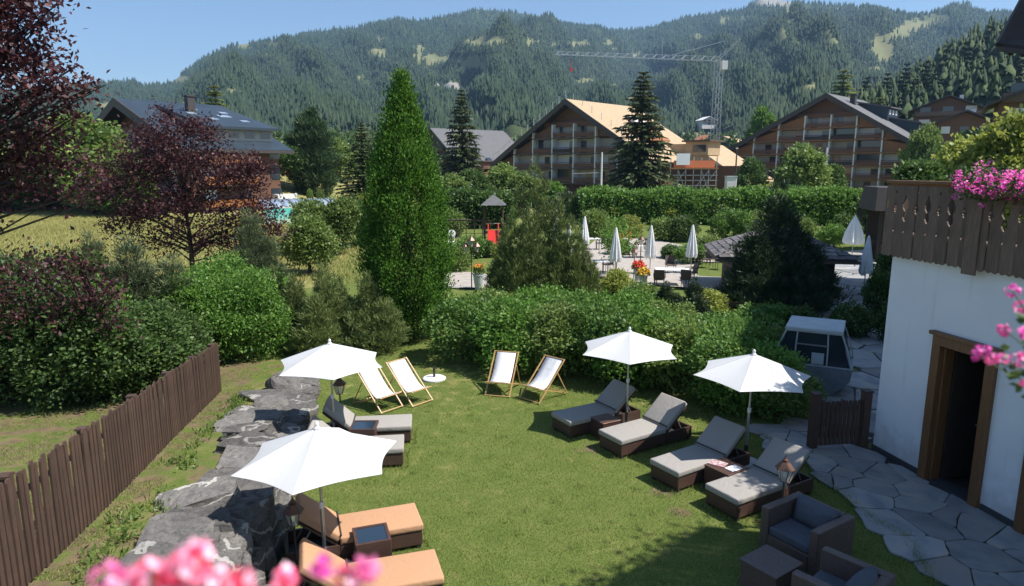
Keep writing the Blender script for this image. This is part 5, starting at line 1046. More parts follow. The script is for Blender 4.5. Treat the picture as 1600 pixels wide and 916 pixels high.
for k in range(2): q = MB(); q.box((-25.2, 1.2, 1.6 + k * 2.5), (7, .1, .8)); q.build("low_wing_railing", M['black_wood_and_shade'], rc)
lc, zr3, un3 = chalet("dark timber chalet with blue grey metal roof and orange balconies behind the purple tree", 190, 154, 85, 40, 15.0, 16.8, .37, .37, 12.6, [1.6, 4.4, 7.2], [110, 140, 172, 205, 240, 268], M['slate_roof'], 0, wedge='brown_wood')
q = MB(); q.prism([(2.6, zr3 - .37 * 2.6 + .02), (14.0, zr3 - 3.75), (14.0, zr3 - .37 * 14.0 - .1), (2.6, zr3 - .37 * 2.6 - .3)], lambda a, b, y: (a, y, b), 3.4, 11.6); q.build("dormer", M['curtain'], lc)
q = MB(); q.prism([(2.2, zr3 - .37 * 2.2 + .25), (14.9, zr3 - 3.62), (14.9, zr3 - 3.92), (2.2, zr3 - .37 * 2.2 - .05)], lambda a, b, y: (a, y, b), 2.9, 12.0); q.build("dormer_roof", M['slate_roof'], lc)
for k in range(4): q = MB(); q.box((14.03, 4.6 + k * 2.0, zr3 - 4.45), (.06, 1.2, .8)); q.build("dormer_window", M['window'], lc)
for (x, y, a, b_) in ((7.5, 4.8, 1.1, 1.0), (8.5, 8.4, 1.2, 1.5), (10.6, 6.0, .9, 1.0), (6.0, 9.6, .9, 1.0), (11.2, 9.6, .8, 1.0), (4.6, 6.5, .8, .8)):
    q = MB(); q.box((0, 0, 0), (a, b_, .08)); q.build("skylight", M['pool_roof'], lc, loc=(x, y, zr3 + .29 - .242 * (x - 2.2) - .37 * 2.2), rot=(0, math.atan(.242), 0))
q = MB(); q.box((6.6, 5.2, zr3 - .9), (.9, .9, 2.2)); q.box((6.6, 5.2, zr3 + .25), (1.1, 1.1, .15)); q.build("chimney", M['dark_roof'], lc)
for k, z0 in enumerate((.6, 3.2, 5.6)):
    q = MB(); q.box((16.4, 4.6 + .2 * k, z0 + .5), (.1, 6.4, .95)); q.build("side_balcony", M['orange_wood'], lc); q = MB(); q.box((15.9, 4.6, z0), (1.1, 6.6, .2)); q.build("side_balcony_floor", M['dark_wood'], lc)
    for j in range(3): q = MB(); q.box((15.44, 2.6 + j * 4.1, z0 + 1.35), (.08, 1.3, 1.5)); q.build("window", M['window'] if j else M['white_paint'], lc)
q = MB(); q.box((16.2, 11.4, 1.0), (1.2, 2.6, 2.0)); q.build("white_base_wall", M['white_paint'], lc)
# grey roofed building behind the hornbeam
gb = A(672, 200, 180); t = thing("grey_roofed_block", "long block with pale grey slate roof and scaffolded gable between two spruces", "building", (gb.x, gb.y, 0), R(-52))
zt_ = gb.z; q = MB(); q.prism([(-9, 0), (9, 0), (9, zt_ - 6.5), (0, zt_ - .4), (-9, zt_ - 6.5)], lambda a, b, y: (a, y, b), .6, 25); q.build("body", M['black_wood_and_shade'], t)
for sg in (-1, 1): q = MB(); q.prism([(0, zt_), (sg * 19.5, zt_ - 13.0), (sg * 19.5, zt_ - 13.4), (0, zt_ - .4)], lambda a, b, y: (a, y, b), 0, 24); q.build("roof", M['grey_roof'], t)
for k in range(4): q = MB(); q.box((13, 5 + k * 4.5, zt_ - 8.2), (1.6, 1.4, .3), rot=(0, math.atan(.66), 0)); q.build("roof_window", M['window'], t)
for k in range(4):
    for j in range(3): q = MB(); q.box((-6 + j * 5, .55, 1.8 + k * 2.9), (2.6, .1, 1.6)); q.build("window", M['window'], t); q = MB(); q.box((-6 + j * 5, .1, 1.0 + k * 2.9), (4.2, .12, .7)); q.build("balcony_railing", M['dark_wood'], t)
for j in range(4): q = MB(); q.tube([(-8.8 + j * 1.2, -.6, 0), (-8.8 + j * 1.2, -.6, zt_ - 5 + j * .8)], .07, 4); q.build("scaffold_pole", M['metal'], t)
q = MB(); q.box((17, 6, zt_ - 9.6), (5, 6, 1.8)); q.build("dormer", M['brown_wood'], t); q = MB(); q.box((17, 6, zt_ - 8.6), (6, 7, .25)); q.build("dormer_roof", M['grey_roof'], t)
q = MB(); q.box((15.5, 12, 2.0), (12, 20, 4.2)); q.build("lower_wall", M['orange_wood'], t)

# ------------------------------------------------------------------ small distant houses
def small_house(u, v, D, w, d, h, rz, label, roofm='dark_roof', wallm='brown_wood', floors=2, slope=.42, name="chalet"):
    p = A(u, v, D); t = thing(name, label, "chalet", p, R(rz)); hp_ = h + w / 2 * slope
    q = MB(); q.prism([(-w / 2, -3), (w / 2, -3), (w / 2, h), (0, hp_), (-w / 2, h)], lambda a, b, y: (a, y, b), 0, d); q.build("wall", M[wallm], t)
    for sg in (-1, 1): q = MB(); q.prism([(0, hp_ + .1), (sg * (w / 2 + 1.2), h - 1.2 * slope + .1), (sg * (w / 2 + 1.2), h - 1.2 * slope + .4), (0, hp_ + .42)], lambda a, b, y: (a, y, b), -1.2, d + 1); q.build("roof", M[roofm], t)
    for f in range(floors):
        for k in range(3): q = MB(); q.box((-w / 3 + k * w / 3, -.03, 1.3 + f * 2.7), (w * .16, .12, 1.3)); q.build("window", M['window'] if (k + f) % 3 else M['white_paint'], t)
        if f: q = MB(); q.box((0, -.7, f * 2.7 + .5), (w * .96, .12, .8)); q.box((0, -.35, f * 2.7), (w * .96, .7, .15)); q.build("balcony", M['dark_wood'], t)
    q = MB(); q.box((w * .2, d * .5, hp_ - .1), (.8, .8, 1.8)); q.build("chimney", M['white_paint'], t)
    return t
small_house(1478, 200, 155, 13, 12, 4.0, -30, "brown chalet with a wide roof just above the large grey roof on the right")
small_house(1505, 214, 130, 9, 9, 2.6, -25, "lower small brown chalet with pale eave in front of the wide roofed one", floors=1)
small_house(1645, 196, 75, 10, 9, 2.6, -32, "dark timber chalet with bluish windows high at the right edge", floors=2)
for i, (u, v, D, w_, rz, rm, lb) in enumerate([(1112, 232, 420, 16, 20, 'orange_wood', "far village house with reddish roof left of the crane mast"), (1150, 210, 520, 15, -10, 'white_paint', "far pale roofed village house above the crane foot"), (1187, 212, 500, 18, -30, 'orange_wood', "far village house with reddish roof right of the crane mast"), (1130, 240, 300, 12, -40, 'ply', "village house with tan roof just behind the crane mast"), (1108, 196, 620, 14, 15, 'white_paint', "small pale house highest on the valley slope"), (1135, 196, 640, 14, -15, 'orange_wood', "small house beside the highest pale one on the valley slope"), (1208, 232, 330, 11, 30, 'dark_roof', "dark roofed house behind the left end of the large right chalet")]):
    small_house(u, v, D, w_, 10, 4.5, rz, lb, rm, 'brown_wood' if i % 2 else 'white_paint', name="village_house")

# ------------------------------------------------------------------ tower crane
cb = A(1113, 292, 150); ct = A(1128, 92, 150); t = thing("tower_crane", "pale lattice tower crane with long horizontal jib over the chalets", "crane", (cb.x, cb.y, 0))
def lattice(name, p0, p1, w0, w1, n, rad, tri=False):
    q = MB(); p0, p1 = Vector(p0), Vector(p1); d = (p1 - p0).normalized(); u = d.orthogonal().normalized() if abs(d.z) > .9 else Vector((0, 0, 1)); u = (u - d * u.dot(d)).normalized(); w_ = d.cross(u)
    cr = [(0, 1), (-.9, -.5), (.9, -.5)] if tri else [(1, 1), (-1, 1), (-1, -1), (1, -1)]
    def pt(i, k): f = i / n; ww = (w0 + (w1 - w0) * f) / 2; return p0.lerp(p1, f) + w_ * cr[k][0] * ww + u * cr[k][1] * ww
    m_ = len(cr)
    for k in range(m_): q.tube([pt(0, k), pt(n, k)], rad * 1.4, 4)
    for i in range(n):
        for k in range(m_):
            a, b_ = (k, (k + 1) % m_); q.tube([pt(i, a), pt(i + 1, b_)] if i % 2 else [pt(i, b_), pt(i + 1, a)], rad, 3, cap=False)
    o = q.build(name, M['metal'], t, fixn=False); return o
tz_ = ct.z; tx = 0
lattice("mast", (0, 0, 0), (0, 0, tz_), 1.5, 1.3, 26, .04)
jl = A(868, 85, 150); lattice("jib", (0, 0, tz_ - .2), (jl.x - cb.x, 0, jl.z + .2), 1.3, .8, 34, .03, True)
jr = A(1158, 60, 150); lattice("counter_jib", (0, 0, tz_), (jr.x - cb.x, 0, jr.z), .7, .3, 8, .03, True)
q = MB(); q.tube([(0, 0, tz_ + .5), (1.0, 0, tz_ + 3.6), (A(1035, 90, 150).x - cb.x, 0, A(1035, 90, 150).z)], .035, 3); q.build("tie_cable", M['metal'], t)
a_ = A(1034, 92, 150) - cb; q = MB(); q.tube([(a_.x, 0, a_.z - cb.z * 0 + cb.z), (a_.x + .1, 0, a_.z + cb.z + 4.4)], .05, 4); q.build("antenna", M['metal'], t)
hk = A(893, 90, 150); q = MB(); q.tube([(hk.x - cb.x, 0, hk.z - .5), (hk.x - cb.x, 0, hk.z - 2.2)], .04, 3); q.box((hk.x - cb.x, 0, hk.z - 2.5), (.5, .4, .7)); q.build("hook", M['red'], t)
q = MB(); q.box((1.0, -.4, tz_ - 1.4), (1.2, 1.3, 1.8)); q.build("cabin", M['white_paint'], t)
q = MB(); q.box((0, 0, 1.0), (3.4, 3.4, 2.0)); q.build("ballast", M['white_paint'], t)

# ------------------------------------------------------------------ poles and small cabinets at the street
for (u0, v0, v1, D, lb) in [(939, 305, 238, 95, "slim white pole standing before the renovated chalet"), (1287, 292, 231, 95, "slim white pole standing before the large right chalet"), (1148, 292, 232, 110, "thin dark pole left of the large right chalet")]:
    p = A(u0, v0, D); t = thing("street_pole", lb, "pole", (p.x, p.y, 0)); q = MB(); q.tube([(0, 0, 0), (0, 0, A(u0, v1, D).z)], [.16, .11], 8); q.build("shaft", M['white_paint'] if D < 100 else M['dark_metal'], t)
    q = MB(); zt_ = A(u0, v1, D).z; q.tube([(-.1, 0, zt_ * .62), (-4.0, 0, zt_ * .60)], .03, 4) if D < 100 else q.box((0, 0, zt_), (.3, .3, .2)); q.build("cable_arm" if D < 100 else "cap", M['white_paint'], t)
p = A(1141, 297, 90); t = thing("white_cabinet", "white concrete cabinet standing behind the hedge below the crane", "cabinet", (p.x, p.y, 0)); q = MB(); q.box((0, 0, 2.0), (1.3, 1.0, 4.0)); q.build("body", M['white_paint'], t, bevel=.04, segs=1); q = MB(); q.box((0, 0, 4.05), (1.45, 1.15, .12)); q.build("lid", M['planter'], t)
p = A(463, 320, 75); t = thing("path_lamp", "small white path lamp above the pool shelter", "lamp", p); q = MB(); q.tube([(0, 0, -1), (0, 0, .95)], .05, 6); q.build("post", M['white_paint'], t); q = MB(); q.lathe([(.08, 0), (.16, .08), (.16, .3), (.05, .36)], 10, (0, 0, .9)); q.build("lamp_head", M['white_paint'], t)

# ------------------------------------------------------------------ background trees
SP = [spruce_meshes(20, 5.2, 201, per=10, whorls=34, ln=1.15, asp=.40), spruce_meshes(20, 4.0, 202, per=7, whorls=30, ln=1.0, asp=.42, droop=.25)]
def far_tree(name, u, vt, D, z0, r, ms, h0, r0, label, cat="tree", rz=0):
    p = A(u, vt, D); h = p.z - z0; t = plant(name, label, cat, (p.x, p.y, z0), ms, rz, (r / r0, r / r0, h / h0)); return t
far_tree("spruce_tree", 1006, 110, 100, 0, 5.4, SP[0], 20, 5.2, "big shaggy dark spruce in front of the renovated chalet", rz=.4)
far_tree("spruce_tree", 721, 138, 112, 0, 4.1, SP[0], 20, 5.2, "slim tall spruce in front of the grey roofed block", rz=2.2)
far_tree("spruce_tree", 564, 188, 74, 1.2, 2.6, SP[1], 20, 4.0, "dull green spruce partly hidden by the columnar hornbeam", rz=1.2)
rgm = random.Random(6); bl = [((rgm.uniform(-.5, .5), rgm.uniform(-.5, .5), 1.2 + k * .9), 2.6 - abs(k - 3) * .16 - max(0, k - 5) * .33) for k in range(10)]
PB = [("needles", tuft_mesh(bl, 4200, 8, .75, .13, M['pine_blue'], 210, up=.9, lump=.16)), ("trunk", MB().tube([(0, 0, 0), (0, 0, 9)], [.35, .1], 8).mesh("trunk", M['dark_bark']))]
far_tree("swiss_pine", 482, 156, 100, hzs(-30, 100) - .4, 3.3, PB, 11, 3.0, "broad blue green swiss pine on the grassy hillock")
far_tree("swiss_pine", 1545, 182, 62, 0, 3.4, PB, 11, 3.0, "broad dark tree between the right chalets and the timber house", rz=1)
bl = [((0, 0, 3.4), (2.1, 2.1, 2.2)), ((.9, 0, 2.3), 1.4), ((-1, .3, 2.5), 1.4), ((.2, -.3, 5.0), 1.2), ((-.6, .3, 4.4), 1.2)]
RT = [[("crown", bush_mesh("r", bl, 1500, 6, .34, .6, M[mk_], 220 + i, spread=.4, lump=.14)), ("trunk", stems_mesh(bl, .12, M['bark'], 3, 7))] for i, mk_ in enumerate(('leaf_mid', 'leaf_dark', 'leaf_yellow', 'leaf_lush'))]
# (mesh, u, v_top, D, z0, r, label)
for (mi, u, vt, D, z0, r, lb) in [
    (0, 128, 192, 76, 0, 5.2, "light green broadleaf tree showing between the two purple trees"), (0, 55, 232, 80, 0, 5.6, "light green tree behind the near purple branches"), (3, 188, 262, 74, 0, 3.2, "small light green tree left of the purple tree's trunk"), (1, 8, 258, 78, 0, 5.0, "dark tree behind the near purple branches"),
    (0, 1256, 234, 88, 0, 3.2, "rounded leafy tree in front of the right chalet's balconies"), (1, 1176, 252, 92, 0, 2.0, "small dark round tree left of the leafy one by the right chalet"), (1, 1300, 262, 90, 0, 2.0, "low round tree right of the slim white pole"), (3, 1194, 175, 165, 3, 3.6, "round tree behind the left slope of the large right chalet"),
    (1, 446, 228, 98, 4, 3.0, "dark green tree at the right end of the blue roofed chalet"), (1, 420, 236, 105, 4, 3.0, "dark tree tucked behind the blue roofed chalet"), (0, 520, 222, 128, 2, 4.0, "hazy green tree between the two conifers on the hillock"), (1, 598, 262, 96, 0, 3.0, "dark tree behind the left edge of the columnar tree"),
    (1, 738, 270, 78, 0, 2.3, "dark round tree at the foot of the slim tall spruce"), (0, 705, 278, 74, 0, 2.4, "mid green tree right behind the columnar tree"), (0, 785, 262, 86, 0, 2.6, "leafy tree below the left eave of the renovated chalet"), (3, 860, 288, 70, 0, 1.9, "bright green tree over the hedge behind the olive pines"), (0, 820, 275, 76, 0, 2.2, "mid green tree left of the renovated chalet's pole"),
    (1, 1098, 258, 150, 0, 3.0, "dark tree behind the crane foot"), (2, 1590, 188, 47, 0, 3.0, "yellow green tree at the right edge behind the balcony flowers"), (2, 1512, 226, 50, 0, 2.6, "yellow green shrub tree just above the balcony rail"), (2, 1550, 236, 54, 0, 3.0, "green tree between the two yellow green ones"), (0, 1447, 205, 120, 0, 3.4, "green tree beside the right eave of the large chalet"), (1, 1480, 235, 70, 0, 2.8, "dark tree mass beneath the small brown chalets"), (1, 1520, 215, 85, 0, 3.0, "dark tree beneath the broad swiss pine"), (1, 1440, 262, 42, 0, 2.2, "very dark clipped shrub above the balcony rail")]:
    far_tree("broadleaf_tree", u, vt, D, z0, r, RT[mi], 6.1, 2.5, lb, rz=(u * .37) % 6)
LA = spruce_meshes(20, 4.2, 240, per=6, whorls=24, m=M['larch'], ln=1.3, asp=.5, droop=.1, shag=.6)
for (u, vt, D, z0, r, lb) in [(334, 130, 118, 1, 4.2, "yellow green larch behind the ridge of the blue roofed chalet"), (291, 150, 125, 1, 3.0, "larch tip peeping over the middle of the blue roof"), (423, 200, 120, 1, 3.2, "pale larch behind the right slope of the blue roof"), (1319, 106, 215, 6, 7.5, "pale green larch rising behind the large right chalet"), (1375, 150, 190, 6, 5.5, "green conifer behind the dormers of the large right chalet"), (1028, 200, 175, 2, 3.0, "small pale tree between the big spruce and the crane")]:
    far_tree("larch_tree", u, vt, D, z0, r, LA, 20, 4.2, lb, rz=u % 6)
SC = [spruce_meshes(20, 4.4, 250, per=6, whorls=22, m=M['forest_near'], ln=1.5, asp=.5, shag=.9)]
for i, (u, vt, D, z0, r, lb) in enumerate([(1355, 118, 260, 8, 5, "dark spruce at the left foot of the hillside wood"), (1388, 112, 270, 9, 5, "second spruce at the front of the hillside wood"), (1418, 96, 275, 10, 5.5, "spruce standing over the large chalet's right dormer"), (1450, 92, 280, 12, 5.5, "spruce left of the tallest front ones in the hillside wood"), (1484, 66, 285, 14, 6, "tall dark spruce near the middle of the hillside wood"), (1512, 62, 285, 15, 6, "light topped tall spruce next to the hillside meadow"), (1432, 120, 215, 8, 5, "spruce behind the small brown chalets, left one"), (1462, 112, 220, 9, 5, "spruce behind the small brown chalets, right one"), (1405, 150, 200, 6, 4.5, "short spruce just above the large chalet's chimneys"), (1345, 160, 190, 5, 4, "small spruce beside the pale larch"), (1550, 36, 330, 20, 7, "spruce on the skyline left of the hotel roof corner"), (1580, 30, 340, 20, 7, "spruce on the skyline beneath the hotel roof corner"), (1595, 92, 240, 12, 6, "dark spruce at the right edge above the timber house")]):
    far_tree("spruce_tree", u, vt, D, z0, r, SC[0], 20, 4.4, lb, rz=i * 1.7)
# belt of trees along the valley floor (individuals near, one mass far)
bl = [((0, 0, 4.2), (3.2, 3.2, 3.4)), ((1.6, 0, 3), 2.2), ((-1.7, .3, 3.2), 2.2)]
rgb_ = np.random.default_rng(77); nb2 = 420; a_ = np.linspace(-.72, .72, nb2) + rgb_.normal(size=nb2) * .01; rr_ = 190 + 190 * rgb_.random(nb2); bx, by = rr_ * np.sin(a_), rr_ * np.cos(a_)
okb = ~((bx > 20) & (bx < 75) & (by < 185)) & ~((bx > -10) & (bx < 28) & (by < 225)); bx, by = bx[okb], by[okb]; bz = hz(bx, by)
Pall = []; Dall = []
for x, y, z in zip(bx, by, bz):
    hh_ = 5 + 6 * rgb_.random(); k = 34; d = vnorm(rgb_.normal(size=(k, 3))); d[:, 2] = np.abs(d[:, 2]); tp = rgb_.random() < .5
    tz_k = rgb_.random(k); rad = hh_ * (.30 if tp else .45) * ((1 - tz_k) if tp else np.sqrt(np.clip(1 - (tz_k * 2 - 1) ** 2, .05, 1))); Pall.append(np.stack([x + d[:, 0] * rad, y + d[:, 1] * rad, z + .5 + tz_k * hh_], 1)); Dall.append(d)
P, U, N, s_, w_ = clump_leaves(np.concatenate(Pall), np.concatenate(Dall), 5, 1.0, 1.5, .6, rgb_, .3)
tb_ = link("valley_trees", leafmesh("valley_trees", P, U, N, s_, w_, M['leaf_dark'])); tag(tb_, kind='stuff', label="mass of valley trees at the foot of the mountain", cat="trees")

# ------------------------------------------------------------------ clipped hedge and garden shrubs
def hedge(u0, u1, vt, D, depth, label, m, n, seed, zt=None):
    a, b_ = A(u0, vt, D), A(u1, vt, D); h = (zt or a.z); L = (b_ - a).length; t = thing("clipped_hedge", label, "hedge", (a.x, a.y, hzs((a.x + b_.x) / 2, D)), math.atan2(b_.y - a.y, b_.x - a.x)); rg = np.random.default_rng(seed)
    k = n; x = rg.random(k) * L; top = rg.random(k) < .45; y = np.where(top, (rg.random(k) - .5) * depth, -depth / 2 + rg.normal(size=k) * .12); z = np.where(top, h + .12 * rg.normal(size=k) + .15 * np.sin(x * .9), rg.random(k) * h); D_ = np.stack([np.zeros(k), np.where(top, -.2, -1), np.where(top, 1, .3)], 1)
    P, U, N, s_, w_ = clump_leaves(np.stack([x, y, z], 1), vnorm(D_), 6, .35, .26, .6, rg, .3); link("foliage", leafmesh("foliage", P, U, N, s_, w_, m), t)
    q = MB(); q.box((L / 2, 0, h / 2 - .05), (L - .2, depth * .72, h - .2)); q.build("inner_branches", M['dark_bark'], t)
hedge(905, 1352, 306, 62, 2.0, "long clipped hedge running behind the cafe terrace below the chalets", M['leaf_hedge'], 5200, 301)
hedge(690, 800, 312, 58, 2.0, "clipped hedge behind the red playground slide", M['leaf_dark'], 1800, 302)
hedge(1345, 1402, 322, 55, 2.0, "short brownish hedge stub beside the dark roofed garden bar", M['leaf_dark'], 700, 303)
GS = []
for i, mk_ in enumerate(('leaf_mid', 'leaf_hedge', 'leaf_yellow', 'leaf_dark', 'needle_grey')):
    rg = random.Random(i + 320); bl = [((0, 0, .8), (1.0, 1.0, .85))] + [((rg.uniform(-.8, .8), rg.uniform(-.8, .8), rg.uniform(.4, 1.3)), rg.uniform(.35, .6)) for _ in range(6)]
    GS.append([("foliage", bush_mesh("g", bl, 900, 6, .17, .55, M[mk_], 330 + i, spread=.25, lump=.16)), ("stems", stems_mesh(bl, .03, M['bark'], i, 6))])
mid = [(0, 930, 372, 1.9, 2.6), (2, 955, 352, 2.2, 3.0), (0, 1000, 350, 2.3, 3.0), (2, 1040, 352, 2.2, 3.0), (1, 1080, 352, 2.6, 3.0), (0, 1120, 352, 2.4, 3.2), (1, 1160, 348, 2.6, 3.0), (2, 1200, 338, 2.6, 3.6), (1, 1236, 340, 2.6, 3.0), (0, 1270, 345, 2.8, 3.0), (2, 1300, 350, 1.9, 2.6), (1, 1330, 352, 2.6, 2.6), (0, 1180, 372, 1.8, 2.4), (1, 1140, 378, 2.0, 2.6), (3, 1065, 378, 1.6, 2.4), (0, 1035, 376, 1.5, 2.2), (2, 985, 372, 1.4, 2.2), (3, 905, 350, 2.2, 2.6), (4, 880, 345, 2.4, 2.6), (1, 1295, 385, 1.3, 1.9), (3, 1320, 378, 1.7, 2.2), (0, 1250, 375, 1.6, 2.2), (2, 965, 398, .9, 1.5), (1, 1075, 412, .9, 1.6), (0, 1105, 405, 1.2, 1.8), (3, 1050, 405, .7, 1.4),
       (0, 715, 425, 1.2, 1.5), (3, 755, 402, .9, 1.6), (1, 733, 404, 1.1, 1.6), (2, 768, 402, .7, 1.2), (0, 705, 370, 1.8, 2.4), (1, 790, 356, 1.6, 2.2), (3, 560, 385, 2.6, 2.2), (2, 575, 362, 2.6, 2.4), (0, 552, 362, 1.8, 2.0), (2, 965, 460, .9, 1.4), (0, 1000, 478, .8, 1.6), (2, 1105, 500, .9, 1.6), (1, 1180, 520, .8, 1.7), (3, 1330, 525, .85, 1.5), (3, 1378, 490, 1.3, 1.5), (3, 1390, 455, 1.6, 1.7), (3, 1395, 535, 1.0, 1.2), (3, 1240, 520, .7, 1.6), (0, 1210, 560, .8, 1.5), (0, 1160, 500, .7, 1.3), (0, 500, 300, 1.7, 1.2), (0, 484, 303, 1.6, .95), (1, 1470, 300, 1.6, 2.2)]
names_ = ["mid green", "deep green", "yellow green", "dark", "grey green"]
near_ = lambda u, v: ("at the foot of the clipped hedge" if v < 356 else "bordering the terrace back" if v < 386 else "beside the cafe tables" if v < 415 else "in front of the terrace" if v < 470 else "beside the shaded path") if u > 870 else ("on the grassy hillock" if v < 310 and u < 600 else "left of the columnar tree" if u < 620 else "near the playground and planter")
cnt = {}
for i, (mi, u, v, h, w_) in enumerate(mid):
    p = G(u, v) if v > 310 else A(u, v, 92); p.z = hzs(p.x, p.y); key = (mi, near_(u, v)); cnt[key] = cnt.get(key, 0) + 1
    ordn = ["leftmost", "second from the left", "third from the left", "fourth from the left", "fifth from the left"]
    sib = sorted([q_[1] for q_ in mid if q_[0] == mi and near_(q_[1], q_[2]) == near_(u, v)]); k = sib.index(u)
    lb = f"{names_[mi]} leafy bush {near_(u, v)}" + (f", {ordn[k]}" if len(sib) > 1 else "")
    plant("garden_bush", lb, "bush", p, GS[mi], i * 1.3, (w_ / 2.6, w_ / 2.6, h / 1.7), "garden bushes")
# rounded small trees left of the hornbeam and a slim tree by the terrace
bl = [((0, 0, 1.9), (1.25, 1.2, 1.1)), ((.7, 0, 1.5), .7), ((-.7, .1, 1.5), .7), ((0, .2, 2.6), .7), ((.4, -.3, 2.3), .6)]
p = G(484, 428); tree("rounded_tree", "small rounded tree with dark short trunk on the lawn below the pool shelter", p, 1.6, .10, [((a * .95, b_ * .95, c * .80), (tuple(q_ * .86 for q_ in r) if hasattr(r, '__len__') else r * .86)) for ((a, b_, c), r) in bl], 1500, 7, .16, .55, M['leaf_mid'], 341, limbs=16, spread=.25)
p = G(512, 398); tree("rounded_tree", "larger light green tree right behind the small rounded one", p, 1.6, .12, [((a * 1.0, b_ * 1.0, c * .72), (r if hasattr(r, '__len__') else (r, r, r))) for ((a, b_, c), r) in bl] + [((1.0, 0, 2.4), (.9, .9, .8)), ((-1, 0, 2.3), (.9, .9, .8))], 1700, 7, .19, .55, M['leaf_mid'], 342, limbs=14, spread=.3)
p = G(962, 430); tree("young_tree", "young thin crowned tree in front of the terrace tables", p, 2.1, .03, [((0, 0, 1.9), (.75, .7, .8)), ((-.4, 0, 1.4), .4), ((.5, 0, 1.3), .4)], 260, 5, .13, .6, M['leaf_lush'], 343, limbs=10, inner=.2)

# ------------------------------------------------------------------ playground, planter, pool shelter
p = G(771, 384); y0 = p.y; t = thing("play_tower", "wooden play tower with pointed grey roof and red slide panel", "play tower", p); px_ = 1068 / y0
for sx_ in (-1, 1):
    for sy in (0, 1.3): q = MB(); q.tube([(sx_ * .62, sy, 0), (sx_ * .62, sy, 2.75)], .06, 6); q.build("post", M['fence'], t)
q = MB(); q.add([(-.85, -.25, 2.72), (.85, -.25, 2.72), (.85, 1.55, 2.72), (-.85, 1.55, 2.72), (0, .65, 3.42)], [(3, 2, 1, 0), (0, 1, 4), (1, 2, 4), (2, 3, 4), (3, 0, 4)]); q.build("roof", M['grey_roof'], t)
q = MB(); q.box((0, .65, .85), (1.2, 1.25, .08)); q.build("deck", M['fence'], t)
q = MB(); q.box((0, -.35, .55), (.62, .05, 1.15), rot=(R(-28), 0, 0)); q.build("slide", M['red'], t)
for s in (-1, 1): q = MB(); q.box((s * .34, -.33, .80), (.07, .10, 1.55), rot=(R(-24), 0, 0)); q.build("slide_rail", M['red'], t)
q = MB(); q.tube([(-.5, 0, 1.5), (.5, 0, 1.5)], .03, 6); q.build("grab_bar", M['metal'], t)
g = G(690, 384); t = thing("swing_frame", "dark horizontal swing beam joined to the play tower", "swing", (p.x - .6, p.y, 0))
q = MB(); q.tube([(0, 0, 1.72), (g.x - p.x - .6, 0, 1.76)], .055, 6); q.build("beam", M['fence'], t)
for x in (g.x - p.x - .4,): q = MB(); q.tube([(x, -.5, 0), (x, 0, 1.75), (x, .5, 0)], .05, 6); q.build("support", M['fence'], t)
for x in (-1.6, -2.1): q = MB(); q.tube([(x, 0, 1.7), (x, 0, .55)], .012, 4); q.build("rope", M['dark_metal'], t)
q = MB(); q.box((-1.85, 0, .54), (.5, .2, .05)); q.build("seat", M['fence'], t)
t = thing("trellis", "dark lattice fence behind the swing beam", "fence", (g.x, p.y + 3, 0)); wl_ = p.x - g.x
for k in range(6): q = MB(); q.tube([(.3 + k * wl_ / 6, 0, 0), (.3 + k * wl_ / 6, 0, 1.5)], .04, 4); q.build("post", M['fence'], t)
for k in range(5): q = MB(); q.tube([(.1, 0, .25 + k * .3), (wl_, 0, .25 + k * .3)], .025, 4); q.build("slat", M['fence'], t)
g = G(706, 388); t = thing("garden_chair", "white round backed garden chair near the swing beam", "chair", g)
q = MB(); q.lathe([(.02, -.03), (.2, -.025), (.26, 0), (.2, .025), (.02, .03)], 18); me = q.mesh("backrest", M['white_paint']); link("backrest", me, t, (0, 0, .95), (R(80), 0, 0))
q = MB(); q.box((0, -.2, .45), (.42, .42, .05)); q.build("seat", M['white_paint'], t, bevel=.02)
for sx_ in (-1, 1):
    for sy in (-.38, 0): q = MB(); q.tube([(sx_ * .18, sy, 0), (sx_ * .18, sy, .45 if sy else .9)], .018, 5); q.build("leg", M['white_paint'], t)
p = G(748, 453); t = thing("tall_planter", "tall pale grey planter with spiky flowers standing on the garden path", "planter", p)
q = MB(); q.lathe([(.15, 0), (.24, .62), (.255, .64), (.255, .68), (.22, .68), (.20, .60)], 20); q.build("pot", M['planter'], t)
rg = np.random.default_rng(9); k = 260; Pp = np.stack([rg.normal(size=k) * .1, rg.normal(size=k) * .1, .66 + rg.random(k) * .25], 1); link("leaves", leafmesh("l", Pp, vnorm(np.stack([rg.normal(size=k) * .5, rg.normal(size=k) * .5, np.ones(k)], 1)), rg.normal(size=(k, 3)), np.full(k, .24), np.full(k, .05), M['leaf_mid']), t)
Pp = np.stack([rg.normal(size=60) * .18, rg.normal(size=60) * .15, .98 + rg.random(60) * .18], 1); stuff(link("blooms", leafmesh("b", Pp, rg.normal(size=(60, 3)), rg.normal(size=(60, 3)), np.full(60, .07), np.full(60, .06), M['flower_mix']), t))
p0, p1_ = A(414, 349, 64), A(532, 346, 68); d = p1_ - p0; Lp = math.hypot(d.x, d.y); t = thing("pool_shelter", "low arched pool shelter with turquoise glazing below the grassy hillock", "pool shelter", (p0.x, p0.y, max(0, p0.z) * 0 + hzs(p0.x, p0.y)), math.atan2(d.y, d.x)); n_ = 8
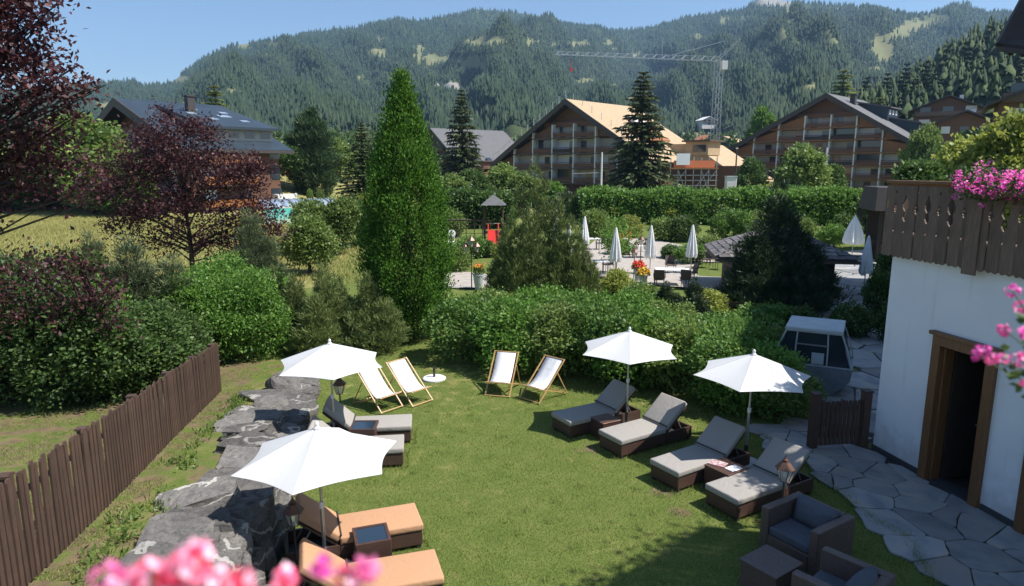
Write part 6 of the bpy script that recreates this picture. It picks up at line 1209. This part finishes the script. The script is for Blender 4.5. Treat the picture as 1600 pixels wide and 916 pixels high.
for k in range(n_):
    x0, x1 = Lp * k / n_, Lp * (k + 1) / n_
    q = MB(); q.box(((x0 + x1) / 2, 0, .95), (x1 - x0 - .07, .05, 1.0)); q.build("glazing_panel", M['teal'], t)
    q = MB(); q.box(((x0 + x1) / 2, 0, .22), (x1 - x0 - .07, .06, .42)); q.build("lower_panel", M['leaf_panel'] if 'leaf_panel' in M else M['pool_low'] if 'pool_low' in M else M.setdefault('pool_low', mat("pale_green_panel", (.42, .58, .42), (.35, .5, .38), rough=.5, scale=2)), t)
    q = MB(); arc = [(0 + 3.2 * (1 - math.cos(a)), 1.48 + .72 * math.sin(a)) for a in [R(6 + 84 * j / 7) for j in range(8)]]; arc = [(y, z) for y, z in arc]
    V = [(xx, y, z) for (y, z) in arc for xx in (x0 + .03, x1 - .03)]; q.v = V; q.f = [(2 * j, 2 * j + 1, 2 * j + 3, 2 * j + 2) for j in range(7)]; me = q.mesh("roof_panel", M['pool_roof'], smooth=True); o = link("roof_panel", me, t); m_ = o.modifiers.new("t", 'SOLIDIFY'); m_.thickness = .03
for k in range(n_ + 1):
    x = Lp * k / n_; q = MB(); q.tube([(x, -.03, 0), (x, -.03, 1.48)] + [(x, 3.2 * (1 - math.cos(a)), 1.5 + .72 * math.sin(a)) for a in [R(6 + 84 * j / 7) for j in range(8)]], .045, 4); q.build("rib", M['dark_metal'] if k % 2 else M['metal'], t)

# ------------------------------------------------------------------ terrace: closed parasols, tables, chairs, pots, guest
cl_mesh = {}
def closed_parasol(u, vt, label, mname='white_cloth', h=2.45, r=.25):
    p = G(u, vt, h); t = thing("closed_parasol", label, "parasol", (p.x, p.y, 0), u % 3, "closed parasols on the terrace"); rg = random.Random(int(u))
    q = MB(); q.tube([(0, 0, 0), (0, 0, h)], .022, 8); q.build("pole", M['metal'], t)
    n_, V, Fq = 20, [], []; prof = [(.02, h), (.05, h - .08), (r * .45, h - .45), (r * .78, h - 1.0), (r * .95, h - 1.45), (r * .85, h - 1.62)]
    for (rr, z) in prof:
        for j in range(n_): a = 2 * math.pi * j / n_; f = 1 + (.22 if j % 2 else -.18) * min(1, rr / r * 1.2) + rg.uniform(-.04, .04); V.append((rr * f * math.cos(a), rr * f * math.sin(a), z + (rg.uniform(-.07, .07) if z < h - 1.5 else 0)))
    for i in range(len(prof) - 1):
        for j in range(n_): Fq.append((i * n_ + j, i * n_ + (j + 1) % n_, (i + 1) * n_ + (j + 1) % n_, (i + 1) * n_ + j))
    q = MB(); q.v = V; q.f = Fq; q.build("furled_canopy", M[mname], t, smooth=False); q = MB(); q.lathe([(.25, 0), (.25, .05), (.04, .08)], 16); q.build("foot", M['planter'], t)
for u, vt, lb in [(870, 328, "furled white parasol, leftmost, seen through the pine tips"), (889, 348, "furled white parasol second from the left between the pines"), (914, 338, "furled cream parasol just right of the olive pines"), (963, 355, "furled white parasol behind the young thin crowned tree"), (1018, 352, "furled white parasol standing beside the red and yellow flowers"), (1083, 351, "furled white parasol behind the seated guest"), (1358, 368, "furled white parasol in the shade by the wall shrubs")]: closed_parasol(u, vt, lb)
closed_parasol(1337, 336, "broad furled white parasol in the shade before the garden bar", r=.52, h=2.6)
def cafe_table(u, v, label, w_=.8, d_=.8, rz=.2):
    p = G(u, v, .74); t = thing("cafe_table", label, "table", (p.x, p.y, 0), rz, "cafe tables"); q = MB(); q.box((0, 0, .74), (w_, d_, .035)); q.build("table_top", M['white_paint'], t, bevel=.01, segs=1)
    for a in (-1, 1):
        for b_ in (-1, 1): q = MB(); q.box((a * (w_ / 2 - .06), b_ * (d_ / 2 - .06), .36), (.04, .04, .72)); q.build("leg", M['dark_metal'], t)
    return p
def cafe_chair(u, v, rz, label):
    p = G(u, v, .45); t = thing("cafe_chair", label, "chair", (p.x, p.y, 0), rz, "dark terrace chairs"); q = MB(); q.box((0, 0, .45), (.46, .46, .05)); q.build("seat", M['wicker_grey'], t, bevel=.01, segs=1)
    q = MB(); q.box((0, .22, .68), (.46, .04, .42), rot=(R(-10), 0, 0)); q.build("backrest", M['wicker_grey'], t, bevel=.01, segs=1)
    for s in (-1, 1): q = MB(); q.tube([(s * .24, -.2, .45), (s * .25, -.2, .66), (s * .25, .24, .68)], .018, 5); q.build("armrest", M['dark_metal'], t)
    for a in (-1, 1):
        for b_ in (-1, 1): q = MB(); q.tube([(a * .2, b_ * .2, 0), (a * .2, b_ * .2, .45)], .014, 5); q.build("leg", M['dark_metal'], t)
for a in [(1050, 421, "long white table with four dark chairs near the shaded shrubs", 1.5, .8, -.1), (1002, 384, "white table left of the tall furled parasol", 1.3, .8, .1), (925, 373, "white table right of the cream furled parasol", .9, .8, .1), (936, 408, "small white table at the left edge of the terrace", .8, .8, .2), (868, 374, "white table glimpsed between the olive pines", .8, .8, 0), (1100, 392, "flower topped table beside the seated guest", .7, .7, 0), (1370, 382, "bluish table in the shade of the garden bar", .9, .8, 0)]: cafe_table(*a)
for u, v, rz, lb in [(1030, 436, 2.9, "dark chair at the left front of the long white table"), (1048, 414, 0, "dark chair behind the long white table"), (1074, 436, 2.6, "dark chair at the right front of the long white table"), (1080, 426, -1.4, "dark chair at the right end of the long white table"), (988, 388, 1.4, "dark chair left of the white table behind the lantern"), (950, 413, -1.3, "dark wire chair right of the small white table"), (1106, 405, -.8, "dark chair facing the guest across the flower table"), (1126, 408, -.6, "dark chair right of the flower table under the slab roof"), (938, 380, -1.2, "dark chair behind the table by the cream parasol"), (1083, 398, .3, "dark chair on which the guest sits"), (1385, 395, .4, "dark chair in the shade beside the garden bar"), (1366, 392, -.5, "dark chair left of the other one by the garden bar")]: cafe_chair(u, v, rz, lb)
def flower_pot(u, v, label, m='flower_mix', h=.5, r=.26, n=160, cat="flower pot", green='leaf_mid'):
    p = G(u, v); t = thing("flower_pot", label, cat, p); q = MB(); q.lathe([(r * .7, 0), (r, h), (r * 1.08, h), (r * 1.08, h + .04), (r * .85, h + .04)], 14); q.build("pot", M['planter'], t); rg = np.random.default_rng(int(u)); d = vnorm(rg.normal(size=(n, 3))); d[:, 2] = np.abs(d[:, 2])
    Pp = d * r * 1.35 * (.7 + .3 * rg.random((n, 1))) + np.array([0, 0, h + .05]); link("leaves", leafmesh("l", Pp * np.array([.95, .95, 1]) - np.array([0, 0, .06]), d + rg.normal(size=(n, 3)) * .4, d + rg.normal(size=(n, 3)) * .5, np.full(n, .14), np.full(n, .08), M[green]), t); stuff(link("blooms", leafmesh("b", Pp + d * .05, rg.normal(size=(n, 3)), d + rg.normal(size=(n, 3)) * .4, np.full(n, .10), np.full(n, .09), M[m]), t))
M['yellow_f'] = foliage("golden_blooms", [(.85, .45, .02), (.88, .62, .05)], .2); M['red_f'] = foliage("scarlet_blooms", [(.7, .03, .02), (.8, .10, .04)], .2); M['white_f'] = foliage("white_blooms", [(.75, .75, .7), (.8, .8, .78)], .2)
flower_pot(997, 440, "pot of scarlet blooms right of the terrace lantern", 'red_f', .62, .2); flower_pot(1005, 444, "pot of golden yellow blooms in front of the scarlet ones", 'yellow_f', .40, .2); flower_pot(1098, 396, "white flowering pot on the ground beside the guest", 'white_f', .5, .3); flower_pot(975, 385, "pot with reddish foliage plants beside the terrace table", 'flower_mix', .5, .4, 120)
q = MB(); q.box((0, 0, .25), (1.6, .5, .5)); p = G(1055, 404); t = thing("stone_trough", "grey stone trough with low green plants at the back of the terrace", "trough", p, -.2); q.build("trough", M['planter'], t)
rg = np.random.default_rng(5); k = 200; link("plants", leafmesh("p", np.stack([(rg.random(k) - .5) * 1.5, (rg.random(k) - .5) * .4, np.full(k, .48)], 1), vnorm(np.stack([rg.normal(size=k) * .5, rg.normal(size=k) * .5, np.ones(k)], 1)), rg.normal(size=(k, 3)), np.full(k, .2), np.full(k, .09), M['leaf_mid']), t)
# seated guest
def skin_body(name, pts, edges, radii, m, parent, sub=1):
    me = bpy.data.meshes.new(name); me.from_pydata(pts, edges, []); me.materials.append(m); o = link(name, me, parent); sk = o.modifiers.new("skin", 'SKIN'); 
    for i, r in enumerate(radii): v = me.skin_vertices[0].data[i]; v.radius = (r, r)
    me.skin_vertices[0].data[0].use_root = True; o.modifiers.new("sub", 'SUBSURF').levels = sub; o.modifiers[-1].render_levels = sub; return o
def seated_person(u, v, rz, label):
    p = G(u, v, .48); t = thing("person", label, "person", (p.x, p.y, 0), rz)   # faces local -y
    J = [(0, 0, .56), (0, .02, .74), (0, .05, .96), (0, .03, 1.08), (0, .01, 1.14), (0, -.01, 1.25), (.19, .04, .98), (.27, .02, .74), (.14, -.22, .72), (-.19, .04, .98), (-.28, -.02, .76), (-.12, -.22, .80),
         (.10, -.05, .55), (.11, -.46, .58), (.08, -.50, .16), (.08, -.62, .08), (-.10, -.05, .56), (-.04, -.46, .66), (.12, -.62, .38), (.16, -.72, .32), (.10, -.28, .71), (-.08, -.28, .79)]
    E_ = [(0, 1), (1, 2), (2, 3), (3, 4), (4, 5), (2, 6), (6, 7), (7, 8), (2, 9), (9, 10), (10, 11), (0, 12), (12, 13), (13, 14), (14, 15), (0, 16), (16, 17), (17, 18), (18, 19), (8, 20), (11, 21)]
    Rr_ = [.13, .12, .13, .06, .05, .095, .065, .042, .032, .065, .042, .032, .09, .062, .04, .035, .09, .062, .045, .035, .03, .03]
    skin_body("body", J, E_, Rr_, M['skin'], t, 2)
    S = [(0, 0, .62), (0, .02, .76), (0, .05, .97), (.2, .04, .97), (.25, .03, .84), (-.2, .04, .97), (-.26, .01, .84)]; skin_body("shirt", S, [(0, 1), (1, 2), (2, 3), (3, 4), (2, 5), (5, 6)], [.155, .145, .15, .085, .065, .085, .065], M['white_cloth'], t, 2)
    S = [(0, 0, .55), (.10, -.05, .55), (.11, -.32, .57), (-.10, -.05, .56), (-.06, -.32, .62)]; skin_body("shorts", S, [(0, 1), (1, 2), (0, 3), (3, 4)], [.15, .115, .085, .115, .085], M['slate_fabric'], t, 2)
    q = MB(); q.lathe([(.01, .115), (.07, .095), (.105, .04), (.108, -.01), (.09, -.05)], 12, (0, .015, 1.27)); q.build("hair", M['hair'], t, smooth=True)
    q = MB(); q.box((0, -.105, 1.265), (.15, .02, .035)); q.build("sunglasses", M['black_wood_and_shade'], t)
    q = MB(); q.tube([(0, -.105, 1.25), (0, -.125, 1.215), (0, -.10, 1.21)], [.008, .016, .012], 5); q.build("nose", M['skin'], t)
seated_person(1083, 396, .5, "seated guest in white shirt and dark shorts with crossed legs on the terrace")

# ------------------------------------------------------------------ stone-slab roofed pavilion behind the dark pine
t = thing("slab_roof_pavilion", "low pavilion with a hipped roof of overlapping grey stone slabs behind the dark pine", "pavilion", (11.45, 29.0, 0), R(-10)); hx_, hy_, ze, za = 2.75, 2.3, 1.55, 2.55
q = MB(); q.box((0, 0, .75), (4.0, 3.2, 1.5)); q.build("wall", M['black_wood_and_shade'], t)
q = MB(); q.box((0, 0, ze - .06), (hx_ * 2, hy_ * 2, .12)); q.build("eave_frame", M['dark_wood'], t)
q = MB(); q.add([(-hx_, -hy_, ze), (hx_, -hy_, ze), (hx_, hy_, ze), (-hx_, hy_, ze), (-.5, 0, za - .05), (.5, 0, za - .05)], [(0, 1, 5, 4), (1, 2, 5), (2, 3, 4, 5), (3, 0, 4), (3, 2, 1, 0)]); q.build("roof_deck", M['dark_wood'], t)
rg = random.Random(8); nrow = 9
slabm = [MB().box((0, 0, 0), (.62, .60, .055)).mesh("roof_slab", M['slab']) if 'slab' in M else None for _ in range(1)]
if slabm[0] is None: M['slab'] = stone_mat("weathered_roof_slab", (.10, .09, .09), (.16, .145, .14), (.22, .195, .185), 1.5); slabm[0] = MB().box((0, 0, 0), (.62, .60, .055)).mesh("roof_slab", M['slab'])
for face in range(4):
    for r_ in range(nrow):
        f = (r_ + .5) / nrow
        if face in (0, 2): L0, L1, dep = hx_, .5, hy_; 
        else: L0, L1, dep = hy_, 0.0, hx_ - .5
        half = L0 + (L1 - L0) * f; n_ = max(1, int(2 * half / .42)); ang = math.atan2(za - ze, dep)
        for k in range(n_):
            s = -half + (k + .5) * 2 * half / n_ + rg.uniform(-.03, .03); off = dep * (1 - f) + (0 if face in (0, 2) else .5); z = ze + (za - ze) * f + .07
            pos = {0: (s, -off, z), 1: (off, s, z), 2: (-s, off, z), 3: (-off, -s, z)}[face]; rzf = {0: 0, 1: R(90), 2: R(180), 3: R(270)}[face]
            o = link("roof_slab", slabm[0], t, pos, (ang - .09 + rg.uniform(-.03, .03), rg.uniform(-.03, .03), rzf + rg.uniform(-.05, .05)), (2 * half / n_ / .62 * .98, dep / nrow * 1.25 / .60 / math.cos(ang), rg.uniform(.9, 1.5)))
# garden bar with dark roof
p = A(1390, 340, 38); t = thing("garden_bar", "small garden bar with dark hipped roof and timber posts in the shade", "kiosk", (p.x, p.y, 0), R(-12))
q = MB(); q.add([(-1.15, -1.2, 2.85), (1.6, -1.2, 2.85), (1.6, 2, 2.85), (-1.15, 2, 2.85), (-1.05, -.9, 4.15), (1.6, -.9, 4.15), (1.6, 1.6, 4.15), (-1.05, 1.6, 4.15)], [(3, 2, 1, 0), (4, 5, 6, 7), (0, 1, 5, 4), (1, 2, 6, 5), (2, 3, 7, 6), (3, 0, 4, 7)]); q.build("roof", M['dark_roof'], t, bevel=.02, segs=1)
for x in (-.7, .15, 1.1): q = MB(); q.box((x, -.9, 1.4), (.16, .16, 2.85)); q.build("post", M['door_wood'] if x > 1 else M['black_wood_and_shade'], t)
q = MB(); q.box((.2, .6, .55), (1.8, .6, 1.1)); q.build("counter", M['black_wood_and_shade'], t); q = MB(); q.box((.4, 1.6, 1.4), (2.2, .1, 2.8)); q.build("back_wall", M['black_wood_and_shade'], t)
# low brown rail right of the hedge
a, b_ = G(1086, 500), G(1188, 506); t = thing("low_rail", "low dark brown wooden rail between the hedge and the dark pine", "railing", a)
q = MB(); q.box(((b_.x - a.x) / 2, (b_.y - a.y) / 2, .62), ((b_ - a).length, .07, .14), rot=(0, 0, math.atan2(b_.y - a.y, b_.x - a.x))); q.build("top_rail", M['fence'], t)
for f in (0, .33, .66, 1): q = MB(); q.box(((b_.x - a.x) * f, (b_.y - a.y) * f, .35), (.1, .1, .7)); q.build("post", M['fence'], t)

# ------------------------------------------------------------------ old gondola cabin
t = thing("gondola_cabin", "old silver gondola lift cabin with dark windows parked in the shade behind the hedge", "gondola cabin", (7.2, 15.5, 0), R(-28)); t.scale = (1, 1, .93)
prof = [(-.45, .05), (-.82, .45), (-.86, .75), (-.60, 1.62), (-.50, 1.70), (.50, 1.70), (.60, 1.62), (.86, .75), (.82, .45), (.45, .05)]
pin = [(x * .955, .08 + (z - .05) * .96) for x, z in prof]
q = MB(); q.prism([(x, z) for x, z in prof if z < .8] , lambda a, b, y: (a, y, b), -.62, .62); q.build("lower_shell", M['dull_alu'], t)
q = MB(); q.prism([(-.80, .78), (.80, .78), (.56, 1.60), (-.56, 1.60)], lambda a, b, y: (a, y, b), -.57, .57); q.build("window_glazing", M['window'], t)
q = MB(); q.box((0, 0, 1.66), (1.22, 1.30, .09)); q.build("cabin_roof", M['planter'], t, bevel=.025, segs=2)
for sy in (-.60, .60):
    for xb, xt in ((-.84, -.58), (-.36, -.34), (.32, .30), (.84, .58)): q = MB(); q.tube([(xb, sy, .76), ((xb + xt) / 2 * 1.03, sy, 1.2), (xt, sy, 1.63)], .020, 4); q.build("window_frame", M['planter'], t)
    for z, xx in ((.77, .85), (1.60, .60)): q = MB(); q.tube([(-xx, sy, z), (xx, sy, z)], .020, 4); q.build("window_frame", M['planter'], t)
q = MB(); q.tube([(-.35, -.605, 1.28), (.32, -.605, 1.28)], .02, 4); q.build("window_bar", M['dull_alu'], t)
q = MB(); q.box((.12, -.60, .95), (.26, .02, .28)); q.build("notice", M['planter'], t)
for sy in (-.3, .3): q = MB(); q.box((0, sy, .03), (1.0, .08, .06)); q.build("skid", M['dark_metal'], t)
# ------------------------------------------------------------------ dark picket gate between hedge and wall
ga = G(1268, 702); gb_ = Vector((HW(-.22, 0, .05).x, HW(-.22, 0, .05).y, 0)); d = gb_ - ga; L = d.length; t = thing("picket_gate", "dark brown picket gate with two square posts beside the white wall", "gate", ga, math.atan2(d.y, d.x)); n_ = 11
for x in (0, L): q = MB(); q.box((x, 0, .54), (.14, .14, 1.08)); q.build("post", M['fence'], t); q = MB(); q.box((x, 0, 1.095), (.17, .17, .03)); q.build("post_cap", M['fence'], t)
pm = picket_mesh(.86)
for k in range(n_): link("picket", pm, t, ((k + .8) * L / (n_ + .6), -.03, .08), (0, 0, 0))
for z in (.26, .76): q = MB(); q.box((L / 2, .02, z), (L - .15, .04, .10)); q.build("rail", M['fence'], t)
q = MB(); q.box((L * .3, .05, .58), (.07, .04, .9), rot=(0, R(40), 0)); q.build("brace", M['fence'], t)

# ------------------------------------------------------------------ geraniums
def cluster_flowers(cs, r, n, ln, m, seed):
    rg = np.random.default_rng(seed); P = []; Dv = []
    for c in cs: d = vnorm(rg.normal(size=(n, 3))); P.append(np.array(c) + d * r * (.75 + .3 * rg.random((n, 1)))); Dv.append(d)
    P = np.concatenate(P); Dv = np.concatenate(Dv); k = len(P); return leafmesh("petals", P, np.cross(Dv, rg.normal(size=(k, 3))), Dv + rg.normal(size=(k, 3)) * .25, np.full(k, ln) * (.8 + .4 * rg.random(k)), np.full(k, ln * .85), m)
def gera_box(s0, s1, o, zc, label, nfl=70, seed=1, m='magenta', hang=.25, r=.045):
    c = HW((s0 + s1) / 2, zc, o); t = thing("geranium_box", label, "flower box", c, math.atan2(HD.y, HD.x)); L = abs(s1 - s0); rg = np.random.default_rng(seed)
    q = MB(); q.box((0, 0, -.05), (L * .92, .18, .16)); q.build("box", M['dark_wood'], t)
    k = 900; P = np.stack([(rg.random(k) - .5) * L, rg.normal(size=k) * .13 - .04, .02 + rg.random(k) * .22 - hang * rg.random(k)], 1); link("leaves", leafmesh("l", P, rg.normal(size=(k, 3)), np.array([0, -.5, .8]) + rg.normal(size=(k, 3)) * .5, np.full(k, .06), np.full(k, .05), M['leaf_dark']), t)
    cs = [((rg.random() - .5) * L, rg.normal() * .13 - .09, .16 + rg.normal() * .09 - hang * rg.random() * .9) for _ in range(nfl)]; stuff(link("flowers", cluster_flowers(cs, r, 16, .034, M[m], seed + 1), t))
gera_box(1.62, 2.75, .28, 4.93, "overflowing box of magenta pink geraniums hanging on the carved balcony", 120, 3)
gera_box(2.8, 4.2, .28, 4.93, "second box of magenta pink geraniums farther along the carved balcony", 110, 5)
gera_box(.35, 1.15, -.9, 4.98, "row of small pink geraniums on the terrace behind the balcony rail", 26, 8, 'pink', .05, .05)
# pink ivy geranium sprays at the right edge, near the viewer
t = thing("ivy_geranium", "sprays of pink ivy geranium reaching in at the right edge close to the viewer", "flowering plant", A(1680, 640, 1.55))
o0 = A(1680, 640, 1.55); cl = [(1535, 549, 13, 1.55), (1566, 560, 9, 1.5), (1569, 516, 10, 1.55), (1582, 455, 11, 1.6), (1595, 480, 12, 1.6), (1592, 562, 13, 1.5), (1600, 520, 9, 1.5), (1548, 560, 9, 1.55), (1605, 600, 8, 1.5), (1524, 556, 7, 1.55)]
rgg = np.random.default_rng(4)
for i, (u, v, pxr, Y) in enumerate(cl):
    c = A(u, v, Y) - o0; link("flower_head", cluster_flowers([tuple(c)], pxr / 1068 * Y * .8, 26, .014, M['pink' if i % 3 else 'magenta'], 50 + i), t)
    q = MB(); st = Vector((.02, 0, -.05 + .02 * (i % 3))); q.tube([st, st.lerp(c, .5) + Vector((.01, 0, .018)), c], [.0022, .0018, .0014], 5, cap=False); q.build("stem", M['stem'], t)
for i, (u, v) in enumerate([(1562, 548), (1590, 588), (1596, 605), (1578, 580), (1610, 565), (1600, 540), (1590, 500), (1612, 620)]):
    c = A(u, v, 1.55) - o0; k = 5; link("leaf_cluster", leafmesh("lc", np.tile(np.array(c), (k, 1)) + rgg.normal(size=(k, 3)) * .004, rgg.normal(size=(k, 3)), np.array([-.3, -.6, .6]) + rgg.normal(size=(k, 3)) * .4, np.full(k, .022), np.full(k, .019), M['leaf_dark']), t)
# blurred red and pink geraniums on the viewer's own balcony
t = thing("balcony_geranium", "blurred red and pink geraniums on the viewer's own balcony at the lower left", "flowering plant", A(330, 960, .46)); o0 = A(330, 960, .46)
heads = [(170, 905, .46, 30, 'pink'), (235, 895, .46, 26, 'redpink'), (290, 885, .46, 30, 'redpink'), (330, 905, .46, 30, 'redpink'), (205, 915, .46, 24, 'redpink'), (262, 925, .46, 26, 'redpink'), (375, 915, .46, 22, 'redpink'), (350, 935, .46, 22, 'redpink'), (545, 905, .50, 24, 'redpink'), (505, 885, .50, 12, 'magenta'), (573, 890, .50, 12, 'pink'), (446, 905, .5, 14, 'redpink'), (310, 868, .46, 10, 'redpink')]
for i, (u, v, Y, pxr, m_) in enumerate(heads):
    c = A(u, v, Y) - o0; link("flower_head", cluster_flowers([tuple(c)], pxr / 1068 * Y * .75, 24, .012, M[m_], 80 + i), t)
    q = MB(); st = A(u + (330 - u) * .3, 1010, Y) - o0; q.tube([st, c], [.0022, .0016], 5, cap=False); q.build("stem", M['stem'], t)

# ------------------------------------------------------------------ grass blades
def blades(name, x, y, z, ln, wd, m, rng, label, lean=.5):
    n = len(x); U = vnorm(np.stack([rng.normal(size=n) * lean, rng.normal(size=n) * lean, np.ones(n)], 1)); N = rng.normal(size=(n, 3)); N[:, 2] *= .3; W = vnorm(np.cross(U, N)); B = np.stack([x, y, z - .004], 1); ln = ln[:, None]
    V = np.stack([B - W * wd / 2, B + W * wd / 2, B + U * ln], 1).reshape(-1, 3); o = link(name, npmesh(name, V, np.arange(len(V)).reshape(-1, 3), m)); tag(o, label, "grass", kind='stuff')
M['blade'] = foliage("lawn_grass_blades", [(.085, .13, .028), (.125, .18, .04), (.19, .23, .06), (.30, .29, .12)], .25, rough=.6, spec=.2)
M['blade_dry'] = foliage("meadow_grass_blades", [(.18, .19, .06), (.27, .26, .085), (.34, .31, .12)], .2, rough=.7, spec=.1)
rng = np.random.default_rng(21); n = 420000; y = 6.0 + 16 * rng.random(n) ** 1.25; x = -.55 * y - 3 + rng.random(n) * (1.15 * y + 3.4); 
keep = np.array([True] * n); pp = patio_poly
def inside_np(x, y, poly):
    r = np.zeros(len(x), bool)
    for i in range(len(poly)):
        x1, y1 = poly[i]; x2, y2 = poly[(i + 1) % len(poly)]
        if y1 == y2: continue
        r ^= ((y1 > y) != (y2 > y)) & (x < (x2 - x1) * (y - y1) / (y2 - y1) + x1)
    return r
keep &= ~inside_np(x, y, patio_poly) & ~inside_np(x, y, path_poly) & (x < 6.6 - (y - 11.8) * .2086) & ~((x > wall_foot(y) - 1.35) & (x < wall_foot(y) + .05) & (y < 14.6)); 
x, y = x[keep], y[keep]; bk = x < wall_foot(y) - .6; sp_ = (vnoise(x, y, .8, 5) > .12) & bk; k2 = ~sp_; x, y = x[k2], y[k2]
blades("lawn_grass", x, y, hz(x, y), .022 + .026 * rng.random(len(x)), .009, M['blade'], rng, "short green grass blades covering the lawn and bank")
# longer tufts where the mower does not reach: round the furniture, the wall foot and the patio edge
tx_, ty_ = [], []
for fab, (lx_, ly_), an, bk, lb, g in LG:
    ca, sa_ = math.cos(R(an)), math.sin(R(an)); k = 520; u_ = rng.random(k) * 1.86 - .02; v_ = np.where(rng.random(k) < .5, -1, 1) * (.33 + .05 * np.abs(rng.normal(size=k))); e2 = rng.random(k) < .25; u_ = np.where(e2, -.03 - .04 * rng.random(k), u_); v_ = np.where(e2, (rng.random(k) - .5) * .7, v_); tx_.append(lx_ + u_ * ca - v_ * sa_); ty_.append(ly_ + u_ * sa_ + v_ * ca)
k = 5200; yy_ = 5.5 + 9 * rng.random(k); tx_.append(np.array([wall_foot(v) for v in yy_]) + .12 + .10 * np.abs(rng.normal(size=k))); ty_.append(yy_)
for a, b_ in zip(patio_poly[10:] , patio_poly[11:] + patio_poly[:1]):
    k = int(420 * math.hypot(b_[0] - a[0], b_[1] - a[1])); f = rng.random(k); tx_.append(a[0] + (b_[0] - a[0]) * f + .05 * rng.normal(size=k) - .03); ty_.append(a[1] + (b_[1] - a[1]) * f + .05 * rng.normal(size=k))
k = 2600; cx_ = -3 + 7.5 * rng.random(130); cy_ = 7 + 11 * rng.random(130); tx_.append(np.repeat(cx_, 20) + .05 * rng.normal(size=k)); ty_.append(np.repeat(cy_, 20) + .05 * rng.normal(size=k))
tx_, ty_ = np.concatenate(tx_), np.concatenate(ty_); blades("long_grass_tufts", tx_, ty_, hz(tx_, ty_), .05 + .06 * rng.random(len(tx_)), .010, M['blade'], rng, "longer grass tufts left along the furniture, wall foot and patio edge")
n = 90000; y = 30 + 42 * rng.random(n) ** .8; x = -y * (.78 * rng.random(n)) - 6; x, y = x, y; blades("meadow_grass", x, y, hz(x, y), .12 + .2 * rng.random(n), .04, M['blade_dry'], rng, "tall dry yellow grass of the meadow beyond the shrubs")

# ------------------------------------------------------------------ haze
q = MB(); q.box((0, 1400, 340), (6400, 6400, 740)); hzo = q.build("haze", None); tag(hzo, kind='stuff', label="thin summer haze filling the valley", cat="haze")
hm_ = bpy.data.materials.new("summer_haze"); hm_.use_nodes = True; n = hm_.node_tree; n.nodes.remove(n.nodes["Principled BSDF"]); pv = n.nodes.new("ShaderNodeVolumePrincipled"); pv.inputs["Color"].default_value = (.42, .68, 1.0, 1); pv.inputs["Density"].default_value = .00013; pv.inputs["Anisotropy"].default_value = .2
n.links.new(pv.outputs[0], n.nodes["Material Output"].inputs["Volume"]); hzo.data.materials.append(hm_)
